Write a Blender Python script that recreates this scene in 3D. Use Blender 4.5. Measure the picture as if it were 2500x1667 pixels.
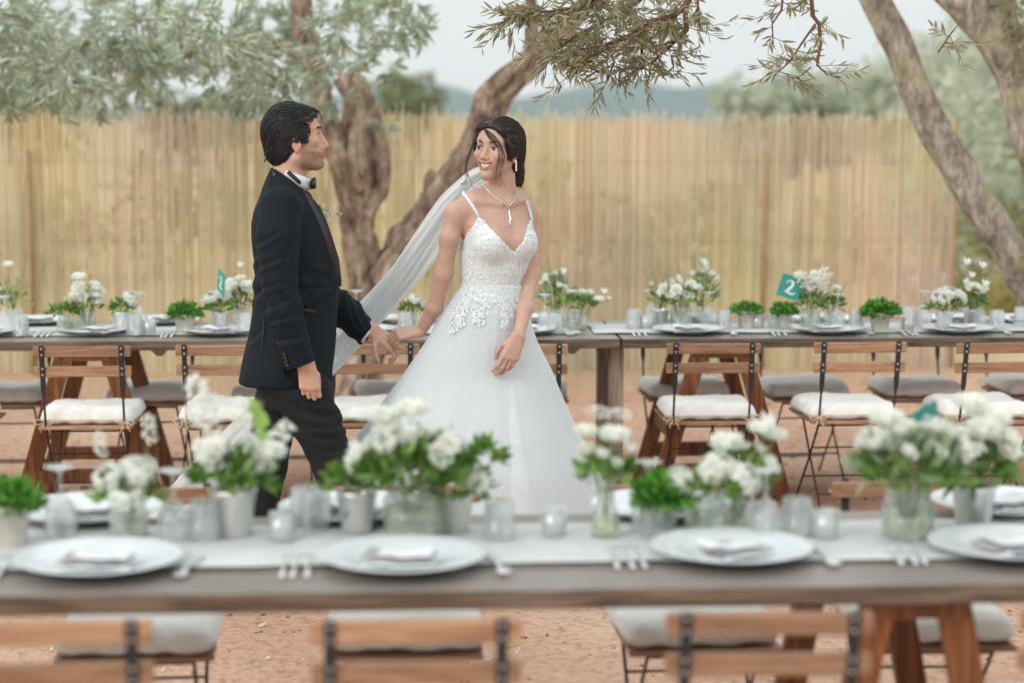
import bpy, bmesh, math, random
import numpy as np
from mathutils import Vector, Matrix
R = math.radians
random.seed(7)
for o in list(bpy.data.objects): bpy.data.objects.remove(o, do_unlink=True)
scene = bpy.context.scene
col = scene.collection

# ------------------------------------------------------------------ camera
F_PX, IMG_W, IMG_H = 4640.0, 2500.0, 1667.0
CAM = Vector((0, 0, 1.74))
ROT = Matrix.Rotation(-R(3.5), 3, 'Z') @ Matrix.Rotation(R(90 - 6.68), 3, 'X') @ Matrix.Rotation(0.0025, 3, 'Z')
cam_d = bpy.data.cameras.new('camera'); cam = bpy.data.objects.new('camera', cam_d); col.objects.link(cam)
cam.matrix_world = Matrix.Translation(CAM) @ ROT.to_4x4()
cam_d.sensor_fit = 'HORIZONTAL'; cam_d.sensor_width = 36.0; cam_d.lens = 36.0 * F_PX / IMG_W
cam_d.clip_start = 0.1; cam_d.clip_end = 8000
cam_d.dof.use_dof = True; cam_d.dof.focus_distance = 6.98; cam_d.dof.aperture_fstop = 1.55
scene.camera = cam

# ------------------------------------------------------------------ light
SUN_DIR = Vector((-0.62, -0.60, 0.50)).normalized(); SUN_EL = math.asin(SUN_DIR.z)
world = bpy.data.worlds.new('World'); scene.world = world; world.use_nodes = True
wn = world.node_tree; wn.nodes.clear()
w_out = wn.nodes.new('ShaderNodeOutputWorld'); w_bg = wn.nodes.new('ShaderNodeBackground')
w_sky = wn.nodes.new('ShaderNodeTexSky'); w_sky.sky_type = 'NISHITA'; w_sky.sun_disc = False
w_sky.sun_elevation = SUN_EL; w_sky.sun_rotation = math.atan2(SUN_DIR.x, SUN_DIR.y)
w_sky.air_density = 1.0; w_sky.dust_density = 4.0; w_sky.ozone_density = 1.0
w_mix = wn.nodes.new('ShaderNodeMix'); w_mix.data_type = 'RGBA'; w_mix.inputs['Factor'].default_value = 0.86
w_mix.inputs['B'].default_value = (12.1, 12.3, 12.2, 1)      # thin even cloud over the whole sky
wn.links.new(w_sky.outputs[0], w_mix.inputs['A']); wn.links.new(w_mix.outputs['Result'], w_bg.inputs[0])
w_bg.inputs[1].default_value = 0.10; wn.links.new(w_bg.outputs[0], w_out.inputs[0])
sun_d = bpy.data.lights.new('sun', 'SUN'); sun_d.energy = 1.0; sun_d.angle = R(22); sun_d.color = (1.0, 0.975, 0.945)
sun = bpy.data.objects.new('sun', sun_d); col.objects.link(sun)
sun.rotation_euler = (-SUN_DIR).to_track_quat('-Z', 'Y').to_euler(); sun.location = (-6, -4, 9)
scene.view_settings.view_transform = 'Standard'; scene.view_settings.look = 'None'
scene.view_settings.exposure = 0.22; scene.view_settings.gamma = 1.0; scene.view_settings.use_curve_mapping = False
cy = scene.cycles
cy.use_denoising = True; cy.max_bounces = 8; cy.transparent_max_bounces = 24; cy.transmission_bounces = 6
cy.caustics_reflective = False; cy.caustics_refractive = False; cy.sample_clamp_indirect = 6

# ------------------------------------------------------------------ helpers
def ray(px, py):
    return ROT @ Vector(((px - IMG_W / 2) / F_PX, -(py - IMG_H / 2) / F_PX, -1.0))
def at(px, py, Y):
    d = ray(px, py); return CAM + d * ((Y - CAM.y) / d.y)
def atz(px, py, Z):
    d = ray(px, py); return CAM + d * ((Z - CAM.z) / d.z)
def pxm(Y): return F_PX / Y                      # photo pixels per metre at distance Y
def lin(*c):
    if len(c) == 1: c = c[0]
    return tuple((v / 255 / 12.92) if v / 255 <= 0.04045 else ((v / 255 + 0.055) / 1.055) ** 2.4 for v in c)

def tag(o, label=None, cat=None, group=None, kind=None):
    if label: o['label'] = label
    if cat: o['category'] = cat
    if group: o['group'] = group
    if kind: o['kind'] = kind
    return o
def empty(name, loc=(0, 0, 0), rz=0.0):
    o = bpy.data.objects.new(name, None); col.objects.link(o)
    o.location = loc; o.rotation_euler = (0, 0, rz); o.empty_display_size = 0.05
    return o
def thing(name, label, cat, loc=(0, 0, 0), rz=0.0, group=None):
    return tag(empty(name, loc, rz), label, cat, group)
def copy_tree(o, parent=None):
    c = o.copy(); col.objects.link(c); c.parent = parent
    for ch in list(o.children): copy_tree(ch, c)
    return c

class MB:
    """collects verts and faces (and one colour per vertex), then links them as ONE mesh"""
    def __init__(s): s.v = []; s.f = []; s.c = []; s.n = 0
    def add(s, verts, faces, c=None):
        verts = [tuple(v) for v in verts]
        s.v += verts; s.f += [tuple(i + s.n for i in f) for f in faces]
        s.c += [c or (1, 1, 1)] * len(verts); s.n += len(verts); return s
    def box(s, x0, x1, y0, y1, z0, z1, c=None, m=None):
        v = [Vector((x, y, z)) for z in (z0, z1) for y in (y0, y1) for x in (x0, x1)]
        if m is not None: v = [m @ p for p in v]
        return s.add(v, [(0, 2, 3, 1), (4, 5, 7, 6), (0, 1, 5, 4), (2, 6, 7, 3), (0, 4, 6, 2), (1, 3, 7, 5)], c)
    def bar(s, a, b, w, t, up=(0, 0, 1), c=None):
        """a square bar from a to b, w wide (across), t thick"""
        a, b = Vector(a), Vector(b); d = (b - a).normalized(); u = Vector(up)
        x = d.cross(u)
        if x.length < 1e-4: x = d.cross(Vector((1, 0, 0)))
        x.normalize(); y = x.cross(d)
        v = [p + x * (sx * w / 2) + y * (sy * t / 2) for p in (a, b) for sx, sy in ((-1, -1), (1, -1), (1, 1), (-1, 1))]
        return s.add(v, [(3, 2, 1, 0), (4, 5, 6, 7), (0, 1, 5, 4), (1, 2, 6, 5), (2, 3, 7, 6), (3, 0, 4, 7)], c)
    def tube(s, pts, r, n=6, c=None, cap=True):
        pts = [Vector(p) for p in pts]; k = len(pts)
        rr = r if hasattr(r, '__len__') else [r] * k
        vs, fs = [], []; px = None
        for i, p in enumerate(pts):
            d = (pts[min(i + 1, k - 1)] - pts[max(i - 1, 0)])
            if d.length < 1e-9: d = Vector((0, 0, 1))
            d.normalize()
            if px is None:
                px = d.orthogonal()
            px = (px - d * px.dot(d)); px.normalize(); py = d.cross(px)
            for j in range(n):
                a = 2 * math.pi * j / n
                vs.append(p + (px * math.cos(a) + py * math.sin(a)) * rr[i])
        for i in range(k - 1):
            for j in range(n):
                a, b = i * n + j, i * n + (j + 1) % n
                fs.append((a, b, b + n, a + n))
        if cap: fs += [tuple(reversed(range(n))), tuple(range((k - 1) * n, k * n))]
        return s.add(vs, fs, c)
    def lathe(s, prof, n=20, c=None, o=(0, 0, 0), closed=False):
        vs, fs = [], []; m = len(prof)
        for r, z in prof:
            for j in range(n):
                a = 2 * math.pi * j / n
                vs.append((o[0] + r * math.cos(a), o[1] + r * math.sin(a), o[2] + z))
        for i in range(m - 1):
            for j in range(n):
                a, b = i * n + j, i * n + (j + 1) % n
                fs.append((a, b, b + n, a + n))
        if not closed:
            if prof[0][0] > 1e-6: pass
        return s.add(vs, fs, c)
    def build(s, name, mat, parent=None, smooth=False, loc=None):
        me = bpy.data.meshes.new(name); me.from_pydata(s.v, [], s.f)
        return mesh_obj(me, name, mat, parent, smooth, np.array(s.c, dtype=np.float32) if s.c else None)

def mesh_obj(me, name, mat, parent=None, smooth=False, colors=None):
    if smooth: me.polygons.foreach_set('use_smooth', np.ones(len(me.polygons), dtype=bool))
    if colors is not None and len(colors):
        a = me.color_attributes.new('Col', 'FLOAT_COLOR', 'POINT')
        cc = np.ones((len(colors), 4), dtype=np.float32); cc[:, :3] = colors
        a.data.foreach_set('color', cc.ravel())
    if mat is not None: me.materials.append(mat)
    me.update()
    o = bpy.data.objects.new(name, me); col.objects.link(o)
    if parent is not None: o.parent = parent
    return o
def np_mesh(name, V, Fq, mat, parent=None, smooth=False, colors=None):
    """fast mesh from numpy arrays of verts and equal-sized faces"""
    V = np.asarray(V, dtype=np.float32); Fq = np.asarray(Fq, dtype=np.int32)
    me = bpy.data.meshes.new(name); k = Fq.shape[1]
    me.vertices.add(len(V)); me.vertices.foreach_set('co', V.ravel())
    me.loops.add(Fq.size); me.loops.foreach_set('vertex_index', Fq.ravel())
    me.polygons.add(len(Fq)); me.polygons.foreach_set('loop_start', np.arange(0, Fq.size, k, dtype=np.int32))
    me.update(calc_edges=True); me.validate()
    return mesh_obj(me, name, mat, parent, smooth, colors)
def inst(src, parent=None, loc=None, rot=None, scale=None):
    """one object sharing the mesh of another"""
    o = src.copy(); col.objects.link(o); o.parent = parent
    if loc is not None: o.location = loc
    if rot is not None: o.rotation_euler = rot
    if scale is not None: o.scale = (scale,) * 3 if not hasattr(scale, '__len__') else scale
    return o

# ------------------------------------------------------------------ materials
def new_mat(name):
    m = bpy.data.materials.new(name); m.use_nodes = True
    nt = m.node_tree; b = nt.nodes['Principled BSDF']
    return m, nt, b
def N(nt, t, **kw):
    n = nt.nodes.new(t)
    for k, v in kw.items(): setattr(n, k, v)
    return n
def ramp(nt, stops, src):
    r = N(nt, 'ShaderNodeValToRGB'); e = r.color_ramp.elements
    while len(e) < len(stops): e.new(0.5)
    for i, (p, c) in enumerate(stops):
        e[i].position = p; e[i].color = (*c, 1) if len(c) == 3 else c
    nt.links.new(src, r.inputs[0]); return r
def mat_noise(name, c1, c2, scale=8.0, rough=0.7, bump=0.0, bscale=None, stretch=None, detail=4, spec=0.3, vcol=False, metallic=0.0, subsurf=0.0, coord='Object', sheen=0.0):
    m, nt, b = new_mat(name)
    tc = N(nt, 'ShaderNodeTexCoord'); mp = N(nt, 'ShaderNodeMapping')
    nt.links.new(tc.outputs[coord], mp.inputs[0])
    if stretch: mp.inputs['Scale'].default_value = stretch
    nz = N(nt, 'ShaderNodeTexNoise'); nz.inputs['Scale'].default_value = scale; nz.inputs['Detail'].default_value = detail
    nt.links.new(mp.outputs[0], nz.inputs['Vector'])
    r = ramp(nt, [(0.3, c1), (0.7, c2)], nz.outputs['Fac'])
    src = r.outputs[0]
    if vcol:
        a = N(nt, 'ShaderNodeVertexColor', layer_name='Col'); mx = N(nt, 'ShaderNodeMix', data_type='RGBA', blend_type='MULTIPLY')
        mx.inputs['Factor'].default_value = 1.0
        nt.links.new(src, mx.inputs['A']); nt.links.new(a.outputs[0], mx.inputs['B']); src = mx.outputs['Result']
    nt.links.new(src, b.inputs['Base Color'])
    b.inputs['Roughness'].default_value = rough; b.inputs['Specular IOR Level'].default_value = spec
    b.inputs['Metallic'].default_value = metallic
    if subsurf:
        b.inputs['Subsurface Weight'].default_value = subsurf; b.inputs['Subsurface Radius'].default_value = (1.0, 0.35, 0.2); b.inputs['Subsurface Scale'].default_value = 0.012
    if sheen: b.inputs['Sheen Weight'].default_value = sheen
    if bump:
        n2 = N(nt, 'ShaderNodeTexNoise'); n2.inputs['Scale'].default_value = bscale or scale * 3; n2.inputs['Detail'].default_value = 5
        nt.links.new(mp.outputs[0], n2.inputs['Vector'])
        bp = N(nt, 'ShaderNodeBump'); bp.inputs['Strength'].default_value = 1.0; bp.inputs['Distance'].default_value = bump
        nt.links.new(n2.outputs['Fac'], bp.inputs['Height']); nt.links.new(bp.outputs[0], b.inputs['Normal'])
    return m
def mat_wood(name, dark, mid, light, along='X', scale=1.0, rough=0.6, bump=0.0015):
    """plank grain running along one object axis, shifted from object to object"""
    m, nt, b = new_mat(name)
    tc = N(nt, 'ShaderNodeTexCoord'); oi = N(nt, 'ShaderNodeObjectInfo')
    mp = N(nt, 'ShaderNodeMapping'); st = {'X': (1.2, 22, 22), 'Y': (22, 1.2, 22), 'Z': (22, 22, 1.2)}[along]
    mp.inputs['Scale'].default_value = tuple(v * scale for v in st)
    cx = N(nt, 'ShaderNodeVectorMath', operation='SCALE'); cx.inputs['Scale'].default_value = 40.0
    cmb = N(nt, 'ShaderNodeCombineXYZ')
    for i in range(3): nt.links.new(oi.outputs['Random'], cmb.inputs[i])
    nt.links.new(cmb.outputs[0], cx.inputs[0]); nt.links.new(cx.outputs[0], mp.inputs['Location'])
    nt.links.new(tc.outputs['Object'], mp.inputs[0])
    n1 = N(nt, 'ShaderNodeTexNoise'); n1.inputs['Scale'].default_value = 1.0; n1.inputs['Detail'].default_value = 3; n1.inputs['Distortion'].default_value = 1.2
    nt.links.new(mp.outputs[0], n1.inputs['Vector'])
    wv = N(nt, 'ShaderNodeMath', operation='MULTIPLY'); wv.inputs[1].default_value = 9.0
    nt.links.new(n1.outputs['Fac'], wv.inputs[0])
    fr = N(nt, 'ShaderNodeMath', operation='PINGPONG'); fr.inputs[1].default_value = 1.0
    nt.links.new(wv.outputs[0], fr.inputs[0])
    n2 = N(nt, 'ShaderNodeTexNoise'); n2.inputs['Scale'].default_value = 6.0; n2.inputs['Detail'].default_value = 6
    nt.links.new(mp.outputs[0], n2.inputs['Vector'])
    mx = N(nt, 'ShaderNodeMath', operation='MULTIPLY_ADD'); mx.inputs[1].default_value = 0.45
    n2m = N(nt, 'ShaderNodeMath', operation='MULTIPLY'); n2m.inputs[1].default_value = 0.6
    nt.links.new(n2.outputs['Fac'], n2m.inputs[0]); nt.links.new(fr.outputs[0], mx.inputs[0]); nt.links.new(n2m.outputs[0], mx.inputs[2])
    r = ramp(nt, [(0.2, dark), (0.5, mid), (0.85, light)], mx.outputs[0])
    hs = N(nt, 'ShaderNodeHueSaturation'); vm = N(nt, 'ShaderNodeMapRange')
    vm.inputs['To Min'].default_value = 0.78; vm.inputs['To Max'].default_value = 1.2
    nt.links.new(oi.outputs['Random'], vm.inputs['Value']); nt.links.new(vm.outputs[0], hs.inputs['Value'])
    nt.links.new(r.outputs[0], hs.inputs['Color']); nt.links.new(hs.outputs[0], b.inputs['Base Color'])
    b.inputs['Roughness'].default_value = rough; b.inputs['Specular IOR Level'].default_value = 0.35
    bp = N(nt, 'ShaderNodeBump'); bp.inputs['Distance'].default_value = bump; bp.inputs['Strength'].default_value = 1
    nt.links.new(mx.outputs[0], bp.inputs['Height']); nt.links.new(bp.outputs[0], b.inputs['Normal'])
    return m
def mat_leaf(name, c_var=1.0, rough=0.5, trans=0.25, back=None):
    """leaf colour from the vertex colours; a paler underside where asked; light passes through"""
    m, nt, b = new_mat(name)
    a = N(nt, 'ShaderNodeVertexColor', layer_name='Col'); src = a.outputs[0]
    if back:
        g = N(nt, 'ShaderNodeNewGeometry'); mx = N(nt, 'ShaderNodeMix', data_type='RGBA')
        mx.inputs['B'].default_value = (*back, 1)
        mm = N(nt, 'ShaderNodeMath', operation='MULTIPLY'); mm.inputs[1].default_value = 0.65
        nt.links.new(g.outputs['Backfacing'], mm.inputs[0]); nt.links.new(mm.outputs[0], mx.inputs['Factor'])
        nt.links.new(src, mx.inputs['A']); src = mx.outputs['Result']
    nt.links.new(src, b.inputs['Base Color']); b.inputs['Roughness'].default_value = rough; b.inputs['Specular IOR Level'].default_value = 0.3
    if trans:
        t = N(nt, 'ShaderNodeBsdfTranslucent'); nt.links.new(src, t.inputs[0])
        ms = N(nt, 'ShaderNodeMixShader'); ms.inputs[0].default_value = trans
        out = nt.nodes['Material Output']
        nt.links.new(b.outputs[0], ms.inputs[1]); nt.links.new(t.outputs[0], ms.inputs[2]); nt.links.new(ms.outputs[0], out.inputs[0])
    return m
# ================================================================== the setting
def mat_soil():
    m, nt, b = new_mat('red_soil')
    tc = N(nt, 'ShaderNodeTexCoord')
    n1 = N(nt, 'ShaderNodeTexNoise'); n1.inputs['Scale'].default_value = 0.9; n1.inputs['Detail'].default_value = 6
    n2 = N(nt, 'ShaderNodeTexNoise'); n2.inputs['Scale'].default_value = 26; n2.inputs['Detail'].default_value = 8
    n3 = N(nt, 'ShaderNodeTexVoronoi'); n3.inputs['Scale'].default_value = 38
    for n in (n1, n2, n3): nt.links.new(tc.outputs['Object'], n.inputs['Vector'])
    r1 = ramp(nt, [(0.3, lin(184, 148, 126)), (0.55, lin(194, 161, 138)), (0.75, lin(202, 176, 152))], n1.outputs['Fac'])
    r2 = ramp(nt, [(0.3, (0.68, 0.64, 0.61)), (0.5, (0.97, 0.97, 0.97)), (0.8, (1.12, 1.11, 1.09))], n2.outputs['Fac'])
    mx = N(nt, 'ShaderNodeMix', data_type='RGBA', blend_type='MULTIPLY'); mx.inputs['Factor'].default_value = 0.85
    nt.links.new(r1.outputs[0], mx.inputs['A']); nt.links.new(r2.outputs[0], mx.inputs['B'])
    # beyond the fence the soil gives way to dry grass
    sp = N(nt, 'ShaderNodeSeparateXYZ'); nt.links.new(tc.outputs['Object'], sp.inputs[0])
    mr = N(nt, 'ShaderNodeMapRange'); mr.inputs['From Min'].default_value = 13.2; mr.inputs['From Max'].default_value = 15.6
    ad = N(nt, 'ShaderNodeMath', operation='MULTIPLY_ADD'); ad.inputs[1].default_value = 3.0
    nt.links.new(n1.outputs['Fac'], ad.inputs[0]); nt.links.new(sp.outputs['Y'], ad.inputs[2]); 
    nt.links.new(ad.outputs[0], mr.inputs['Value'])
    r3 = ramp(nt, [(0.35, lin(178, 158, 122)), (0.6, lin(200, 182, 142)), (0.8, lin(168, 164, 118))], n2.outputs['Fac'])
    m2 = N(nt, 'ShaderNodeMix', data_type='RGBA'); nt.links.new(mr.outputs[0], m2.inputs['Factor'])
    nt.links.new(mx.outputs['Result'], m2.inputs['A']); nt.links.new(r3.outputs[0], m2.inputs['B'])
    nt.links.new(m2.outputs['Result'], b.inputs['Base Color']); b.inputs['Roughness'].default_value = 0.95; b.inputs['Specular IOR Level'].default_value = 0.1
    h = N(nt, 'ShaderNodeMath', operation='MULTIPLY_ADD'); h.inputs[1].default_value = -0.5
    nt.links.new(n3.outputs['Distance'], h.inputs[0]); nt.links.new(n2.outputs['Fac'], h.inputs[2])
    bp = N(nt, 'ShaderNodeBump'); bp.inputs['Distance'].default_value = 0.011; bp.inputs['Strength'].default_value = 0.9
    nt.links.new(h.outputs[0], bp.inputs['Height']); nt.links.new(bp.outputs[0], b.inputs['Normal'])
    return m
M = {}
M['soil'] = mat_soil()
rng = np.random.default_rng(11)
def vnoise(x, y, s, seed=0):
    """smooth value noise"""
    x = np.asarray(x) * s; y = np.asarray(y) * s
    xi, yi = np.floor(x).astype(int), np.floor(y).astype(int); fx, fy = x - xi, y - yi
    fx, fy = fx * fx * (3 - 2 * fx), fy * fy * (3 - 2 * fy)
    def h(a, b):
        n = (a * 374761393 + b * 668265263 + seed * 974711) & 0xffffffff
        n = ((n ^ (n >> 13)) * 1274126177) & 0xffffffff
        return ((n ^ (n >> 16)) & 0xffff) / 65535.0
    return (h(xi, yi) * (1 - fx) + h(xi + 1, yi) * fx) * (1 - fy) + (h(xi, yi + 1) * (1 - fx) + h(xi + 1, yi + 1) * fx) * fy
# ground: one sheet to the horizon, finer near the tables, rising into a bank on the right behind the fence
xs = np.concatenate([[-4000, -1500, -500, -150, -50, -20], np.arange(-9, 12.01, 0.15), [16, 20, 30, 60, 150, 500, 1500, 4000]])
ys = np.concatenate([[-400, -60, -10], np.arange(0, 17.01, 0.15), np.arange(18, 40, 1.5), [50, 80, 150, 300, 700, 1500, 4000]])
GX, GY = np.meshgrid(xs, ys)
def ground_z(x, y):
    z = 0.012 * (vnoise(x, y, 3.1, 1) - .5) + 0.02 * (vnoise(x, y, 0.9, 2) - .5)
    z = z - .045 * np.clip((y - 8.8) / .3, 0, 1) * np.clip((12.2 - y) / 1.8, 0, 1)      # the soil dips a little behind the far table
    z = z - .045 * np.clip((y - 4.5) / .2, 0, 1) * np.clip((6.0 - y) / .6, 0, 1)      # and behind the front one
    fade = np.clip((y - 14.5) / 14, 0, 1) * np.clip((x - 1.0) / 6.0, 0, 1)
    return z + fade * fade * 1.0 * np.clip((40 - y) / 10, 0, 1)
GZ = ground_z(GX, GY); nx, ny = len(xs), len(ys)
V = np.stack([GX, GY, GZ], -1).reshape(-1, 3)
ii = (np.arange(ny - 1)[:, None] * nx + np.arange(nx - 1)[None, :]).ravel()
tag(np_mesh('ground', V, np.stack([ii, ii + 1, ii + nx + 1, ii + nx], 1), M['soil'], smooth=True), kind='structure')

# pebbles, clods and dry leaves strewn over the soil
def rock_verts(n, rad, pos, seed):
    r = np.random.default_rng(seed)
    base = np.array([(1, 0, 0), (-1, 0, 0), (0, 1, 0), (0, -1, 0), (0, 0, 1), (0, 0, -.4), (.6, .6, .5), (-.6, .6, .5), (-.6, -.6, .5), (.6, -.6, .5)], float)
    fc = np.array([(4, 6, 7), (4, 7, 8), (4, 8, 9), (4, 9, 6), (6, 2, 7), (7, 1, 8), (8, 3, 9), (9, 0, 6), (6, 0, 2), (7, 2, 1), (8, 1, 3), (9, 3, 0), (5, 2, 0), (5, 1, 2), (5, 3, 1), (5, 0, 3)])
    a = r.uniform(0, 2 * np.pi, n); ca, sa = np.cos(a)[:, None], np.sin(a)[:, None]
    P = base[None] * r.uniform(.6, 1.4, (n, 10, 1)) * rad[:, None, None] * np.stack([np.ones(n), r.uniform(.5, 1, n), r.uniform(.3, .8, n)], 1)[:, None]
    X = P[..., 0] * ca - P[..., 1] * sa; Yy = P[..., 0] * sa + P[..., 1] * ca
    P = np.stack([X, Yy, P[..., 2]], -1) + pos[:, None]
    return P.reshape(-1, 3), (fc[None] + (np.arange(n) * 10)[:, None, None]).reshape(-1, 3)
n = 3600
yy = rng.uniform(3.2, 13.0, n); xx = rng.uniform(-.35, .35, n) * yy * 1.0 + yy * .06
rad = rng.lognormal(-5.2, .5, n).clip(.003, .03)
pos = np.stack([xx, yy, ground_z(xx, yy) + rad * .1], 1)
V, Fc = rock_verts(n, rad, pos, 3)
pc = np.array([lin(170, 128, 102), lin(196, 158, 130), lin(214, 190, 162), lin(150, 108, 84)])[rng.integers(0, 4, n)]
M['pebble'] = mat_noise('pebble', (.8, .8, .8), (1, 1, 1), 20, .9, vcol=True)
tag(np_mesh('pebbles', V, Fc, M['pebble'], colors=np.repeat(pc, 10, 0)), 'small clods and pebbles strewn over the red soil', 'pebbles', kind='stuff')

# ------------------------------------------------------------------ leaves
def leaf_mesh(P, D, U, L, W, C, bend=0.15):
    """lanceolate leaves: base P, direction D, normal U, length L, width W; 8 verts, 3 quads... folded along the midrib"""
    n = len(P); D = D / np.linalg.norm(D, axis=1, keepdims=True)
    S = np.cross(D, U); S /= np.linalg.norm(S, axis=1, keepdims=True) + 1e-9; U = np.cross(S, D)
    L = L[:, None]; W = W[:, None]
    mid = lambda t: P + D * (L * t) - U * (L * bend * t * t)
    e = [P, mid(.35) + S * W / 2 + U * W * .12, mid(.35) - S * W / 2 + U * W * .12, mid(.7) + S * W * .36 + U * W * .1, mid(.7) - S * W * .36 + U * W * .1, mid(1.0)]
    V = np.stack(e, 1).reshape(-1, 3); b = (np.arange(n) * 6)[:, None]
    T = np.concatenate([b + np.array([[0, 1, 2]]), b + np.array([[1, 3, 2]]), b + np.array([[2, 3, 4]]), b + np.array([[3, 5, 4]])], 0)
    return V, T, np.repeat(C, 6, 0)
def foliage(name, clumps, leafL, leafW, cols, density, parent, mat, seed, depth=0.6, twig=None, tw_mat=None, droop=0.35, leaves_per_twig=16, twiglen=1.0):
    """clumps: (x, y, z, r) in metres. Each clump is filled with short twigs, each twig with leaves in pairs."""
    r = np.random.default_rng(seed); Ps, Ds, Us, Cs = [], [], [], []; tb = MB()
    for (cx, cyy, cz, rad) in clumps:
        nt_ = max(3, int(density * rad * rad))
        for _ in range(nt_):
            d = r.normal(size=3); d /= np.linalg.norm(d)
            q = r.uniform(.15, .95) ** .5
            s = np.array([cx, cyy, cz]) + d * rad * q * np.array([1, depth, .85]) * .8
            dr = d * .8 + r.normal(size=3) * .6; dr[2] -= droop; dr /= np.linalg.norm(dr)
            ln = rad * r.uniform(.35, .7) * twiglen
            t = np.linspace(0.05, 1, leaves_per_twig)
            sag = np.array([0, 0, -1.0]) * (ln * .25)
            pts = s + dr * (t[:, None] * ln) + sag * (t[:, None] ** 2)
            if twig: tb.tube([tuple(s), tuple(s + dr * ln * .5 + sag * .25), tuple(s + dr * ln + sag)], [twig, twig * .7, twig * .35], 3, cap=False)
            u = r.normal(size=(leaves_per_twig, 3)); sd = np.cross(u, dr); sd /= np.linalg.norm(sd, axis=1, keepdims=True) + 1e-9
            ld = dr + sd * r.uniform(.5, 1.1, (leaves_per_twig, 1)); ld[:, 2] -= .12
            Ps.append(pts); Ds.append(ld); Us.append(u)
            base = cols[r.integers(0, len(cols), leaves_per_twig)]
            Cs.append(base * r.uniform(.8, 1.2))
    P, D, U, Cc = map(np.concatenate, (Ps, Ds, Us, Cs)); n = len(P)
    V, T, CC = leaf_mesh(P, D, U, leafL * r.uniform(.65, 1.2, n), leafW * r.uniform(.7, 1.2, n), Cc)
    o = np_mesh(name, V, T, mat, parent, colors=CC.clip(0, 1)); o['kind'] = 'stuff'
    if twig and tb.n:
        t = tb.build('twigs', tw_mat, parent); t['kind'] = 'stuff'
    return o
n = 1700; yy = rng.uniform(3.4, 12.8, n); xx = rng.uniform(-.35, .35, n) * yy + yy * .06; pos = np.stack([xx, yy, ground_z(xx, yy) + .006], 1); dd = rng.normal(size=(n, 3)); dd[:, 2] = np.abs(dd[:, 2]) * .12; un = rng.normal(0, .25, (n, 3)); un[:, 2] = 1
lc = np.array([lin(206, 192, 160), lin(186, 164, 128), lin(160, 128, 98), lin(212, 204, 180), lin(150, 140, 100)])[rng.integers(0, 5, n)]
V, T, CC = leaf_mesh(pos, dd, un, rng.uniform(.02, .055, n), rng.uniform(.006, .016, n), lc, -.2)
M['litter'] = mat_leaf('leaf_litter', trans=.1, rough=.8)
tag(np_mesh('leaf_litter', V, T, M['litter'], colors=CC), 'dry olive leaves scattered over the red soil', 'leaves', kind='stuff')
OLIVE = np.array([lin(150, 170, 146), lin(166, 186, 162), lin(188, 204, 186), lin(130, 150, 120), lin(170, 172, 124), lin(204, 216, 202)])
PALE = np.array([lin(188, 198, 178), lin(200, 208, 192), lin(174, 186, 160), lin(206, 210, 194)])
OLIVE2 = np.array([lin(144, 146, 110), lin(160, 160, 124), lin(130, 128, 96), lin(164, 148, 122), lin(154, 162, 130)])
M['olive_leaf'] = mat_leaf('olive_leaf', back=lin(176, 184, 162), trans=0.3)
M['olive_leaf_warm'] = mat_leaf('olive_leaf_warm', back=lin(150, 146, 112), trans=0.3)
M['twig'] = mat_noise('twig', lin(96, 64, 56), lin(124, 88, 74), 40, .8)
def mat_bark(name, a, b_, c, lich):
    m, nt, b = new_mat(name)
    tc = N(nt, 'ShaderNodeTexCoord'); mp = N(nt, 'ShaderNodeMapping'); mp.inputs['Scale'].default_value = (1, 1, .45)
    nt.links.new(tc.outputs['Object'], mp.inputs[0])
    n1 = N(nt, 'ShaderNodeTexNoise'); n1.inputs['Scale'].default_value = 11; n1.inputs['Detail'].default_value = 7; n1.inputs['Distortion'].default_value = .6
    n2 = N(nt, 'ShaderNodeTexNoise'); n2.inputs['Scale'].default_value = 46; n2.inputs['Detail'].default_value = 6
    n3 = N(nt, 'ShaderNodeTexNoise'); n3.inputs['Scale'].default_value = 5
    for n in (n1, n2): nt.links.new(mp.outputs[0], n.inputs['Vector'])
    nt.links.new(tc.outputs['Object'], n3.inputs['Vector'])
    r1 = ramp(nt, [(0.3, a), (0.5, b_), (0.72, c)], n1.outputs['Fac'])
    r2 = ramp(nt, [(0.35, (.55, .52, .5)), (0.6, (1.1, 1.1, 1.1))], n2.outputs['Fac'])
    mx = N(nt, 'ShaderNodeMix', data_type='RGBA', blend_type='MULTIPLY'); mx.inputs['Factor'].default_value = .8
    nt.links.new(r1.outputs[0], mx.inputs['A']); nt.links.new(r2.outputs[0], mx.inputs['B'])
    rl = ramp(nt, [(0.55, (0, 0, 0)), (0.7, (.55, .55, .55))], n3.outputs['Fac'])
    m2 = N(nt, 'ShaderNodeMix', data_type='RGBA'); nt.links.new(rl.outputs[0], m2.inputs['Factor'])
    nt.links.new(mx.outputs['Result'], m2.inputs['A']); m2.inputs['B'].default_value = (*lich, 1)
    nt.links.new(m2.outputs['Result'], b.inputs['Base Color']); b.inputs['Roughness'].default_value = .9; b.inputs['Specular IOR Level'].default_value = .15
    bp = N(nt, 'ShaderNodeBump'); bp.inputs['Distance'].default_value = .02; bp.inputs['Strength'].default_value = 1
    ad = N(nt, 'ShaderNodeMath', operation='MULTIPLY_ADD'); ad.inputs[1].default_value = .4
    nt.links.new(n2.outputs['Fac'], ad.inputs[0]); nt.links.new(n1.outputs['Fac'], ad.inputs[2])
    nt.links.new(ad.outputs[0], bp.inputs['Height']); nt.links.new(bp.outputs[0], b.inputs['Normal'])
    return m
M['bark_old'] = mat_bark('bark_old', lin(88, 72, 62), lin(152, 132, 115), lin(200, 185, 166), lin(180, 170, 148))
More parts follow.
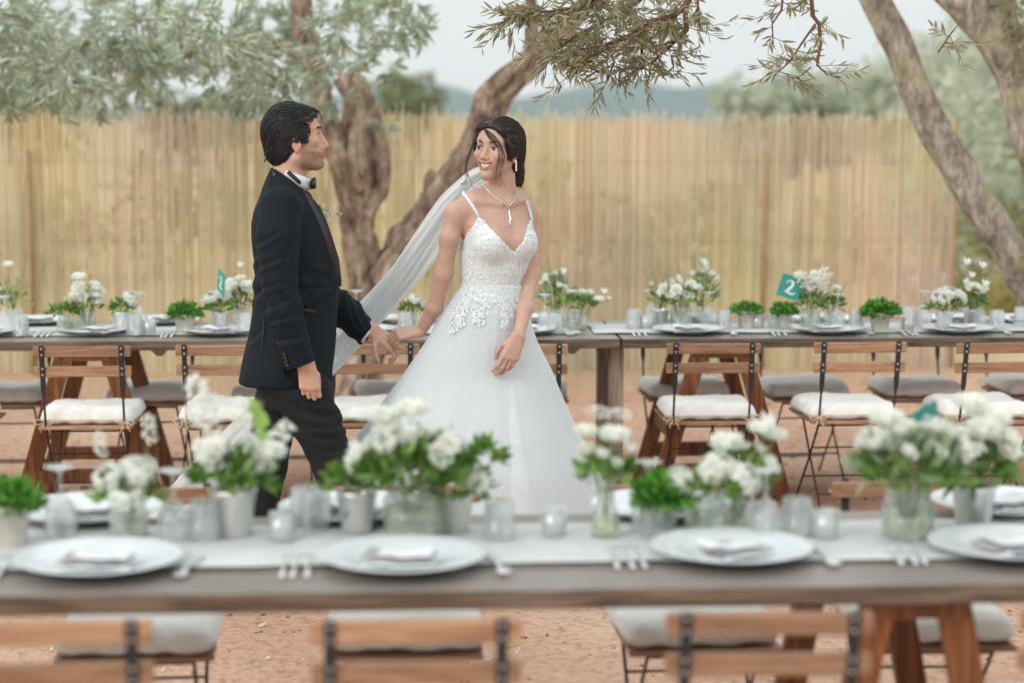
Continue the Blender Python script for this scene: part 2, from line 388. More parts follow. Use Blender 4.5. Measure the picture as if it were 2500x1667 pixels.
M['bark_grey'] = mat_bark('bark_grey', lin(124, 112, 102), lin(166, 156, 144), lin(202, 196, 184), lin(176, 172, 120))
def limb(pts, radii, parent, mat, name, seed, seg=0.05, n=20, rough=.22, ridges=5):
    """gnarled limb along a polyline: smoothed path, rings with lobes and knots"""
    pts = np.array([tuple(p) for p in pts]); radii = np.array(radii)
    t = np.concatenate([[0], np.cumsum(np.linalg.norm(np.diff(pts, axis=0), axis=1))])
    k = max(8, int(t[-1] / seg)); tt = np.linspace(0, t[-1], k)
    P = np.stack([np.interp(tt, t, pts[:, i]) for i in range(3)], 1); Rr = np.interp(tt, t, radii)
    for _ in range(3):
        P[1:-1] = (P[:-2] + 2 * P[1:-1] + P[2:]) / 4; Rr[1:-1] = (Rr[:-2] + 2 * Rr[1:-1] + Rr[2:]) / 4
    T = np.gradient(P, axis=0); T /= np.linalg.norm(T, axis=1, keepdims=True)
    ref = np.array([0.3, -1, 0.1]); X = ref - T * (T @ ref)[:, None]; X /= np.linalg.norm(X, axis=1, keepdims=True); Y = np.cross(T, X)
    a = np.linspace(0, 2 * np.pi, n, endpoint=False); r = np.random.default_rng(seed)
    ph = r.uniform(0, 6.28, 6)
    A, TT = np.meshgrid(a, tt)
    lob = (np.sin(A * 3 + ph[0] + TT * 1.7) * .35 + np.sin(A * ridges + ph[1] - TT * 2.6) * .3 + np.sin(A * 8 + ph[3] + TT * 3) * .18 + (vnoise(A * 2.2 + 7, TT * 6, 1, seed) - .5) * 1.4 + (vnoise(A * 4.5, TT * 16, 1, seed + 5) - .5) * .7) * rough
    rr = Rr[:, None] * (1 + lob)
    V = P[:, None] + (X[:, None] * np.cos(A)[..., None] + Y[:, None] * np.sin(A)[..., None]) * rr[..., None]
    V = V.reshape(-1, 3); i = (np.arange(k - 1)[:, None] * n + np.arange(n)[None]); j = (np.arange(k - 1)[:, None] * n + (np.arange(n)[None] + 1) % n)
    Fq = np.stack([i, j, j + n, i + n], -1).reshape(-1, 4)
    V = np.concatenate([V, P[:1], P[-1:]]); m = k * n
    cap = [(m, (q + 1) % n, q, q) for q in range(n)]; cap2 = [((k - 1) * n + q, (k - 1) * n + (q + 1) % n, m + 1, m + 1) for q in range(n)]
    me = bpy.data.meshes.new(name)
    me.from_pydata(V.tolist(), [], Fq.tolist() + [c[:3] for c in cap] + [c[:3] for c in cap2])
    return mesh_obj(me, name, mat, parent, True)
def px_path(lst, Y):
    """(px, py, radius px[, dy]) photo measurements turned into points and radii at distance Y"""
    P, Rr = [], []
    for q in lst:
        y = Y + (q[3] if len(q) > 3 else 0); P.append(at(q[0], q[1], y)); Rr.append(q[2] / pxm(y))
    return P, Rr
# ---- old olive tree behind the far table
TY = 11.45
t1 = thing('olive_tree', 'old gnarled olive tree with a hollow forked trunk in front of the reed fence', 'tree', (-.236, TY, 0))
def place(o, root):      # geometry is in world coordinates; hang it under its root without moving it
    o.parent = root; o.matrix_parent_inverse = root.matrix_basis.inverted() if False else Matrix.Translation(-Vector(root.location)); return o
for nm, lst, sd in (('trunk', [(868, 1010, 74), (872, 960, 56), (888, 860, 46), (892, 760, 42), (890, 680, 37), (880, 600, 34), (866, 540, 38), (880, 485, 50), (892, 440, 58), (890, 415, 54), (884, 370, 48), (884, 320, 42), (886, 270, 34), (874, 230, 30), (852, 200, 32), (840, 180, 24)], 1),
                    ('limb', [(890, 770, 36), (925, 680, 42), (975, 618, 38), (1030, 545, 40), (1072, 475, 38), (1110, 428, 36), (1150, 370, 34), (1178, 320, 36), (1188, 268, 44), (1215, 228, 36), (1255, 190, 32), (1300, 140, 30), (1345, 100, 24), (1420, 30, 18), (1480, -40, 12)], 2),
                    ('limb', [(880, 470, 40), (840, 400, 34), (812, 340, 28), (790, 280, 26), (770, 180, 24), (745, 100, 24), (735, 20, 20), (740, -60, 16)], 3),
                    ('limb', [(1296, 140, 18), (1300, 90, 14), (1302, 30, 12), (1290, -50, 10)], 4),
                    ('limb', [(760, 150, 16), (690, 110, 14), (600, 100, 12), (480, 120, 10), (390, 160, 8), (250, 170, 6)], 5),
                    ('limb', [(1064, 470, 26), (1062, 440, 26), (1072, 425, 20)], 6)):
    P, Rr = px_path(lst, TY); place(limb(P, Rr, None, M['bark_old'], nm, sd, n=40, rough=.42, seg=.03, ridges=6), t1)
P, Rr = px_path([(905, 640, 10), (925, 600, 26), (948, 590, 24), (952, 575, 12)], TY)
clumps = []
for (px, py, r) in [(-60, 40, 130), (40, 60, 120), (160, 40, 130), (30, 180, 100), (150, 170, 100), (300, 60, 120), (270, 180, 90), (350, 140, 85), (400, 50, 100), (430, 130, 55), (500, 60, 100), (560, 120, 85), (600, 200, 75), (535, 190, 60), (650, 60, 100), (680, 150, 85), (690, 230, 65), (620, 255, 45), (760, 60, 90), (770, 150, 75), (790, 235, 55), (800, 292, 38), (840, 60, 85), (855, 140, 45), (920, 50, 75), (945, 120, 48), (1000, 60, 55), (990, -10, 70), (905, 185, 34), (1030, 70, 36), (225, 235, 50), (90, 245, 50), (935, 300, 26), (960, 170, 28), (330, 230, 40), (10, 250, 45)]:
    y = TY + rng.uniform(-1.6, .5); p = at(px, py, y); clumps.append((p.x, p.y, p.z, r / pxm(y)))
o = foliage('crown', clumps, .080, .0145, OLIVE, 680, None, M['olive_leaf'], 5, depth=1.1, twig=.0035, tw_mat=M['bark_grey'])
for o in [x for x in bpy.data.objects if x.name.split('.')[0] in ('crown', 'twigs') and x.parent is None]: place(o, t1)
# ---- leaning olive tree on the right, with the bough that hangs over the couple
RY = 10.0
t2 = thing('olive_tree', 'leaning smooth-barked olive tree whose lichened trunk crosses the end of the reed fence', 'tree', (3.35, RY, 0))
for nm, lst, sd in (('trunk', [(2760, 1100, 66), (2700, 1000, 58), (2620, 860, 50), (2535, 735, 45), (2450, 590, 42), (2384, 485, 41), (2326, 388, 41), (2268, 291, 40), (2228, 200, 36), (2190, 97, 36), (2137, 0, 35), (2100, -70, 32), (2020, -170, 26, -.8), (1850, -240, 20, -1.8), (1700, -230, 14, -2.6)], 7),
                    ('limb', [(2640, 880, 50, -.05), (2610, 700, 54, -.3), (2590, 500, 58, -.4), (2548, 390, 60, -.4), (2516, 280, 60, -.4), (2492, 190, 58, -.4), (2446, 105, 54, -.4), (2388, 35, 52, -.4), (2320, -30, 48, -.4), (2240, -110, 40, -.4)], 8),
                    ('limb', [(2452, 110, 40, -.4), (2446, 40, 38, -.42), (2442, -40, 34, -.45)], 9)):
    P, Rr = px_path(lst, RY); place(limb(P, Rr, None, M['bark_grey'], nm, sd, n=24, rough=.13), t2)
SY = 7.15
twigs_px = [[(1720, -80, 9), (1690, -20, 9), (1672, 20, 8), (1640, 40, 7), (1580, 55, 6), (1545, 85, 6), (1480, 110, 5), (1430, 160, 3), (1385, 190, 2)],
            [(1672, 20, 7), (1676, 75, 6), (1640, 110, 4), (1590, 155, 3), (1585, 190, 2)], [(1640, -60, 7), (1590, -20, 6), (1520, 30, 5), (1440, 70, 4), (1370, 110, 3), (1345, 150, 2)],
            [(1560, -60, 6), (1500, -30, 5), (1420, 20, 4), (1330, 30, 3), (1260, 40, 2.5), (1235, 55, 1.5)], [(1480, 110, 4), (1500, 150, 3), (1480, 205, 1.5)], [(1580, 55, 4), (1570, 100, 3), (1560, 170, 1.5)],
            [(1975, -60, 6), (1985, 40, 5), (2000, 60, 5), (2003, 110, 4), (1995, 160, 3), (2022, 185, 1.5)], [(1990, 60, 3), (1955, 110, 2.5), (1930, 150, 2), (1888, 188, 1.2)], [(1995, 145, 2.5), (1960, 145, 2), (1920, 150, 1.5)],
            [(1912, -20, 3), (1908, 25, 3), (1885, 60, 2), (1888, 110, 1.2)], [(1980, 165, 2), (1950, 190, 1.5), (1900, 175, 1)], [(1700, -60, 4), (1705, 40, 3), (1712, 75, 1.5)], [(1470, 115, 2), (1430, 120, 2), (1380, 150, 1)], [(1545, 165, 2), (1580, 170, 1.5), (1655, 175, 1)], [(2290, 130, 2), (2320, 85, 2), (2340, 60, 1)]]
for k, q in enumerate(twigs_px):
    Y0 = SY + (k % 3) * .12; P, Rr = px_path(q, Y0); tb = MB(); tb.tube(P, Rr, 6); place(tb.build('bough', M['twig'], None, True), t2)
# leaf sprays along those boughs
rs = np.random.default_rng(21); Ps, Ds, Us = [], [], []; sb = MB()
for k, q in enumerate(twigs_px):
    Y0 = SY + (k % 3) * .12; P, _ = px_path(q, Y0); P = np.array([tuple(p) for p in P])
    t = np.concatenate([[0], np.cumsum(np.linalg.norm(np.diff(P, axis=0), axis=1))])
    right = q[0][0] > 1800; lot = {2: 84, 3: 84, 0: 80, 5: 30, 4: 14, 1: 30, 9: 9, 7: 10, 8: 8, 6: 8, 12: 16, 13: 4, 14: 5, 10: 4, 11: 10}.get(k, 10)
    for _ in range(lot):
        f = rs.uniform(.12, 1) * t[-1]; s = np.array([np.interp(f, t, P[:, i]) for i in range(3)])
        d = rs.normal(size=3) * np.array([1, .9, .55]) + np.array([-.35 if not right else 0, 0, -.35]); d /= np.linalg.norm(d); ln = rs.uniform(.06, .17)
        sb.tube([tuple(s), tuple(s + d * ln * .5 + np.array([0, 0, .004])), tuple(s + d * ln)], [.0019, .0014, .0007], 4, cap=False)
        m = 9; tt = np.linspace(.2, 1, m)[:, None]; u = rs.normal(size=(m, 3)); sd = np.cross(u, d); sd /= np.linalg.norm(sd, axis=1, keepdims=True)
        Ps.append(s + d * ln * tt); Ds.append(d * .9 + sd * rs.uniform(.3, .9, (m, 1)) + np.array([0, 0, -.15])); Us.append(u)
P, D, U = map(np.concatenate, (Ps, Ds, Us)); nL = len(P)
V, T, CC = leaf_mesh(P, D, U, rs.uniform(.036, .066, nL), rs.uniform(.0065, .011, nL), OLIVE2[rs.integers(0, 5, nL)] * rs.uniform(.85, 1.2, (nL, 1)))
o = place(np_mesh('foliage', V, T, M['olive_leaf_warm'], colors=CC), t2); o['kind'] = 'stuff'
o = place(sb.build('twigs', M['twig']), t2); o['kind'] = 'stuff'
clumps = [(*at(2520, 20, RY - .6), .22), (*at(2540, 120, RY - .6), .2)]
o = place(foliage('foliage', clumps, .06, .011, OLIVE2, 900, None, M['olive_leaf_warm'], 9, depth=1.0), t2)

# ------------------------------------------------------------------ reed fence
FY = 13.15
fx0, fx1 = at(-260, 600, FY).x, at(2322, 600, FY).x
fence = thing('reed_fence', 'long screen of dry golden reeds wired to slim posts behind the far table', 'fence', ((fx0 + fx1) / 2, FY, 0))
rf = np.random.default_rng(4); n = int((fx1 - fx0) / .0060); X0 = np.linspace(fx0, fx1, n) + rf.normal(0, .0025, n)
keep = rf.random(n) > .04 + .05 * (vnoise(X0, 0 * X0, 1.2, 8) > .6); X0 = X0[keep]; n = len(X0)
lay = rf.integers(0, 3, n); Y0 = FY + (lay - 1) * .011 + rf.normal(0, .002, n)
top = 1.77 + .05 * (vnoise(X0, 0 * X0, .8, 2) - .5) + rf.normal(0, .028, n) + (rf.random(n) > .95) * rf.uniform(0, .09, n)
rad = rf.uniform(.0032, .0058, n); lean = rf.normal(0, .0045, n)
ang = np.arange(5) * 2 * np.pi / 5
lv = np.linspace(0, 1, 6)
V = np.zeros((n, 6, 5, 3))
for k in range(6):
    bow = rf.normal(0, .0016, n) if 0 < k < 5 else 0
    V[:, k, :, 0] = (X0 + lean * lv[k] + bow)[:, None] + np.cos(ang)[None] * (rad * (1 - .25 * lv[k]))[:, None]
    V[:, k, :, 1] = Y0[:, None] + np.sin(ang)[None] * (rad * (1 - .25 * lv[k]))[:, None]
    V[:, k, :, 2] = (top * lv[k] - .02)[:, None]
b = (np.arange(n) * 30)[:, None, None]; k_ = np.arange(5)[None, :, None] * 5; j = np.arange(5)[None, None]
Fq = np.stack([b + k_ + j, b + k_ + (j + 1) % 5, b + k_ + 5 + (j + 1) % 5, b + k_ + 5 + j], -1).reshape(-1, 4)
rc = np.array([lin(240, 227, 200), lin(235, 220, 190), lin(244, 233, 208), lin(231, 217, 188), lin(240, 230, 205), lin(230, 222, 194)])[rf.integers(0, 6, n)] * rf.uniform(.93, 1.07, (n, 1))
M['reed'] = mat_leaf('reed', trans=.4, rough=.6)
RC = np.repeat(rc, 30, 0); RV = V.reshape(-1, 3); st1 = vnoise(RV[:, 0], RV[:, 2], 1.3, 31); st2 = vnoise(RV[:, 0] + 7, RV[:, 2] * .8, 2.4, 37)      # background showing through, painted into the reed colour as greyer, yellower and pinker patches
RC = RC * (1 + np.clip(st1 - .5, -.5, .5)[:, None] * np.array([.10, .16, -.10]) + np.clip(st2 - .5, -.5, .5)[:, None] * np.array([.16, .08, .14]))
o = place(np_mesh('reeds', RV, Fq, M['reed'], colors=RC.clip(0, 1)), fence); o['kind'] = 'stuff'
M['post'] = mat_noise('post_wood', lin(150, 124, 92), lin(176, 148, 112), 12, .8, stretch=(4, 4, .6))
for px in (76, 1862, 492 + 520, -240):
    b_ = MB(); x = at(px, 600, FY).x
    b_.tube([(x, FY - .032, -.05), (x + .004, FY - .032, .8), (x - .004, FY - .032, 1.52)], [.018, .017, .015], 8)
    if px != 1012: place(b_.build('post', M['post'], None, True), fence)
b_ = MB(); x = fx1 + .02; b_.tube([(x, FY, -.05), (x - .006, FY, .9), (x, FY, 1.74)], [.022, .02, .018], 8); place(b_.build('post', M['post'], None, True), fence)
M['wire'] = mat_noise('wire', (.25, .24, .22), (.35, .33, .3), 30, .5, metallic=.6)
for z in (.35, .9, 1.45):
    b_ = MB(); b_.tube([(fx0, FY - .019, z), ((fx0 + fx1) / 2, FY - .019, z - .01), (fx1, FY - .019, z)], .0015, 4); place(b_.build('wire', M['wire']), fence)

# ------------------------------------------------------------------ behind the fence: bushes, olive trees, hills
BUSH = np.array([lin(128, 140, 104), lin(150, 158, 122), lin(108, 122, 84), lin(164, 160, 112), lin(140, 150, 126)])
DRY = np.array([lin(176, 164, 96), lin(196, 178, 112), lin(150, 156, 88), lin(164, 150, 104)])
M['bush_leaf'] = mat_leaf('bush_leaf', trans=.25)
def bush(px, py, Y, rx, rz, label, cat, cols, name='shrub', leaf=.05, dens=160, seed=0, trunk=True, group=None, nc=9):
    r = np.random.default_rng(seed + 100); c = at(px, py, Y); gz = float(ground_z(np.array(c.x), np.array(Y)))
    t = thing(name, label, cat, (c.x, Y, gz), group=group)
    cl = []
    for _ in range(nc):
        d = r.normal(size=3); d /= np.linalg.norm(d); q = r.uniform(.3, .85)
        cl.append((c.x + d[0] * rx * q, Y + d[1] * rx * q * .7, max(c.z + d[2] * rz * q, gz + .12), rx * r.uniform(.35, .6)))
    cl.append((c.x, Y, c.z, rx * .7))
    o = place(foliage('crown', cl, leaf, leaf * .3, cols, dens, None, M['bush_leaf'], seed, depth=1, leaves_per_twig=14, droop=.1), t)
    if trunk:
        zz = c.z
        for k in range(2):
            place(limb([(c.x + (k - .5) * .1, Y, gz - .1), (c.x + (k - .4) * .3, Y, gz + (zz - gz) * .5), (c.x + (k - .5) * rx * .8, Y, zz + rz * .3)], [rx * .09 + .02, rx * .07 + .015, rx * .03], None, M['bark_grey'], 'trunk', seed + k, n=10), t)
    return t
bush(2420, 330, 24, 1.6, 2.0, 'tall grey-green olive tree on the bank beyond the fence end', 'tree', PALE, 'olive_tree', .1, 110, 1, nc=16)
bush(2340, 520, 20, 1.0, .8, 'rounded silver-grey olive tree low on the bank beyond the fence end', 'tree', PALE, 'olive_tree', .09, 150, 2)
bush(2560, 240, 19, 1.2, 1.6, 'dark olive tree behind the leaning double trunk', 'tree', PALE, 'olive_tree', .09, 150, 3, nc=14)
bush(2310, 215, 30, 1.0, .9, 'hazy olive tree rising behind the upper half of the leaning trunk', 'tree', PALE, 'olive_tree', .12, 110, 4)
bush(2385, 700, 16.5, .55, .35, 'low yellow-green bush beside the end post of the reed fence', 'shrub', np.concatenate([DRY, BUSH[:2]]), 'shrub', .06, 260, 5, trunk=False)
bush(2470, 770, 15.6, .5, .3, 'straw-coloured bush at the foot of the bank under the leaning trunk', 'shrub', DRY, 'shrub', .06, 260, 6, trunk=False)
bush(2440, 600, 18.5, .7, .4, 'pale green bush halfway up the bank past the fence end', 'shrub', np.concatenate([BUSH, DRY]), 'shrub', .07, 200, 7, trunk=False)
for k, (px, py, rx, rz) in enumerate([(1830, 278, 1.0, .7), (1935, 262, 1.4, .9), (2060, 254, 1.5, 1.0), (2180, 258, 1.4, .9), (2010, 282, 1.3, .7)]):
    bush(px, py, 44 + 2 * (k % 3), rx, rz, ['rounded olive tree ending the row beyond the fence on the open side', 'tall full olive tree in the row beyond the fence', 'broad olive tree in the middle of the row beyond the fence', 'olive tree of the far row next to the leaning trunk', 'low olive tree in front of the far row'][k], 'tree', PALE, 'olive_tree', .2, 60, 20 + k, group='olive trees in a row beyond the fence', nc=12)
for k, (px, py, Y, rx, rz) in enumerate([(430, 282, 30, .7, .5), (60, 275, 28, 1.0, .5), (985, 262, 33, .9, .7), (560, 300, 26, .6, .5)]):
    bush(px, py, Y, rx, rz, ['small pointed tree showing over the fence between the two halves of the old olive crown', 'tree top peeping over the fence beneath the drooping olive boughs', 'pale hazy tree over the fence right beside the old olive trunk', 'low tree over the fence behind the man in the dinner jacket'][k], 'tree', BUSH, 'tree', .14, 90, 40 + k)
for k, (px, py, Y, rx) in enumerate([(150, 600, 20, .9), (420, 540, 21, .9), (700, 500, 20.5, .8), (1330, 540, 20.5, 1.0), (1560, 580, 20, .9), (1760, 540, 21, .8), (2050, 620, 19.6, .7), (1100, 620, 19.8, .7)]):
    bush(px, py, Y, rx, .6, 'dry yellowish bush dimly seen through the reeds ' + ['above the trestle behind the man', 'left of the dinner jacket', 'behind the head of the man', 'right of the head of the bride', 'above the table joint', 'above the lace umbels', 'above the tall herb pot', 'behind the forked olive trunk'][k], 'shrub', np.concatenate([DRY, BUSH]), 'shrub', .09, 70, 60 + k, trunk=False, group='bushes behind the reeds')
M['rock'] = mat_noise('grey_rock', lin(150, 146, 138), lin(186, 180, 170), 6, .9, bump=.03, bscale=9)
for k, (px, py, Y, s) in enumerate([(2360, 560, 17.5, .5), (2420, 640, 17, .35), (2345, 650, 16, .3)]):
    c = at(px, py, Y); bm = bmesh.new(); bmesh.ops.create_icosphere(bm, subdivisions=3, radius=s)
    for v in bm.verts: v.co *= 1 + .5 * (vnoise(v.co.x * 3 + k, v.co.y * 3 + v.co.z * 2, 2.0, k) - .5); v.co.z *= .6
    me = bpy.data.meshes.new('boulder'); bm.to_mesh(me); bm.free()
    o = mesh_obj(me, 'boulder', M['rock'], None, True); o.location = (c.x, Y, float(ground_z(np.array(c.x), np.array(Y))) + s * .25)
    tag(o, ['large grey boulder on the bank past the fence end', 'grey boulder under the crossing trunks on the bank', 'smaller grey boulder right beside the fence end post'][k], 'rock')
# hills
M['hill'] = mat_noise('wooded_hill', lin(52, 86, 80), lin(90, 122, 114), .02, .95, detail=9, bump=3, bscale=.05)
def ridge(name, Y, prof, back, seed):
    xs = np.linspace(at(-900, 300, Y).x, at(3400, 300, Y).x, 420)
    pxs = (xs - at(0, 300, Y).x) / (at(2500, 300, Y).x - at(0, 300, Y).x) * 2500
    hp = np.interp(pxs, [p[0] for p in prof], [p[1] for p in prof])
    hz = np.array([at(float(q), float(h), Y).z for q, h in zip(pxs, hp)])
    rows = []
    for k, f in enumerate(np.linspace(0, 1, 22)):
        zz = (hz * np.sin(min(f, .5) * np.pi) if f <= .5 else hz * np.cos((f - .5) * np.pi))
        amp = Y * .0022; nz = (vnoise(xs, xs * 0 + k * Y * .02, 14 / Y * 2, seed) - .5) * amp + (vnoise(xs, xs * 0 + k * Y * .02, 60 / Y * 2, seed + 1) - .5) * amp * .7 + (vnoise(xs, xs * 0 + k * 40, 180 / Y * 2, seed + 1) - .5) * amp * .4
        rows.append(np.stack([xs, np.full_like(xs, Y + (f - .5) * back), np.maximum(zz, -2) + nz * min(1, f * 6)], 1))
    V = np.concatenate(rows); m = len(xs); i = (np.arange(21)[:, None] * m + np.arange(m - 1)[None]).ravel()
    tag(np_mesh(name, V, np.stack([i, i + 1, i + m + 1, i + m], 1), M['hill'], smooth=True), kind='structure')
ridge('hills', 1500, [(-900, 240), (300, 262), (800, 235), (900, 214), (960, 206), (1020, 203), (1090, 217), (1160, 240), (1230, 244), (1330, 227), (1400, 212), (1460, 194), (1500, 193), (1560, 205), (1640, 218), (1720, 204), (1760, 212), (1830, 232), (1950, 190), (2040, 170), (2110, 176), (2200, 184), (2400, 205), (3400, 230)], 700, 5)
# ================================================================== tables and trestles
M['table_wood'] = mat_wood('table_wood', lin(64, 52, 44), lin(98, 82, 70), lin(130, 112, 96), 'X', 1.0, .34)
M['trestle'] = mat_wood('trestle_wood', lin(86, 47, 23), lin(124, 73, 39), lin(150, 96, 58), 'Z', .8, .45)
M['grey_wood'] = mat_wood('grey_wood', lin(110, 94, 80), lin(142, 124, 108), lin(164, 146, 128), 'Z', .8, .7)
M['slat'] = mat_wood('chair_slat', lin(128, 92, 68), lin(158, 120, 92), lin(178, 142, 114), 'X', 1.4, .45, .0006)
M['iron'] = mat_noise('black_iron', (.012, .012, .014), (.03, .03, .034), 60, .45, spec=.5)
M['rivet'] = mat_noise('rivet', (.5, .5, .5), (.7, .7, .7), 90, .35, metallic=.8)
M['linen'] = mat_noise('linen', lin(226, 226, 221), lin(238, 238, 233), 14, .9, bump=.0012, bscale=120, sheen=.2, coord='Generated')
M['cord'] = mat_noise('cord', lin(214, 198, 168), lin(230, 216, 190), 90, .9)
TZ = 0.76
def paint_sky_sheen(m, grey, amount):
    """sky reflection painted into the colour: upward plank faces turn paler and greyer"""
    nt = m.node_tree; b = nt.nodes['Principled BSDF']; src = b.inputs['Base Color'].links[0].from_socket
    g = N(nt, 'ShaderNodeNewGeometry'); sp = N(nt, 'ShaderNodeSeparateXYZ'); nt.links.new(g.outputs['True Normal'], sp.inputs[0])
    mr = N(nt, 'ShaderNodeMapRange'); mr.inputs['From Min'].default_value = .8; mr.inputs['From Max'].default_value = .95; mr.inputs['To Max'].default_value = amount; nt.links.new(sp.outputs['Z'], mr.inputs['Value'])
    mx = N(nt, 'ShaderNodeMix', data_type='RGBA'); mx.inputs['B'].default_value = (*grey, 1); nt.links.new(mr.outputs[0], mx.inputs['Factor']); nt.links.new(src, mx.inputs['A']); nt.links.new(mx.outputs['Result'], b.inputs['Base Color'])
paint_sky_sheen(M['table_wood'], lin(152, 149, 143), .62)  # pale sheen of the sky painted onto the plank tops as grey
def bevel_box(x0, x1, y0, y1, z0, z1, bev=.003):
    bm = bmesh.new(); bmesh.ops.create_cube(bm, size=1)
    for v in bm.verts:
        v.co.x = x0 if v.co.x < 0 else x1; v.co.y = y0 if v.co.y < 0 else y1; v.co.z = z0 if v.co.z < 0 else z1
    bmesh.ops.bevel(bm, geom=bm.edges[:], offset=bev, segments=1, affect='EDGES')
    return bm
def bm_obj(bm, name, mat, parent=None, smooth=False):
    me = bpy.data.meshes.new(name); bm.to_mesh(me); bm.free(); return mesh_obj(me, name, mat, parent, smooth)
def table_top(label, x0, x1, yf, depth, seed, group, cleats):
    r = np.random.default_rng(seed); cx, cyy = (x0 + x1) / 2, yf + depth / 2
    t = thing('plank_table', label, 'table', (cx, cyy, TZ - .043), group=group)
    w = depth / 4
    for k in range(4):
        a = yf + k * w - cyy + .001; dz = r.uniform(-.0015, .0015)
        e0, e1 = x0 - cx + r.uniform(0, .006), x1 - cx - r.uniform(0, .006)
        bm_obj(bevel_box(e0, e1, a, a + w - .003, .001 + dz, .043 + dz, .0025), 'plank', M['table_wood'], t)
    for x in cleats:
        b = MB(); xx = x - cx
        y0, y1 = .02 - depth / 2, depth / 2 - .02
        b.add([(xx - .035, y0, 0), (xx + .035, y0, 0), (xx + .035, y1, 0), (xx - .035, y1, 0), (xx - .012, y0 + .05, -.032), (xx + .012, y0 + .05, -.032), (xx + .012, y1 - .05, -.032), (xx - .012, y1 - .05, -.032)],
              [(0, 1, 2, 3), (7, 6, 5, 4), (0, 4, 5, 1), (1, 5, 6, 2), (2, 6, 7, 3), (3, 7, 4, 0)])
        b.build('batten', M['grey_wood'], t)
    return t
def trestle(label, x, yc, depth, top, half_top=.10, half_bot=.30, group='wooden trestles under the plank tables'):
    t = thing('trestle', label, 'trestle', (x, yc, 0), group=group)
    y0, y1 = -depth / 2, depth / 2
    for y in (y0, y1):
        for sx in (-1, 1):
            b = MB(); a = Vector((sx * half_bot * 1.015, y, -.05 if yc > 8 and y > 0 else -.01)); c = Vector((sx * half_top, y, top - .03)); b.bar(a, c, .036, .072, up=(sx, 0, .3)); 
            b.build('leg', M['trestle'], t)
        b = MB(); b.box(-half_top - .035, half_top + .035, y - .020, y + .020, top - .055, top); b.build('head_rail', M['trestle'], t)
        f = .14 / top; hb = half_bot + (half_top - half_bot) * f
        b = MB(); b.box(-hb + .02, hb - .02, y - .0185, y + .0185, .11, .17); b.build('foot_rail', M['trestle'], t)
    for sx in (-1, 1):
        b = MB(); xx = sx * (half_top - .005); b.box(xx - .02, xx + .02, y0 + .0225, y1 - .0225, top - .052, top - .003); b.build('beam', M['trestle'], t)
        f = .3 / top; hb = sx * (half_bot + (half_top - half_bot) * f)
        b = MB(); b.box(hb - .012, hb + .012, y0 + .02, y1 - .02, .27, .32); b.build('stretcher', M['trestle'], t)
    return t
FT_Y, FT_D = 8.43, .80            # far table: front edge, depth
NT_Y, NT_D = 3.89, .77            # near table
FX_SPLIT = 1.006
table_top('weathered plank table behind the couple, the length behind the bride ending at the joint', -2.6, FX_SPLIT - .004, FT_Y, FT_D, 1, 'plank tables', [at(405, 860, FT_Y + .3).x, at(1385, 850, FT_Y + .3).x, -1.9])
table_top('weathered plank table under the leaning olive trunk, butted end to end to the other', FX_SPLIT + .004, 4.2, FT_Y - .002, FT_D, 2, 'plank tables', [at(2115, 855, FT_Y + .3).x, 3.7])
table_top('wide grey plank table laid with plates right in front of the couple', -1.5, 2.2, NT_Y, NT_D, 3, 'plank tables', [])
xl = at(250, 900, FT_Y + .1).x; xr = at(1745, 900, FT_Y + .1).x; xn = at(2235, 1500, NT_Y + .1).x
trestle('red-brown A-frame trestle carrying the table length behind the man', xl - .07, FT_Y + FT_D / 2, .6, TZ - .043)
trestle('red-brown A-frame trestle under the table length beside the olive trunk', xr + .03, FT_Y + FT_D / 2, .6, TZ - .043)
trestle('red-brown A-frame trestle under the front table, partly behind a chair back', xn, NT_Y + NT_D / 2, .56, TZ - .043, .085, .22)
# plain grey leg frame at the joint of the far tables
t = thing('trestle', 'narrow grey trestle standing edge-on at the joint of the two far tables', 'trestle', (at(1500, 900, FT_Y + .2).x, FT_Y + FT_D / 2, 0))
for y in (-.26, .26):
    b = MB(); b.box(-.032, .032, y - .03, y + .03, 0, TZ - .045); b.build('leg', M['grey_wood'], t)
    b = MB(); b.add([(-.06, y - .02, TZ - .044), (-.033, y - .02, TZ - .044), (-.033, y - .02, TZ - .14), (-.06, y + .02, TZ - .044), (-.033, y + .02, TZ - .044), (-.033, y + .02, TZ - .14)], [(0, 2, 1), (3, 4, 5), (0, 1, 4, 3), (1, 2, 5, 4), (2, 0, 3, 5)]); b.build('bracket', M['grey_wood'], t)
b = MB(); b.box(-.02, .02, -.229, .229, .2, .26); b.build('stretcher', M['grey_wood'], t)
# runners
M['runner'] = mat_noise('runner_linen', lin(196, 200, 200), lin(212, 214, 212), 10, .9, bump=.001, bscale=150)
def runner(label, x0, x1, y0, y1, seed):
    nx_, ny_ = int((x1 - x0) / .03), 14; X, Y = np.meshgrid(np.linspace(x0, x1, nx_), np.linspace(y0, y1, ny_))
    Y = Y + (vnoise(X, Y * 0, 1.5, seed) - .5) * .02 * ((Y - (y0 + y1) / 2) / (y1 - y0) * 2)
    Z = TZ + .0035 + .004 * vnoise(X, Y, 9, seed) ** 2 + .003 * vnoise(X, Y, 3, seed + 1)
    V = np.stack([X, Y, Z], -1).reshape(-1, 3); i = (np.arange(ny_ - 1)[:, None] * nx_ + np.arange(nx_ - 1)[None]).ravel()
    o = np_mesh('table_runner', V, np.stack([i, i + 1, i + nx_ + 1, i + nx_], 1), M['runner'], smooth=True)
    md = o.modifiers.new('thickness', 'SOLIDIFY'); md.thickness = .0012; md.offset = 1
    tag(o, label, 'table runner', 'linen table runners')
runner('pale linen runner along the middle of the far table behind the bride', -2.55, FX_SPLIT - .16, FT_Y + .18, FT_Y + .56, 1)
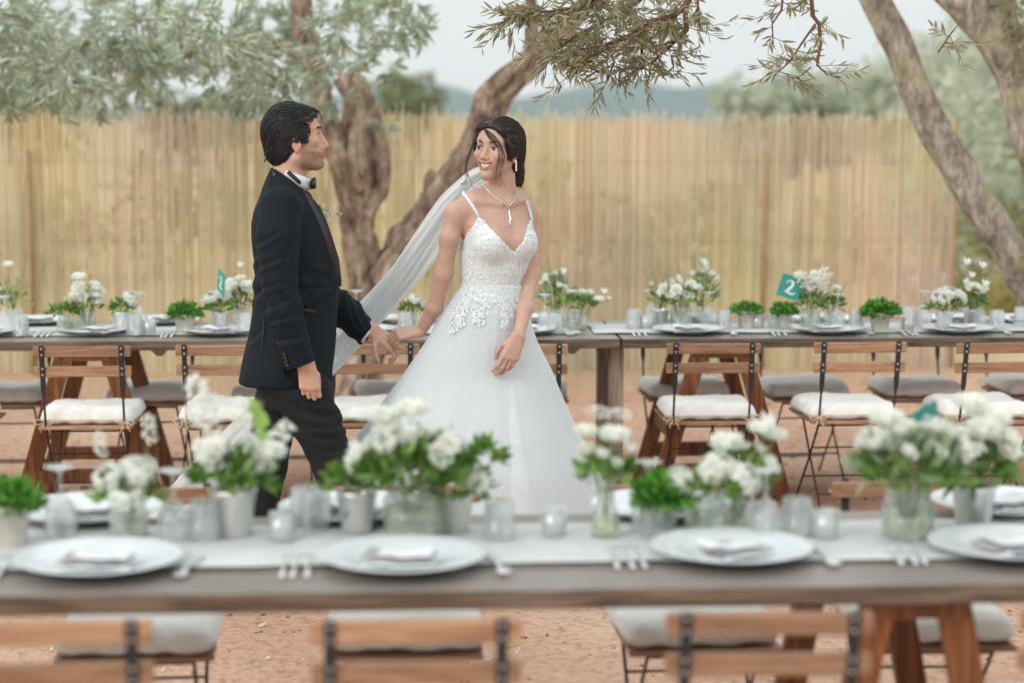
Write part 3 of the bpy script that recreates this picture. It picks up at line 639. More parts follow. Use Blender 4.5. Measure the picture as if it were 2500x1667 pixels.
runner('pale linen runner along the middle of the far table by the olive trunk', FX_SPLIT - .10, 4.1, FT_Y + .18, FT_Y + .56, 2)
runner('pale linen runner along the middle of the front table', -1.45, 2.1, NT_Y + .21, NT_Y + .63, 3)

# ================================================================== folding chairs
def make_chair():
    t = empty('folding_chair')
    hw = .165          # uprights
    for z in (.762, .676):
        y = -.245 + (.80 - z) * .16
        bm = bevel_box(-.203, .203, y - .012, y + .012, z - .022, z + .022, .003); bm_obj(bm, 'back_slat', M['slat'], t)
    for sx in (-1, 1):
        x = sx * hw
        b = MB()      # flat iron upright, twisting into a rod that runs down to the front foot
        yb = lambda z: -.262 + (.80 - z) * .16
        b.add([(x - .011, yb(.79), .79), (x + .011, yb(.79), .79), (x - .011, yb(.79) + .004, .79), (x + .011, yb(.79) + .004, .79),
               (x - .011, yb(.60), .60), (x + .011, yb(.60), .60), (x - .011, yb(.60) + .004, .60), (x + .011, yb(.60) + .004, .60),
               (x - .003, yb(.55), .55), (x + .003, yb(.55), .55), (x - .003, yb(.55) + .006, .55), (x + .003, yb(.55) + .006, .55)],
              [(0, 2, 3, 1), (0, 1, 5, 4), (2, 6, 7, 3), (0, 4, 6, 2), (1, 3, 7, 5), (4, 5, 9, 8), (6, 10, 11, 7), (4, 8, 10, 6), (5, 7, 11, 9), (8, 9, 11, 10)])
        b.tube([(x, yb(.565) + .003, .565), (x, -.19, .42), (x, -.02, .225), (x, .20, .006)], .0052, 7)
        b.build('upright', M['iron'], t)
        b = MB(); x2 = sx * (hw - .018); b.tube([(x2, .165, .415), (x2, -.02, .212), (x2, -.215, .006)], .005, 7); b.build('leg', M['iron'], t)
        for z in (.776, .75, .69, .664):
            bb = MB(); bb.lathe([(0.0001, .0025), (.0035, .002), (.005, 0)], 8)
            o = bb.build('rivet', M['rivet'], t); o.location = (x, yb(z) - .0006, z); o.rotation_euler = (R(90), 0, 0)
    for (y, z, r, w) in ((-.186, .415, .0045, hw), (.06, .145, .0042, hw), (-.13, .10, .0042, hw - .018), (.165, .412, .0045, hw - .018), (-.085, .30, .004, hw)):
        b = MB(); b.tube([(-w, y, z), (w, y, z)], r, 6); b.build('crossbar', M['iron'], t)
    for k in range(5):
        y = -.165 + k * .083; o = bm_obj(bevel_box(-.2 + .004 * (k == 0), .2 - .004 * (k == 0), y - .036, y + .036, .423, .437, .003), 'seat_slat', M['slat'], t)
    return t
def make_cushion(seed):
    r = np.random.default_rng(seed); n = 34; u = np.linspace(-1, 1, n); X, Y = np.meshgrid(u, u)
    ed = np.maximum(np.abs(X), np.abs(Y)); rim = (1 - np.abs(X) ** 8) * (1 - np.abs(Y) ** 8); rim = np.clip(rim, 0, 1) ** .45
    sx = X * .205 * (1 - .06 * np.abs(Y) ** 6); sy = Y * .195 * (1 - .06 * np.abs(X) ** 6)
    tuft = np.zeros_like(X)
    for (tx, ty) in [(-.5, -.97), (.1, -.97), (.55, -.97), (-.5, .97), (.05, .97), (.5, .97), (-.97, 0), (.97, 0), (0, 0), (-.45, .2), (.45, -.1)]:
        tx += r.uniform(-.12, .12); w = .10 if abs(tx) > .9 or abs(ty) > .9 else .12
        tuft += np.exp(-((X - tx) ** 2 + (Y - ty) ** 2) / (2 * w * w)) * (.9 if w < .11 else .4)
    th = .042 * rim * (1 - .55 * np.clip(tuft, 0, 1)) + .006 * (vnoise(X + 5, Y + 3, 3, seed) - .5) * rim + .004 * (vnoise(X + 5, Y + 3, 8, seed) - .5) * rim
    lump = .030 * (vnoise(X + 2, Y + 9, 1.2, seed + 4) - .3) * rim
    top = np.stack([sx, sy, .026 + th + lump], -1).reshape(-1, 3); bot = np.stack([sx, sy, .024 - th * .8 * .9], -1).reshape(-1, 3)
    bot[:, 2] = np.maximum(bot[:, 2], .001)
    i = (np.arange(n - 1)[:, None] * n + np.arange(n - 1)[None]).ravel(); q = np.stack([i, i + 1, i + n + 1, i + n], 1)
    per = np.concatenate([np.arange(n), np.arange(1, n) * n + n - 1, (n - 1) * n + np.arange(n - 2, -1, -1), np.arange(n - 2, 0, -1) * n]); pn = np.roll(per, -1)
    side = np.stack([per + n * n, pn + n * n, pn, per], 1)
    V = np.concatenate([top, bot]); Fq = np.concatenate([q, q[:, ::-1] + n * n, side])
    o = np_mesh('seat_cushion', V, Fq, M['linen'], smooth=True)
    for s in (-1, 1):       # corner ties knotted into bows round the uprights
        b = MB(); k = Vector((s * .168, -.205, .018)); f = r.uniform(.8, 1.2)
        b.tube([k, k + Vector((s * .01, -.012, .006)), k + Vector((s * .035 * f, -.016, .012)), k + Vector((s * .05 * f, -.014, -.002)), k + Vector((s * .03 * f, -.014, -.012)), k], .0024, 6)
        b.tube([k, k + Vector((-s * .02, -.014, .012)), k + Vector((-s * .036, -.016, .002)), k + Vector((-s * .02, -.015, -.012)), k], .0024, 6)
        b.tube([k, k + Vector((s * .012, -.014, -.02)), k + Vector((s * .022, -.012, -.045))], .0022, 6); b.tube([k, k + Vector((-s * .01, -.014, -.022)), k + Vector((-s * .022, -.012, -.05))], .0022, 6)
        b.build('tie_bow', M['cord'], o, True)
    return o
ch0 = make_chair(); cus = [make_cushion(50 + k) for k in range(4)]
for c in cus: c['_proto'] = 1
used_ch = [False]; used_cu = [False] * 4
def place_chair(px, py, Y, rz, label, clabel, group, seed, back=None, dx=0):
    """px, py: photo position of the middle of the top slat (near side) or of the cushion"""
    r = random.Random(seed); p = at(px, py, Y)
    if not used_ch[0]: o = ch0; used_ch[0] = True
    else: o = copy_tree(ch0)
    o.location = (p.x, Y, -.045 if Y > 9 or 4.7 < Y < 6 else 0); o.rotation_euler = (0, 0, rz)
    for k in ('label', 'category', 'group'): 
        if k in o: del o[k]
    tag(o, label, 'chair', group)
    i = seed % 4
    if not used_cu[i]: c = cus[i]; used_cu[i] = True
    else: c = copy_tree(cus[i])
    if '_proto' in c: del c['_proto']
    off = Matrix.Rotation(rz, 3, 'Z') @ Vector((r.uniform(-.012, .012), .005 + r.uniform(-.01, .01), .4385))
    c.location = Vector(o.location) + off; c.rotation_euler = (0, 0, rz + r.uniform(-.05, .05))
    tag(c, clabel, 'cushion', 'linen seat cushions')
    return o
YS = 8.03 + .25
GA = 'folding chairs along the far table'; GB = 'folding chairs along the front table'
for k, (px, lab, cl) in enumerate([
    (-128, 'folding chair mostly cut off beside the red-brown trestle behind the man', 'cushion on the chair cut off beside the trestle behind the man'),
    (219, 'folding chair with its back turned, in front of the red-brown trestle behind the man', 'cushion tied with looped bows on the chair before the trestle behind the man'),
    (562, 'folding chair half hidden behind the back of the dinner jacket', 'cushion on the chair half hidden behind the dinner jacket'),
    (909, 'folding chair back showing between the couple beneath their joined hands', 'cushion showing beneath the joined hands of the couple'),
    (1262, 'folding chair almost wholly hidden behind the wedding gown', 'cushion hidden behind the wedding gown'),
    (1722, 'folding chair with its back turned, in front of the trestle beside the table joint', 'cushion with a tied bow on the chair before the trestle by the table joint'),
    (2064, 'folding chair standing below the teal number card, its back turned', 'cushion on the chair below the teal number card'),
    (2396, 'folding chair nearest the leaning olive trunk, its back turned', 'cushion on the chair nearest the leaning olive trunk')]):
    place_chair(px, 835, YS + (.02, -.0, .02, .03, 0, 0, .01, -.03)[k], (0, .02, -.03, 0, 0, -.01, .04, .07)[k], lab, cl, GA, k + 1)
YF = 9.23
for k, (px, lab) in enumerate([(20, 'beyond the far table, opposite the trestle behind the man'), (370, 'beyond the far table, between two chair backs'), (680, 'beyond the far table, hidden behind the man'), (975, 'beyond the far table, at the foot of the old olive trunk'), (1285, 'beyond the far table, peeping out past the skirt of the gown'), (1666, 'beyond the far table, behind the trestle by the table joint'), (1962, 'beyond the far table, opposite the teal number card'), (2234, 'beyond the far table, opposite the round bouquet'), (2520, 'beyond the far table, under the leaning olive trunk')]):
    place_chair(px, 950, YF + (k % 3) * .02, math.pi + (.03, -.05, 0, .06, -.04, .02, .05, -.04, .02)[k], 'folding chair facing us ' + lab, 'cushion on the chair ' + lab, GA, k + 20)
for k, (px, lab, y) in enumerate([(156, 'folding chair pulled up to the front table before the white hydrangea', 3.60), (1013, 'folding chair pulled up to the front table before the wide bouquet', 3.58), (1832, 'folding chair pulled up to the front table next to its red-brown trestle', 3.60), (2640, 'folding chair at the front table on the far side of its trestle, mostly cut off', 3.60)]):
    place_chair(px, 1489, y + .25 - .02, (.02, 0, -.03, -.02)[k], lab, lab.replace('folding chair pulled up to', 'chair cushion at').replace('folding chair', 'chair cushion'), GB, k + 40)
for k, (px, lab) in enumerate([(343, 'opposite the white hydrangea'), (990, 'opposite the wide bouquet in the glass jar'), (1690, 'opposite the tall single stems'), (2250, 'opposite the big bouquet by the teal card')]):
    place_chair(px, 1560, 4.90, math.pi + (.05, -.02, .03, -.04)[k], 'folding chair across the front table, ' + lab, 'puffy cushion across the front table, ' + lab, GB, k + 60)
# ================================================================== people: implicit surfaces meshed as one skin
import openvdb
class Sdf:
    def __init__(s, lo, hi, h):
        s.lo = np.array(lo, float); s.h = h; s.n = np.ceil((np.array(hi) - s.lo) / h).astype(int) + 1
        s.a = np.full(s.n, .2, np.float32)
    def sub(s, lo, hi):
        i0 = np.maximum(np.floor((np.array(lo) - s.lo) / s.h).astype(int), 0); i1 = np.minimum(np.ceil((np.array(hi) - s.lo) / s.h).astype(int) + 1, s.n)
        if np.any(i1 <= i0): return None
        g = [np.arange(i0[k], i1[k]) * s.h + s.lo[k] for k in range(3)]
        sl = tuple(slice(i0[k], i1[k]) for k in range(3))
        return sl, g[0][:, None, None].astype(np.float32), g[1][None, :, None].astype(np.float32), g[2][None, None, :].astype(np.float32)
    def put(s, sl, d, k, op):
        A = s.a[sl]
        if op == 'add':
            if k > 0: hh = np.clip(.5 + .5 * (A - d) / k, 0, 1); s.a[sl] = A * (1 - hh) + d * hh - k * hh * (1 - hh)
            else: s.a[sl] = np.minimum(A, d)
        elif op == 'cut':
            if k > 0: hh = np.clip(.5 - .5 * (A + d) / k, 0, 1); s.a[sl] = A * (1 - hh) - d * hh + k * hh * (1 - hh)
            else: s.a[sl] = np.maximum(A, -d)
    def ell(s, c, r, rot=None, k=.01, op='add'):
        c = np.array(c, float); r = np.array(r, float); m = max(r) + k + 3 * s.h; q = s.sub(c - m, c + m)
        if q is None: return s
        sl, X, Y, Z = q; X, Y, Z = X - c[0], Y - c[1], Z - c[2]
        if rot is not None:
            Q = np.array(rot).T
            X, Y, Z = Q[0, 0] * X + Q[0, 1] * Y + Q[0, 2] * Z, Q[1, 0] * X + Q[1, 1] * Y + Q[1, 2] * Z, Q[2, 0] * X + Q[2, 1] * Y + Q[2, 2] * Z
        k0 = np.sqrt((X / r[0]) ** 2 + (Y / r[1]) ** 2 + (Z / r[2]) ** 2); k1 = np.sqrt((X / r[0] ** 2) ** 2 + (Y / r[1] ** 2) ** 2 + (Z / r[2] ** 2) ** 2) + 1e-9
        s.put(sl, (k0 * (k0 - 1) / k1).astype(np.float32), k, op); return s
    def cone(s, a, b, ra, rb, k=.01, op='add'):
        a = np.array(a, float); b = np.array(b, float); m = max(ra, rb) + k + 3 * s.h
        q = s.sub(np.minimum(a, b) - m, np.maximum(a, b) + m)
        if q is None: return s
        sl, X, Y, Z = q; d = b - a; L2 = float(d @ d) + 1e-12
        t = np.clip(((X - a[0]) * d[0] + (Y - a[1]) * d[1] + (Z - a[2]) * d[2]) / L2, 0, 1)
        D = np.sqrt((X - a[0] - d[0] * t) ** 2 + (Y - a[1] - d[1] * t) ** 2 + (Z - a[2] - d[2] * t) ** 2) - (ra + (rb - ra) * t)
        s.put(sl, D.astype(np.float32), k, op); return s
    def chain(s, pts, rs, k=.01, op='add'):
        for i in range(len(pts) - 1): s.cone(pts[i], pts[i + 1], rs[i], rs[i + 1], k, op)
        return s
    def loft(s, secs, yaw=0.0, k=.01, grow=0.0, op='add'):
        """secs: (z, cx, cy, rx, ry) bottom to top; rx along the yawed x axis"""
        S = np.array(sorted(secs)); zz = S[:, 0]; m = S[:, 3:5].max() + grow + .03 + k
        q = s.sub((S[:, 1].min() - m, S[:, 2].min() - m, zz[0] - .02), (S[:, 1].max() + m, S[:, 2].max() + m, zz[-1] + .02))
        sl, X, Y, Z = q; zf = Z.ravel()
        f = [np.interp(zf, zz, S[:, i]) for i in range(1, 5)]
        for _ in range(4):
            f = [np.concatenate([v[:1], (v[:-2] + 2 * v[1:-1] + v[2:]) / 4, v[-1:]]) if len(v) > 3 else v for v in f]
        cx, cyy, rx, ry = [v[None, None, :].astype(np.float32) for v in f]; rx = rx + grow; ry = ry + grow
        dx, dy = X - cx, Y - cyy; c, sn = math.cos(yaw), math.sin(yaw); u = c * dx + sn * dy; v = -sn * dx + c * dy
        rho = np.sqrt((u / rx) ** 2 + (v / ry) ** 2); gr = np.sqrt((u / rx ** 2) ** 2 + (v / ry ** 2) ** 2) + 1e-6
        D = np.where(rho > .3, rho * (rho - 1) / gr, -np.minimum(rx, ry) * .7)
        D = np.maximum(D, np.maximum(zz[0] - Z, Z - zz[-1])); s.put(sl, D.astype(np.float32), k, op); return s
    def mask(s, fn):
        """keep only where fn(X, Y, Z) <= 0 (a signed distance)"""
        q = s.sub(s.lo, s.lo + (s.n - 1) * s.h); sl, X, Y, Z = q; s.a[sl] = np.maximum(s.a[sl], fn(X, Y, Z)); return s
    def mesh(s):
        g = openvdb.FloatGrid(.2); g.copyFromArray(np.ascontiguousarray(s.a)); p, q = g.convertToQuads(isovalue=0.0)
        return p * s.h + s.lo, q
def sdf_obj(S, name, mat, root, colors=None, disp=None):
    V, Q = S.mesh(); V = np.asarray(V, float)
    if disp is not None: V = disp(V, normals(V, Q))
    o = np_mesh(name, V, Q, mat, None, True, colors(V) if colors else None)
    return place(o, root)
def vn3(P, s, seed=0):
    return (vnoise(P[:, 0] + P[:, 2] * .37, P[:, 1] + P[:, 2] * .21, s, seed) + vnoise(P[:, 1] + 9 + P[:, 0] * .3, P[:, 2], s, seed + 1) + vnoise(P[:, 0] + 5, P[:, 2] + P[:, 1] * .4, s, seed + 2)) / 3
def normals(V, Q):
    n = np.zeros_like(V); a, b, c, d = (V[Q[:, i]] for i in range(4)); fn = np.cross(c - a, d - b)
    for i in range(4): np.add.at(n, Q[:, i], fn)
    return n / (np.linalg.norm(n, axis=1, keepdims=True) + 1e-9)
CY = 6.72          # the figures are built at this reference distance and size, then enlarged by FIG and stood on the ground
FIG = 1.042; ZG = CAM.z - CAM.z / FIG
def P3(px, py, dy=0.0): return np.array(tuple(at(px, py, CY + dy)))
def hand(S, W, d, n, sc, curls, thumb, spread=.10, k=.0035):
    """palm and five fingers. W wrist, d towards the fingers, n out of the back of the hand; curls per finger in degrees"""
    d = np.array(d, float); d /= np.linalg.norm(d); n = np.array(n, float); n -= d * (n @ d); n /= np.linalg.norm(n); t = thumb['side'] * np.cross(d, n)
    base = [.030, .010, -.010, -.028]; ml = [.092, .095, .090, .082]; ph = [(.043, .026, .020), (.047, .030, .021), (.043, .028, .021), (.034, .021, .018)]
    rr = [.0092, .0095, .009, .0078]
    for i in range(4):
        a = W + t * base[i] * .55 * sc; kn = W + d * ml[i] * sc + t * base[i] * sc + n * (.003 - .002 * abs(i - 1.3)) * sc
        S.cone(a, kn, .0165 * sc, .0125 * sc, .012)
    for i in range(4):
        p = W + d * ml[i] * sc + t * base[i] * sc + n * .001; ang = 0; dd = d + t * (base[i] / .03) * spread; dd /= np.linalg.norm(dd)
        for j in range(3):
            ang += R(curls[i][j]); v = dd * math.cos(ang) - n * math.sin(ang); e = p + v * ph[i][j] * sc
            S.cone(p, e, rr[i] * sc * (1 - .08 * j), rr[i] * sc * (.93 - .1 * j), k if j else .005); p = e
    b0 = W + t * .018 * sc + d * .022 * sc - n * .006 * sc; p = b0
    for j, (v, L) in enumerate(zip(thumb['dirs'], (.042, .034, .027))):
        v = d * v[0] + t * v[1] + n * v[2]; v /= np.linalg.norm(v); e = p + v * L * sc
        S.cone(p, e, (.0145, .0115, .010)[j] * sc, (.0115, .010, .008)[j] * sc, .008 if j == 0 else .003); p = e
def frame(f, u):
    f = Vector(f).normalized(); u = Vector(u); u = (u - f * u.dot(f)).normalized(); s = u.cross(f)
    return np.array([f, s, u]).T          # columns: forward, left, up
def head(S, C, Q, fem):
    L = lambda *p: C + Q @ np.array(p, float); E = lambda c, r, k=.01, op='add': S.ell(L(*c), r, Q, k, op); K = lambda a, b, ra, rb, k=.01, op='add': S.cone(L(*a), L(*b), ra, rb, k, op)
    if not fem:
        E((-.006, 0, .028), (.090, .074, .082), .01); E((.034, 0, .040), (.052, .060, .054), .02); E((.044, 0, -.03), (.047, .054, .062), .02)
        for s in (-1, 1):
            K((.081, s * .008, .034), (.068, s * .040, .034), .0105, .009, .014); E((.058, s * .039, -.010), (.029, .021, .020), .018)
            K((.012, s * .053, -.068), (.074, s * .017, -.092), .019, .017, .025)
        E((.068, 0, -.052), (.034, .032, .030), .018); E((.082, 0, -.091), (.026, .024, .019), .018)
        for s in (-1, 1): E((.099, s * .030, .014), (.014, .017, .0125), .012, 'cut')
        K((.078, 0, .020), (.096, 0, -.028), .010, .014, .008); K((.089, 0, .022), (.115, 0, -.026), .0065, .0095, .010); E((.100, .012, -.033), (.011, .008, .008), .006); E((.100, -.012, -.033), (.011, .008, .008), .006)
        for s in (-1, 1):
            K((.1035, 0, -.0505), (.092, s * .023, -.055), .0050, .0035, .006); K((.1035, 0, -.0635), (.092, s * .021, -.058), .0058, .0035, .006)
            K((.108, 0, -.0568), (.098, s * .022, -.0562), .0016, .0012, .002, 'cut')
            E((.070, s * .031, .013), (.0165, .017, .013), .006); E((.088, s * .031, .0125), (.008, .012, .0038), .0015, 'cut')
        for s in (-1, 1):
            A = Q @ np.array(Matrix.Rotation(R(-12), 3, 'Y')); S.ell(L(.010, s * .075, -.020), (.0175, .0085, .0275), A, .004); S.ell(L(.013, s * .085, -.017), (.010, .007, .017), A, .004, 'cut'); E((.012, s * .076, -.043), (.008, .006, .008), .004)
    else:
        E((-.008, 0, .030), (.086, .070, .076), .01); E((.030, 0, .036), (.050, .058, .054), .02); E((.038, 0, -.026), (.046, .051, .060), .02)
        for s in (-1, 1):
            K((.076, s * .010, .028), (.062, s * .038, .027), .0085, .008, .014); E((.056, s * .038, -.020), (.028, .021, .020), .018)
            K((.000, s * .043, -.042), (.066, s * .008, -.089), .013, .011, .024)
        E((.062, 0, -.050), (.032, .033, .030), .018); E((.074, 0, -.089), (.021, .018, .016), .016)
        for s in (-1, 1): E((.092, s * .031, .006), (.013, .0165, .0115), .010, 'cut')
        K((.070, 0, .012), (.088, 0, -.026), .008, .012, .008); K((.080, 0, .012), (.104, 0, -.026), .0055, .0088, .009); E((.093, .0105, -.030), (.009, .0075, .007), .005); E((.093, -.0105, -.030), (.009, .0075, .007), .005)
        up = [(s, .0955 - 22 * s * s, -.0465 + 8.0 * s * s) for s in np.linspace(-.029, .029, 9)]; lo = [(s, .0935 - 20 * s * s, -.0665 + 29 * s * s) for s in np.linspace(-.029, .029, 9)]
        for i in range(8):
            a, b = up[i], up[i + 1]; K((a[1], a[0], a[2]), (b[1], b[0], b[2]), .0026, .0026, .004)
            a, b = lo[i], lo[i + 1]; K((a[1], a[0], a[2]), (b[1], b[0], b[2]), .0034, .0034, .004)
        for i in range(1, 8):
            a, b = up[i], lo[i]; gap = (a[2] - b[2]) / 2 - .0024
            if gap > .001: E(((a[1] + b[1]) / 2 + .003, a[0], (a[2] + b[2]) / 2), (.012, .0045, gap), .001, 'cut')
        for s in (-1, 1): E((.066, s * .031, .0055), (.0165, .0175, .0135), .005); E((.083, s * .031, .0050), (.010, .0165, .0057), .0012, 'cut')
        for s in (-1, 1):
            A = Q @ np.array(Matrix.Rotation(R(-12), 3, 'Y')); S.ell(L(.002, s * .069, -.016), (.014, .0075, .024), A, .004); S.ell(L(.005, s * .078, -.014), (.008, .006, .014), A, .004, 'cut'); E((.005, s * .069, -.038), (.006, .005, .006), .004)
    return L
def skin_mat(name, base):
    m, nt, b = new_mat(name); a = N(nt, 'ShaderNodeVertexColor', layer_name='Col'); tc = N(nt, 'ShaderNodeTexCoord')
    nz = N(nt, 'ShaderNodeTexNoise'); nz.inputs['Scale'].default_value = 35; nz.inputs['Detail'].default_value = 4; nt.links.new(tc.outputs['Object'], nz.inputs['Vector'])
    r = ramp(nt, [(.3, (.93, .90, .89)), (.7, (1.04, 1.03, 1.03))], nz.outputs['Fac']); mx = N(nt, 'ShaderNodeMix', data_type='RGBA', blend_type='MULTIPLY'); mx.inputs['Factor'].default_value = 1
    nt.links.new(a.outputs[0], mx.inputs['A']); nt.links.new(r.outputs[0], mx.inputs['B']); nt.links.new(mx.outputs['Result'], b.inputs['Base Color'])
    b.inputs['Roughness'].default_value = .48; b.inputs['Specular IOR Level'].default_value = .35
    b.inputs['Subsurface Weight'].default_value = .25; b.inputs['Subsurface Radius'].default_value = (1.0, .35, .2); b.inputs['Subsurface Scale'].default_value = .008
    return m
M['skin'] = skin_mat('skin', None)
M['hair_black'] = mat_noise('hair_black', (.006, .006, .008), (.018, .017, .020), 60, .34, spec=.5)
M['hair_brown'] = mat_noise('hair_brown', (.014, .010, .008), (.040, .026, .021), 60, .42, spec=.4)
M['eye_white'] = mat_noise('eye_white', (.72, .70, .68), (.8, .78, .76), 10, .2, spec=.5)
M['iris'] = mat_noise('iris', (.012, .008, .006), (.03, .018, .012), 200, .15, spec=.6)
M['teeth'] = mat_noise('teeth', (.80, .77, .71), (.86, .83, .78), 60, .25, spec=.5)
def eyeball(L, Q, f, s, u, r, root, look, name='eye'):
    bm = bmesh.new(); bmesh.ops.create_uvsphere(bm, u_segments=20, v_segments=12, radius=r); me = bpy.data.meshes.new(name); bm.to_mesh(me); bm.free()
    o = mesh_obj(me, name, M['eye_white'], None, True); o.location = L(f, s, u); place(o, root)
    v = Vector(look).normalized(); c = Vector(L(f, s, u)); b = MB(); q = v.to_track_quat('Z', 'Y')
    b.lathe([(.00001, r * .25 + .0006), (.003, r * .24 + .0004), (.0072, 0)], 14, o=(0, 0, 0))
    i = b.build('iris', M['iris'], o, True); i.matrix_parent_inverse = Matrix.Identity(4); i.location = v * (math.sqrt(r * r - .0072 ** 2) + .0003); i.rotation_euler = q.to_euler()
    return o
def curve_part(name, pts, rs, mat, root, n=6, flat=None):
    b = MB(); b.tube([tuple(p) for p in pts], rs, n); return place(b.build(name, mat, None, True), root)
def smooth_path(pts, k):
    pts = np.array(pts, float); t = np.linspace(0, 1, len(pts)); tt = np.linspace(0, 1, k); P = np.stack([np.interp(tt, t, pts[:, i]) for i in range(3)], 1)
    for _ in range(3): P[1:-1] = (P[:-2] + 2 * P[1:-1] + P[2:]) / 4
    return P

def hang(o, parent):
    """hang a sub-part (geometry in world coordinates) under a part whose own geometry is in world coordinates"""
    o.parent = parent; o.matrix_parent_inverse = Matrix.Identity(4); return o
def surf(S, pts):
    """first hit of camera rays through photo points with an implicit surface: points and outward normals"""
    D = np.array([tuple(ray(*p[:2])) for p in pts]); C0 = np.array(tuple(CAM)); ys = np.arange(CY - .75, CY + .35, .0025)
    hit = np.full((len(pts), 3), np.nan)
    for y in ys:
        q = C0 + D * (y / D[:, 1])[:, None]; i = np.round((q - S.lo) / S.h).astype(int); ok = np.all((i >= 0) & (i < S.n), 1) & np.isnan(hit[:, 0])
        j = np.clip(i, 0, S.n - 1); v = S.a[j[:, 0], j[:, 1], j[:, 2]]; m = ok & (v < 0); hit[m] = q[m]
    i = np.clip(np.round((np.nan_to_num(hit) - S.lo) / S.h).astype(int), 2, S.n - 3)
    g = np.stack([S.a[tuple((i + e).T)] - S.a[tuple((i - e).T)] for e in (np.eye(3, dtype=int) * 2)], 1); g /= np.linalg.norm(g, axis=1, keepdims=True) + 1e-9
    return hit, g

def trace_locks(S, starts, field, n, step, off, rad, seed, b):
    """locks of hair lying on an implicit surface, following a direction field"""
    r = np.random.default_rng(seed); p = np.array(starts, float); path = [p.copy()]
    def smp(p):
        i = np.clip(np.round((p - S.lo) / S.h).astype(int), 2, S.n - 3); v = S.a[tuple(i.T)]
        g = np.stack([S.a[tuple((i + e).T)] - S.a[tuple((i - e).T)] for e in (np.eye(3, dtype=int) * 2)], 1); return v, g / (np.linalg.norm(g, axis=1, keepdims=True) + 1e-9)
    ph = r.uniform(0, 6.28, len(p)); oo = off * r.uniform(.3, 1.3, len(p))
    for k in range(n):
        v, g = smp(p); d = field(p, k); sd = np.cross(d, g); d = d + sd * (.38 * np.sin(ph + k * .8))[:, None]; d -= g * (d * g).sum(1, keepdims=True); d /= np.linalg.norm(d, axis=1, keepdims=True) + 1e-9
        p = p + d * step; v, g = smp(p); p = p - g * np.clip(v - oo, -.01, .01)[:, None]; path.append(p.copy())
    path = np.stack(path, 1)
    for i, q in enumerate(path):
        m = r.integers(n * 2 // 3, n + 1); rr = rad * r.uniform(.6, 1.3); b.tube([tuple(x) for x in q[:m + 1]], [rr * (.5 + .5 * math.sin(math.pi * min(1, .25 + j / (m + 1) * .75))) if j < m else .0003 for j in range(m + 1)], 5)
# ------------------------------------------------------------------ the man in the dinner jacket
g_root = thing('person', 'man in a black dinner jacket and bow tie, walking and looking back at the bride', 'person', tuple(P3(735, 1430, 0))[:2] + (ZG,))
Cg = P3(716, 337, 0); Qg = frame((1, .06, 0), (0, 0, 1))
Sb = Sdf((Cg[0] - .26, CY - .36, 0.0), (Cg[0] + .50, CY + .34, 1.82), .0034)
L = head(Sb, Cg, Qg, False)
Sb.cone(P3(716, 372), P3(697, 478), .054, .064, .03)                       # neck
Sb.loft([(P3(700, 930)[2], P3(700, 930)[0], CY, .12, .15), (P3(700, 760)[2], P3(712, 760)[0], CY, .11, .14), (P3(700, 600)[2], P3(706, 600)[0], CY, .12, .16), (P3(700, 500)[2], P3(694, 500)[0], CY, .085, .17), (P3(700, 462)[2], P3(694, 462)[0], CY, .05, .10)], 0, .03)
armR = [P3(686, 508, -.175), P3(683, 690, -.225), P3(722, 838, -.225), P3(746, 890, -.215)]
armL = [P3(700, 508, .18), P3(770, 700, .21), P3(870, 780, .165), P3(906, 806, .13)]
for a in (armR, armL): Sb.chain(a, [.055, .044, .034, .029], .02)
legR = [P3(735, 950, -.085), P3(818, 1140, -.10), P3(870, 1380, -.10)]; legL = [P3(695, 950, .085), P3(656, 1140, .09), P3(602, 1345, .09)]
for a in (legR, legL): Sb.chain(a, [.07, .05, .040], .03)
hand(Sb, P3(747, 889, -.215), (.16, 0, -1), (.05, -1, .1), .90, [(24, 80, 60), (26, 78, 55), (28, 76, 55), (30, 74, 55)], {'side': -1, 'dirs': [(.8, .45, -.6), (.9, .0, -.5), (.8, -.3, -.5)]}, .02)
hand(Sb, P3(908, 807, .13), (.80, 0, -.52), (.48, -.62, .62), .92, [(28, 50, 35), (34, 55, 35), (40, 60, 40), (46, 60, 40)], {'side': 1, 'dirs': [(.45, .8, -.2), (.6, .55, -.45), (.75, .2, -.5)]}, .10)
SKM = np.array(lin(203, 166, 146)); 
def col_m(V):
    q = (V - Cg) @ Qg; c = np.repeat(SKM[None], len(V), 0); f, s, u = q[:, 0], q[:, 1], q[:, 2]
    hd = (u > -.13) & (np.abs(s) < .1) & (f > -.1) & (f < .15)
    sm = lambda x, a, b: np.clip((x - a) / (b - a), 0, 1)
    beard = sm(-u, .026 + .018 * sm(f, .03, .075), .050) * sm(f, .014, .034) * sm(-u, -.2, .03) * (1 - sm(-u, .108, .118))
    cheek = sm(.085 - f, -.012, .012) * 0 + 1
    nosez = np.exp(-((f - .108) / .012) ** 2 - ((u + .030) / .016) ** 2)
    beard = np.clip(beard * (1 - nosez) * (.55 + .9 * vn3(V, 160, 9)), 0, 1) * hd
    c = c * (1 - .58 * beard[:, None]) + np.array(lin(88, 60, 46)) * (.58 * beard[:, None])
    lip = np.exp(-((u + .057) / .0085) ** 2) * (f > .086) * (np.abs(s) < .024) * hd
    c = c * (1 - .6 * lip[:, None]) + np.array(lin(176, 108, 96)) * (.6 * lip[:, None])
    red = (np.exp(-(((f - .01) / .02) ** 2 + ((u + .02) / .03) ** 2)) * (np.abs(s) > .066) + .6 * np.exp(-((f - .112) ** 2 + (u + .028) ** 2) / .014 ** 2)) * hd
    c = c * (1 - red[:, None] * np.array([0, .18, .18])); return c.clip(0, 1)
sdf_obj(Sb, 'body', M['skin'], g_root, col_m)
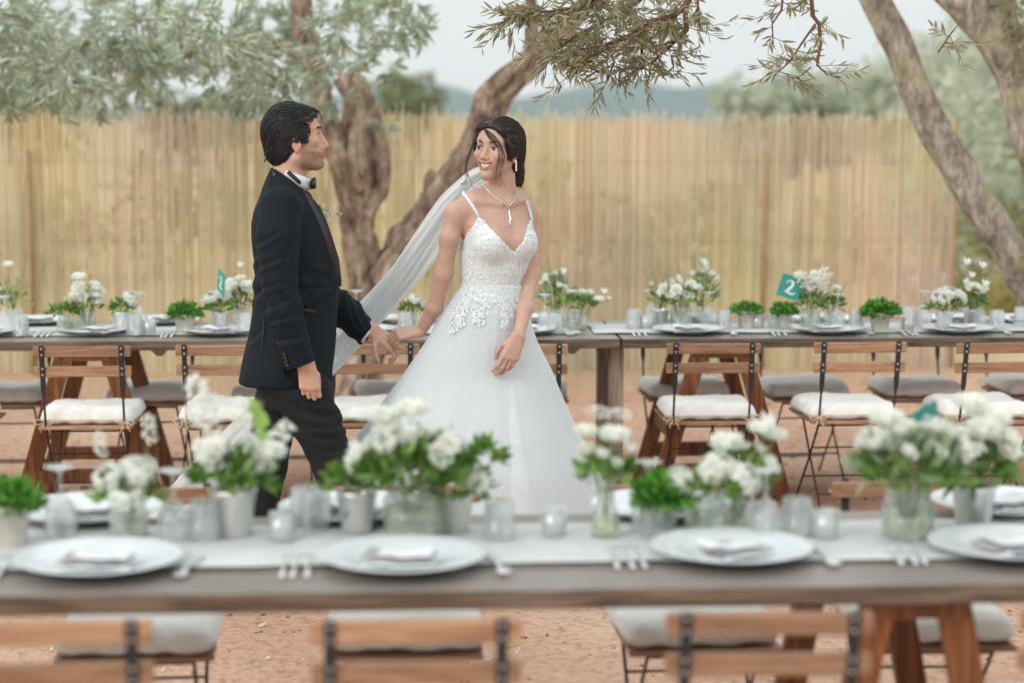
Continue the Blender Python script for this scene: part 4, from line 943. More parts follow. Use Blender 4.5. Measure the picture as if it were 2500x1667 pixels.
for s in (-1, 1):
    eyeball(L, Qg, .0735, s * .031, .0125, .0115, g_root, tuple(Qg @ np.array([1, -s * .05, .02])))
    curve_part('eyebrow', [L(.0965, s * .010, .033), L(.0955, s * .020, .037), L(.089, s * .033, .038), L(.076, s * .045, .033)], [.0028, .0040, .0036, .0012], M['hair_black'], g_root)
    curve_part('eyelash', [L(.093, s * .020, .0165), L(.0945, s * .029, .0195), L(.088, s * .041, .0165)], [.0010, .0014, .0010], M['hair_black'], g_root, 5)
# hair: volume, then locks combed back over it
Sh = Sdf(Cg - .17, Cg + .17, .003); EH = lambda c, r, k=.012, op='add': Sh.ell(L(*c), r, Qg, k, op)
EH((-.0140, 0, .023), (.096, .083, .100)); EH((-.044, 0, -.050), (.048, .064, .048), .03); EH((.045, 0, .078), (.042, .056, .028), .02); EH((.030, .05, .010), (.030, .030, .035), .02); EH((.030, -.05, .010), (.030, .030, .035), .02)
ul = np.array([-.14, -.094, -.080, -.05, -.019, -.0155, .0116, .045, .066, .082, .10, .2]); fl = np.array([-.08, -.052, -.024, -.006, -.004, .049, .053, .064, .069, .090, .12, .2])
def hcut(X, Y, Z):
    q = [Qg[0, i] * (X - Cg[0]) + Qg[1, i] * (Y - Cg[1]) + Qg[2, i] * (Z - Cg[2]) for i in range(3)]
    return ((q[0] - np.interp(q[2], ul, fl)) * .7).astype(np.float32)
Sh.mask(hcut); Sh.mask(lambda X, Y, Z: (Cg[2] - .092 - Z) + 0 * X + 0 * Y)
def hdisp(V, n):
    q = (V - Cg) @ Qg; w = np.sin(q[:, 0] * 90 + q[:, 2] * 150 + 9 * vn3(V, 22, 3)) * .0007 + (vn3(V, 45, 5) - .5) * .010; return V + n * w[:, None]
hair = sdf_obj(Sh, 'hair', M['hair_black'], g_root, None, hdisp)
hr = np.random.default_rng(5); tb = MB()
hv = hair.data; co = np.empty(len(hv.vertices) * 3, np.float32); hv.vertices.foreach_get('co', co); co = co.reshape(-1, 3); stt = co[hr.integers(0, len(co), 1700)]
def comb(p, k):
    q = (p - Cg) @ Qg; d = np.zeros_like(q); side = np.clip((.06 - q[:, 2]) / .10, 0, 1.2); d[:, 0] = -1.0; d[:, 2] = -.15 - 1.1 * side * (q[:, 0] < .03) - .4 * (q[:, 0] < -.05); d[:, 1] = .25 * np.sign(q[:, 1]) * (q[:, 2] > .06)
    return d @ Qg.T
trace_locks(Sh, stt, comb, 9, .0075, .0042, .0013, 3, tb)
for k in range(5):
    s0 = hr.uniform(-.04, .03); tb.tube([L(.070, s0, .105), L(.090, s0 - .004, .092), L(.0985, s0 - .008, .072), L(.0985, s0 - .010, .054)], [.003, .0026, .0016, .0004], 5)
for k in range(26):
    s0 = hr.uniform(-.05, .05); u0 = hr.uniform(-.085, -.03); tb.tube([L(-.085, s0, u0 + .03), L(-.095, s0, u0 + .008), L(-.104 + .1 * (u0 + .085) * .2, s0, u0 - .004)], [.003, .002, .0004], 4)
o = hang(tb.build('hair_locks', M['hair_black'], None, True), hair); o['kind'] = 'stuff'
# clothes
M['jacket'] = mat_noise('jacket_wool', (.0042, .0080, .0125), (.0070, .0125, .0185), 120, .75, bump=.0004, bscale=600, spec=.2)
M['satin'] = mat_noise('lapel_satin', (.007, .0075, .008), (.011, .0115, .012), 40, .30, spec=.6)
M['trouser'] = mat_noise('trouser_wool', (.0095, .011, .0135), (.015, .017, .020), 120, .75, bump=.0004, bscale=600, spec=.2)
M['shirt'] = mat_noise('white_shirt', (.74, .75, .80), (.80, .81, .85), 60, .7)
Sj = Sdf((Cg[0] - .30, CY - .36, P3(700, 940)[2]), (Cg[0] + .34, CY + .34, P3(700, 396)[2]), .004)
prof = [(930, 585, 812, .185), (911, 588, 813, .185), (835, 600, 820, .176), (753, 612, 825, .166), (691, 617, 829, .163), (648, 619, 821, .168), (581, 612, 803, .178), (544, 611, 790, .182), (511, 618, 775, .178), (484, 630, 760, .165), (458, 640, 752, .125), (436, 650, 746, .088), (412, 662, 738, .072)]
secs = [(P3(700, y)[2], (P3(a, y)[0] + P3(b, y)[0]) / 2, CY, (b - a) / 2 / 690.6, w) for (y, a, b, w) in prof]
Sj.loft(secs, 0, .02)
for s, a in ((-1, armR), (1, armL)): Sj.ell(a[0] + np.array([0, s * .002, .004]), (.074, .060, .062), None, .035)
Sj.chain([P3(684, 500, -.18), P3(680, 570, -.205), P3(683, 690, -.228), P3(697, 765, -.232), P3(719, 838, -.226), P3(734, 886, -.220)], [.072, .073, .062, .062, .058, .053], .012)
Sj.chain([P3(700, 505, .18), P3(740, 640, .21), P3(775, 712, .205), P3(840, 762, .18), P3(894, 813, .138)], [.070, .066, .062, .056, .047], .012)
# sleeves end square at the cuff, the skirt of the jacket at the hem; the neck and chest stay open
def cutplane(p, nrm, rad):
    nrm = np.array(nrm, float); nrm /= np.linalg.norm(nrm)
    def f(X, Y, Z): 
        d = (X - p[0]) * nrm[0] + (Y - p[1]) * nrm[1] + (Z - p[2]) * nrm[2]; w = np.sqrt((X - p[0]) ** 2 + (Y - p[1]) ** 2 + (Z - p[2]) ** 2)
        return np.where(w < rad, d, -.2).astype(np.float32)
    return f
cR, cL = P3(736, 891, -.22), P3(899, 815, .135)
Sj.mask(cutplane(cR, (.34, 0, -1), .078)); Sj.mask(cutplane(cL, np.array([.78, -.25, -.62]), .078))
for c, d, r_ in ((cR, np.array([.34, 0, -1]), .046), (cL, np.array([.78, -.25, -.62]), .040)):
    d = d / np.linalg.norm(d); Sj.cone(c - d * .03, c + d * .03, r_, r_, 0, 'cut')
Sj.cone(P3(712, 380, 0), P3(697, 470, 0), .060, .060, .004, 'cut')
Sj.loft([(P3(0, 940)[2], P3(705, 930)[0], CY, .150, .165), (P3(0, 880)[2], P3(710, 900)[0], CY, .145, .160)], 0, .01, 0, 'cut')
pA, pB = P3(662, 402), P3(744, 464); nN = np.array([pA[2] - pB[2], 0, pB[0] - pA[0]]); nN /= np.linalg.norm(nN)
Sj.mask(lambda X, Y, Z: np.where(Z > P3(0, 480)[2], (X - pA[0]) * nN[0] + (Z - pA[2]) * nN[2] + 0 * Y, -.2).astype(np.float32))
def creases(V, lines, A, w):
    """cloth folds along short lines given in photo pixels: a groove with a soft ridge beside it"""
    px = 716 + (V[:, 0] - Cg[0]) * 690.6; py = 337 - (V[:, 2] - Cg[2]) * 690.6; out = np.zeros(len(V))
    for (ax, ay, bx, by) in lines:
        d = np.array([bx - ax, by - ay], float); L_ = np.hypot(*d); d /= L_; t = ((px - ax) * d[0] + (py - ay) * d[1]) / L_; u = (px - ax) * -d[1] + (py - ay) * d[0]
        m = np.clip(np.minimum(t + .12, 1.12 - t) / .3, 0, 1) ** .7; out += m * A * (-np.exp(-(u / w) ** 2) + .75 * np.exp(-((u - 2 * w) / (1.3 * w)) ** 2))
    return out
def jdisp(V, n):
    x, y, z = V.T; zz = lambda py: P3(700, py)[2]
    arm = np.exp(-((z - zz(720)) / .10) ** 2) * (y < CY - .15)
    w = arm * .0032 * np.sin((z + (x - Cg[0]) * .9) * 80 + 9 * vn3(V, 8, 1)) + (vn3(V, 7, 2) - .5) * .026 + (vn3(V, 22, 7) - .5) * .004
    arm2 = (y > CY + .1) * (x > P3(800, 700)[0]); w += arm2 * .003 * np.sin((z - x) * 70 + 8 * vn3(V, 9, 3))
    w += .004 * np.exp(-((z - zz(690)) / .07) ** 2) * np.sin((z * 1.2 - x * .6) * 70 + 4 * vn3(V, 6, 4)) * (y > CY - .19)
    w += (y < CY - .16) * creases(V, [(628, 590, 690, 552), (634, 640, 705, 606), (640, 690, 700, 668), (645, 738, 722, 704), (652, 768, 735, 742), (668, 812, 742, 800), (700, 640, 728, 560)], .0040, 5.5)
    w += (y < CY) * (y > CY - .21) * creases(V, [(829, 694, 748, 640), (829, 696, 752, 690), (826, 704, 762, 744), (612, 640, 640, 600), (616, 720, 646, 690), (600, 830, 640, 790)], .0038, 6.0)
    w += (y > CY + .06) * creases(V, [(838, 720, 858, 790), (852, 735, 884, 800), (880, 760, 902, 800)], .005, 4.0)
    return V + n * w[:, None]
jk = sdf_obj(Sj, 'jacket', M['jacket'], g_root, None, jdisp)
def gsub(b, name, mat, parent, smooth=True):
    o = b.build(name, mat, None, smooth); return place(o, parent) if parent is g_root else hang(o, parent)
# side vent, pocket and sleeve buttons
def side_y(px, py):      # near surface of the jacket body
    z = P3(700, py)[2]; S_ = np.array(sorted(secs)); cx, rx, ry = (np.interp(z, S_[:, 0], S_[:, i]) for i in (1, 3, 4)); q = np.clip((P3(px, py)[0] - cx) / rx, -.98, .98)
    return -ry * math.sqrt(1 - q * q)
b = MB(); pts = [P3(px, py, side_y(px, py) - .004) for px, py in ((646, 760), (644, 800), (641, 850), (637, 918))]; b.tube(pts, [.0012, .002, .0022, .0024], 5); gsub(b, 'vent', M['satin'], jk)
b = MB(); a, c = P3(742, 756, side_y(742, 756) - .006), P3(768, 760, side_y(768, 760) - .006); b.bar(a, c, .008, .008); gsub(b, 'pocket_welt', M['satin'], jk, False)
for k in range(4):
    b = MB(); p = P3(694 + k * 2.6, 866 + k * 8.5, -.272 + .002 * k); b.lathe([(.00001, .004), (.005, .003), (.006, 0)], 8); o = gsub(b, 'button', M['satin'], jk); o.location = p; o.rotation_euler = (R(90), 0, 0)
# lapel: satin shawl from the back of the neck to the button
def ribbon(pts, w, mat, name, parent, nrm, thick=.003, wprof=None):
    Pp = smooth_path(pts, 26); T = np.gradient(Pp, axis=0); T /= np.linalg.norm(T, axis=1, keepdims=True); nr = np.array(nrm, float); nr = nr / np.linalg.norm(nr)
    Sd = np.cross(T, nr); Sd /= np.linalg.norm(Sd, axis=1, keepdims=True); Nn = np.cross(Sd, T); k = len(Pp); ww = w * (np.interp(np.linspace(0, 1, k), *wprof) if wprof else np.ones(k)); V = []
    for i in range(k):
        for a_, b_ in ((-1, 0), (0, .6), (1, 0), (1, -1), (-1, -1)): V.append(Pp[i] + Sd[i] * a_ * ww[i] / 2 + Nn[i] * b_ * thick)
    Fq = [(i * 5 + j, i * 5 + (j + 1) % 5, (i + 1) * 5 + (j + 1) % 5, (i + 1) * 5 + j) for i in range(k - 1) for j in range(5)]
    b = MB(); b.add(V, Fq + [tuple(range(5)), tuple((k - 1) * 5 + j for j in reversed(range(5)))]); return gsub(b, name, mat, parent)
for s in (-1, 1):
    ribbon([P3(663, 418, s * .050), P3(696, 440, s * .080), P3(732, 472, s * .092), P3(764, 505, s * .085), P3(786, 556, s * .078), P3(803, 610, s * .066), P3(818, 655, s * .042), P3(829, 690, s * .012)], .052, M['satin'], 'lapel', jk, (.35, s * 1, .2), .004, ([0, .2, .5, .8, 1], [.5, .62, 1.0, 1, .35]))
b = MB(); b.lathe([(.00001, .004), (.008, .003), (.009, 0)], 10); o = gsub(b, 'button', M['satin'], jk); o.location = P3(830, 694, -.012); o.rotation_euler = (R(90), 0, R(60))
# shirt: chest wedge, collar and cuffs
Ss = Sdf((Cg[0] - .12, CY - .16, P3(700, 720)[2]), (Cg[0] + .22, CY + .16, P3(700, 392)[2]), .0035)
Ss.loft([(P3(0, 700)[2], P3(765, 700)[0], CY, .085, .06), (P3(0, 600)[2], P3(735, 600)[0], CY, .088, .10), (P3(0, 520)[2], P3(722, 520)[0], CY, .066, .11), (P3(0, 470)[2], P3(708, 470)[0], CY, .060, .090), (P3(0, 452)[2], P3(708, 452)[0], CY, .058, .07)], 0, .01)
sh = sdf_obj(Ss, 'shirt', M['shirt'], g_root)
b = MB(); V = []; nn = 36
for i in range(nn):      # stand-up collar, higher at the back, open in front
    a = R(14) + (2 * math.pi - R(28)) * i / (nn - 1); fr = .5 + .5 * math.cos(a)
    ctop = P3(709 + 3 * fr, 0, 0)[0]; base = P3(708, 0)[0]
    zt = P3(0, 402 + 33 * fr)[2]; zb = P3(0, 436 + 26 * fr)[2]
    for (rx, xx, z) in ((.060, ctop, zt), (.0615, ctop, zt - .001), (.068, base, zb), (.066, base, zb)): V.append((xx + rx * math.cos(a), CY + rx * .98 * math.sin(a), z))
b.add(V, [(i * 4 + j, i * 4 + (j + 1) % 4, (i + 1) * 4 + (j + 1) % 4, (i + 1) * 4 + j) for i in range(nn - 1) for j in range(4)]); o = gsub(b, 'collar', M['shirt'], sh)
for c, d, r_ in ((cL, np.array([.78, -.25, -.62]), .040),):
    d = d / np.linalg.norm(d); b = MB(); b.tube([c - d * .02, c + d * .006, c + d * .008, c + d * .0085], [r_, r_ * .98, r_ * .93, r_ * .8], 20, cap=False); gsub(b, 'cuff', M['shirt'], sh)
# bow tie
bt = MB()
ribbon([P3(703, 419, -.0685), P3(714, 429, -.0695), P3(728, 442, -.064), P3(741, 454, -.046), P3(750, 459, -.006)], .014, M['satin'], 'tie_band', g_root, (.3, -1, .3), .0025)
for s in (-1, 1):
    b = MB(); c = P3(751, 455, 0); V = []
    for k, (t, w, th) in enumerate(((0, .006, .006), (.3, .010, .010), (.7, .017, .011), (1.0, .019, .006))):
        ctr = c + np.array([.004 + .022 * t, s * .050 * t, .012 * t])
        for a, q in ((-1, -1), (1, -1), (1, 1), (-1, 1)): V.append(ctr + np.array([q * th / 2, 0, a * w]))
    b.add(V, [(i * 4 + j, i * 4 + (j + 1) % 4, (i + 1) * 4 + (j + 1) % 4, (i + 1) * 4 + j) for i in range(3) for j in range(4)] + [(3, 2, 1, 0), (12, 13, 14, 15)]); gsub(b, 'bow_wing', M['satin'], g_root)
b = MB(); c = P3(752, 455, 0); b.box(c[0] - .008, c[0] + .01, CY - .010, CY + .010, c[2] - .011, c[2] + .011); gsub(b, 'bow_knot', M['satin'], g_root)
# trousers and shoes
St = Sdf((Cg[0] - .36, CY - .24, .01), (Cg[0] + .44, CY + .24, P3(700, 860)[2]), .0055)
St.loft([(P3(0, 990)[2], P3(724, 990)[0], CY, .120, .150), (P3(0, 940)[2], P3(716, 940)[0], CY, .140, .172), (P3(0, 870)[2], P3(708, 870)[0], CY, .135, .165)], 0, .03)
St.chain([P3(742, 960, -.088), P3(776, 1035, -.095), P3(818, 1140, -.105), P3(850, 1260, -.105), P3(872, 1384, -.105)], [.100, .086, .074, .072, .070], .02)
St.chain([P3(690, 960, .088), P3(668, 1040, .09), P3(654, 1140, .09), P3(634, 1240, .09), P3(602, 1345, .09)], [.100, .078, .066, .064, .062], .02)
def tdisp(V, n):
    x, y, z = V.T; k = np.exp(-((z - P3(0, 1000)[2]) / .13) ** 2)
    w = k * .0038 * np.sin((z * 1.0 + (x - Cg[0]) * .35) * 95 + 8 * vn3(V, 7, 1)) + (vn3(V, 9, 2) - .5) * .014 + (y < CY) * creases(V, [(738, 958, 816, 968), (748, 992, 830, 1000), (756, 1022, 842, 1030), (770, 1052, 852, 1052), (790, 1085, 860, 1080)], .0040, 6.0); return V + n * w[:, None]
sdf_obj(St, 'trousers', M['trouser'], g_root, None, tdisp)
M['shoe'] = mat_noise('black_leather', (.008, .008, .009), (.014, .014, .015), 60, .25, spec=.6)
for (ax, ay), dy, pitch in (((868, 1388), -.105, -8), ((592, 1352), .09, 38)):
    Sx = Sdf((-.12, -.06, -.06), (.24, .06, .14), .004); Sx.cone((-.03, 0, .0), (.10, 0, -.012), .040, .036, .02); Sx.ell((.15, 0, -.016), (.075, .042, .028), None, .02); Sx.cone((-.02, 0, .01), (-.03, 0, .09), .038, .042, .02); Sx.mask(lambda X, Y, Z: -.036 - Z + 0 * X + 0 * Y)
    V, Q = Sx.mesh(); p = P3(ax, ay, dy); m = np.array(Matrix.Rotation(R(pitch), 3, 'Y')); V = V @ m.T + p; V[:, 2] += -V[:, 2].min() + ZG + .004
    place(np_mesh('shoe', V, Q, M['shoe'], None, True), g_root)
# boutonniere on the far lapel
bq = thing('boutonniere', 'small white flower boutonniere pinned to the dinner jacket lapel', 'boutonniere', tuple(P3(789, 520, .10)))
b = MB(); fr = np.random.default_rng(3)
M['petal'] = mat_leaf('white_petal', trans=.5, rough=.6); M['greens'] = mat_leaf('green_leaf', trans=.3, rough=.45)
Pq = fr.normal(0, .016, (46, 3)); Dq = fr.normal(size=(46, 3)) + np.array([.5, 0, .2]); V, T, C = leaf_mesh(Pq, Dq, fr.normal(size=(46, 3)), fr.uniform(.014, .024, 46), fr.uniform(.009, .014, 46), np.repeat(np.array([lin(232, 234, 224)]), 46, 0)); np_mesh('petals', V, T, M['petal'], bq, colors=C)['kind'] = 'stuff'
Dq = fr.normal(size=(22, 3)); V, T, C = leaf_mesh(Pq[:22] * .8, Dq, fr.normal(size=(22, 3)), fr.uniform(.018, .032, 22), fr.uniform(.004, .008, 22), np.repeat(np.array([lin(128, 150, 110)]), 22, 0)); np_mesh('leaves', V, T, M['greens'], bq, colors=C)['kind'] = 'stuff'
# ------------------------------------------------------------------ the bride
b_root = thing('person', 'smiling bride in a lace-bodiced white gown, looking back over her shoulder', 'person', tuple(P3(1180, 1425, 0))[:2] + (ZG,))
Cb = P3(1216, 366, -.01); ya = R(33); Qb = frame((-math.sin(ya), -math.cos(ya), .02), (.06, 0, 1))
BY = R(28); lat = np.array([math.cos(BY), math.sin(BY), 0]); fwd = np.array([math.sin(BY), -math.cos(BY), 0])
SB = Sdf((P3(935, 0)[0], CY - .27, .30), (P3(1335, 0)[0], CY + .22, 1.78), .0028)
LB = head(SB, Cb, Qb, True)
SB.chain([P3(1228, 405, .015), P3(1224, 440, .012), P3(1216, 486, .015)], [.043, .041, .054], .03)
Zp = lambda py: P3(1200, py)[2]; Xp = lambda px: P3(px, 600)[0]
bsec = [(Zp(960), Xp(1185), CY + .03, .12, .10), (Zp(810), Xp(1186), CY + .01, .115, .09), (Zp(740), Xp(1196), CY, .105, .085), (Zp(695), Xp(1200), CY, .103, .084), (Zp(656), Xp(1206), CY, .116, .092), (Zp(618), Xp(1212), CY, .130, .098), (Zp(586), Xp(1214), CY, .134, .098), (Zp(545), Xp(1210), CY, .140, .088), (Zp(510), Xp(1204), CY, .125, .066), (Zp(488), Xp(1206), CY, .09, .050)]
SB.loft(bsec, BY, .03)
bust = [np.array([Xp(1212), CY, Zp(592)]) + lat * s * .060 + fwd * .062 for s in (-1, 1)]
for c in bust: SB.ell(c, (.058, .058, .056), None, .03)
shR, shL = P3(1112, 521, -.070), P3(1288, 520, .078)
SB.chain([P3(1212, 474, .02), P3(1158, 494, -.03), shR], [.050, .040, .037], .03); SB.chain([P3(1226, 472, .03), P3(1262, 498, .06), shL], [.046, .038, .036], .03)
for s in (-1, 1): SB.cone(np.array([Xp(1214), CY, Zp(497)]) + lat * s * .02 + fwd * .052, np.array([Xp(1206), CY, Zp(489)]) + lat * s * .10 + fwd * .035, .010, .009, .018)
aR = [shR, P3(1097, 580, -.07), P3(1084, 668, -.045), P3(1060, 750, .01), P3(1030, 804, .065)]; aL = [shL, P3(1296, 580, .085), P3(1292, 680, .035), P3(1281, 755, -.085), P3(1266, 818, -.162)]
SB.chain(aR, [.034, .0325, .029, .028, .021], .02); SB.chain(aL, [.034, .032, .029, .027, .020], .02)
hand(SB, P3(1027, 807, .07), (-.95, .10, -.16), (-.20, -.45, .87), .88, [(30, 62, 45), (36, 66, 45), (42, 68, 45), (48, 66, 45)], {'side': 1, 'dirs': [(.75, .55, -.1), (1, .05, .05), (1, -.1, -.1)]}, .06)
hand(SB, P3(1265, 822, -.165), (-.38, -.22, -.90), (.35, -.93, .08), .86, [(12, 26, 18), (14, 28, 20), (16, 30, 20), (18, 32, 20)], {'side': -1 if False else 1, 'dirs': [(.7, .6, -.3), (.95, .1, -.3), (.9, -.2, -.3)]}, .03)
for s in (-1, 1): SB.chain([np.array([Xp(1185), CY + .05, Zp(960)]) + lat * s * .06, np.array([Xp(1185), CY + .12, .34]) + lat * s * .06], [.07, .05], .03)
SKB = np.array(lin(194, 161, 144))
def col_b(V):
    q = (V - Cb) @ Qb; c = np.repeat(SKB[None], len(V), 0); f, s, u = q[:, 0], q[:, 1], q[:, 2]
    hd = (u > -.12) & (np.abs(s) < .09) & (f > -.1) & (f < .13) & (u < .13)
    du, dl = np.abs(u - (-.0465 + 8 * s * s)), np.abs(u - (-.0665 + 29 * s * s))
    lip = (np.clip(1.3 - du / .0034, 0, 1) + np.clip(1.3 - dl / .0042, 0, 1)).clip(0, 1) * (np.abs(s) < .0295) * (f > .07) * hd
    c = c * (1 - lip[:, None]) + np.array(lin(176, 112, 104)) * lip[:, None]
    blush = np.exp(-(((np.abs(s) - .042) / .016) ** 2 + ((u + .026) / .014) ** 2)) * (f > .02) * hd; c = c * (1 - blush[:, None] * np.array([0, .10, .08]))
    lid = np.exp(-(((np.abs(s) - .032) / .015) ** 2 + ((u - .0135) / .0060) ** 2)) * (f > .045) * hd; c = c * (1 - .4 * lid[:, None])
    mouth = (np.abs(s) < .027) * (u < -.0465 + 8 * s * s - .002) * (u > -.0665 + 29 * s * s + .003) * (f > .05) * (f < .088) * hd; c = np.where(mouth[:, None] > 0, np.array(lin(110, 50, 48)), c)
    return c.clip(0, 1)
bbody = sdf_obj(SB, 'body', M['skin'], b_root, col_b)
look = Qb @ np.array([1, -.28, .02])
for s in (-1, 1):
    eyeball(LB, Qb, .0695, s * .031, .0050, .0112, b_root, tuple(look))
    curve_part('eyebrow', [LB(.0845, s * .013, .0235), LB(.0825, s * .024, .0285), LB(.074, s * .037, .0300), LB(.061, s * .047, .0255)], [.0028, .0038, .0033, .0011], M['hair_black'], b_root)
    curve_part('eyelash', [LB(.078, s * .0185, .0075), LB(.0825, s * .027, .0108), LB(.0795, s * .036, .0105), LB(.070, s * .0460, .0085)], [.0009, .0016, .0020, .0012], M['hair_black'], b_root, 5)
    curve_part('eyelash', [LB(.0785, s * .023, .0005), LB(.080, s * .031, -.0008), LB(.073, s * .043, .0030)], [.0004, .0007, .0006], M['hair_black'], b_root, 5)
b = MB(); V = []
for i, s in enumerate(np.linspace(-.0245, .0245, 13)):
    f = .0900 - 20 * s * s; V += [LB(f, s, -.0475 + 8 * s * s), LB(f + .001, s, -.0500 + 8.5 * s * s), LB(f, s, -.0595 + 21 * s * s)]
b.add(V, [(i * 3 + j, i * 3 + j + 3, i * 3 + j + 4, i * 3 + j + 1) for i in range(12) for j in range(2)]); place(b.build('teeth', M['teeth'], None, True), b_root)
# hair: swept back from a centre part into a low bun, loose strands at the temples
SHB = Sdf(Cb - .18, Cb + .18, .003); EB = lambda c, r, k=.012, op='add': SHB.ell(LB(*c), r, Qb, k, op)
EB((-.016, 0, .030), (.096, .084, .087)); EB((-.050, .010, -.030), (.050, .062, .060), .03); EB((.026, 0, .080), (.050, .044, .026), .02); EB((.036, .034, .068), (.040, .036, .026), .015); EB((.036, -.034, .066), (.038, .032, .024), .015); EB((.016, .068, .018), (.040, .018, .044), .012); EB((.018, -.066, .018), (.040, .017, .042), .012)
SHB.ell(P3(1255, 418, .075), (.036, .042, .048), None, .015); SHB.ell(P3(1262, 440, .07), (.024, .03, .022), None, .01)
ulb = np.array([-.2, -.075, -.045, -.02, .004, .03, .052, .070, .080, .095, .2]); flb = np.array([-.010, -.006, .006, .022, .038, .050, .060, .069, .076, .10, .2])
def hcutb(X, Y, Z):
    q = [Qb[0, i] * (X - Cb[0]) + Qb[1, i] * (Y - Cb[1]) + Qb[2, i] * (Z - Cb[2]) for i in range(3)]
    return ((q[0] - np.interp(q[2] + .18 * np.abs(q[1]), ulb, flb)) * .7).astype(np.float32)
SHB.mask(hcutb); SHB.cone(LB(-.02, -.0, .128), LB(.09, -.004, .092), .003, .003, .004, 'cut')
def hdispb(V, n):
    q = (V - Cb) @ Qb; return V + n * (np.sin(q[:, 2] * 260 + q[:, 0] * 90 + np.abs(q[:, 1]) * 120 + 5 * vn3(V, 18, 3)) * .0008 + (vn3(V, 50, 5) - .5) * .004)[:, None]
hb_ = sdf_obj(SHB, 'hair', M['hair_brown'], b_root, None, hdispb)
hr = np.random.default_rng(8); tb = MB()
hv = hb_.data; co = np.empty(len(hv.vertices) * 3, np.float32); hv.vertices.foreach_get('co', co); co = co.reshape(-1, 3); stt = co[hr.integers(0, len(co), 1600)]
bunc = P3(1255, 415, .08)
def combb(p, k):
    q = (p - Cb) @ Qb; d = np.zeros_like(q); top = np.clip((q[:, 2] - .03) / .05, 0, 1); d[:, 1] = np.sign(q[:, 1]) * 1.3 * top * (q[:, 0] > -.05); d[:, 0] = -.9; d[:, 2] = -.35 - .3 * (1 - top)
    w = d @ Qb.T; w /= np.linalg.norm(w, axis=1, keepdims=True); t = bunc - p; t /= np.linalg.norm(t, axis=1, keepdims=True) + 1e-9; return w + t * .6
trace_locks(SHB, stt, combb, 9, .0075, .0020, .0010, 4, tb)
for k in range(60):      # twists of the bun
    c = P3(1255, 418, .075); a0 = hr.uniform(0, 6.28); rr = hr.uniform(.8, 1.06); tl = hr.uniform(-.6, .6); pts = [c + np.array([.036 * rr * math.cos(a0 + j * .35), .044 * rr * math.sin(a0 + j * .35), .048 * rr * math.sin(tl + j * .28)]) * np.array([1, 1, 1]) for j in range(8)]
    tb.tube(pts, [.0022] * 7 + [.0005], 5)
for q in range(9): tb.tube([P3(1270 + hr.uniform(-8, 4), 436, .06), P3(1272 + hr.uniform(-6, 6), 448, .06), P3(1270 + hr.uniform(-6, 8), 460, .055)], [.003, .002, .0004], 5)
o = hang(tb.build('hair_locks', M['hair_brown'], None, True), hb_); o['kind'] = 'stuff'
def strand(lst, r0, n=5, sp=.003, seed=0):
    rr = np.random.default_rng(seed); b = MB()
    for k in range(n):
        off = rr.normal(0, sp, 3); h, n = surf(SB, lst); P = smooth_path([(P3(*p) if np.isnan(h[i, 0]) or h[i, 1] > CY + .02 else h[i] + n[i] * .004 + np.array([0, -.004, 0])) + off * (.3 + i / len(lst)) * 1.3 for i, p in enumerate(lst)], 22); b.tube([tuple(p) for p in P], [r0 * (1 - .75 * i / 21) for i in range(22)], 5)
    o = hang(b.build('loose_strand', M['hair_brown'], None, True), hb_); o['kind'] = 'stuff'
strand([(1166, 322, -.085), (1158, 342, -.09), (1151, 368, -.095), (1139, 394, -.098), (1137, 415, -.10), (1142, 432, -.10), (1136, 450, -.10), (1124, 452, -.10)], .0014, 6, .0035, 1)
strand([(1140, 420, -.10), (1150, 440, -.10), (1152, 455, -.10), (1166, 462, -.10)], .0007, 2, .002, 2)
strand([(1186, 318, -.09), (1200, 338, -.098), (1217, 358, -.095), (1222, 382, -.09), (1212, 408, -.092), (1210, 424, -.09), (1218, 444, -.075), (1224, 456, -.07)], .0013, 5, .003, 3)
strand([(1186, 318, -.09), (1208, 334, -.097), (1224, 360, -.09), (1230, 388, -.082), (1224, 412, -.08), (1217, 428, -.08)], .0012, 4, .0035, 4)
strand([(1184, 318, -.09), (1192, 334, -.10), (1203, 350, -.10), (1218, 356, -.095)], .0009, 4, .004, 5)
# gown: bodice
M['gown'] = mat_leaf('gown_tulle', trans=.12, rough=.8)
GW = lin(226, 228, 226)
def mat_gown(name, c1, c2, bump, bs):
    m = mat_noise(name, c1, c2, 30, .85, bump=bump, bscale=bs, spec=.2, sheen=.15); return m
M['lace'] = mat_gown('gown_lace', lin(212, 220, 224), lin(224, 231, 234), .0018, 130); M['skirt'] = mat_gown('gown_skirt', lin(204, 214, 218), lin(212, 221, 225), .0008, 60)
SD = Sdf((P3(1100, 0)[0], CY - .24, Zp(760)), (P3(1330, 0)[0], CY + .2, Zp(470)), .003)
SD.loft([q for q in bsec if q[0] > Zp(800)], BY, .02, .006)
for c in bust: SD.ell(c, (.063, .063, .061), None, .03)
nlx = np.array([Xp(p) for p in (1000, 1119, 1130, 1148, 1160, 1168, 1200, 1232, 1253, 1272, 1290, 1299, 1306, 1313, 1400)]); nlz = np.array([Zp(p) for p in (590, 590, 584, 556, 536, 526, 560, 594, 614, 588, 548, 534, 560, 590, 590)])
SD.mask(lambda X, Y, Z: ((Z - np.where(Y < CY + .03, np.interp(X, nlx, nlz), Zp(610))) * .62).astype(np.float32))
SD.mask(lambda X, Y, Z: (Zp(722) - Z) + 0 * X + 0 * Y)
bod = sdf_obj(SD, 'bodice', M['lace'], b_root, None, lambda V, n: V + n * ((vn3(V, 70, 3) - .5) * .004)[:, None])
def lie(S, lst, off): 
    h, n = surf(S, lst); return h + n * off
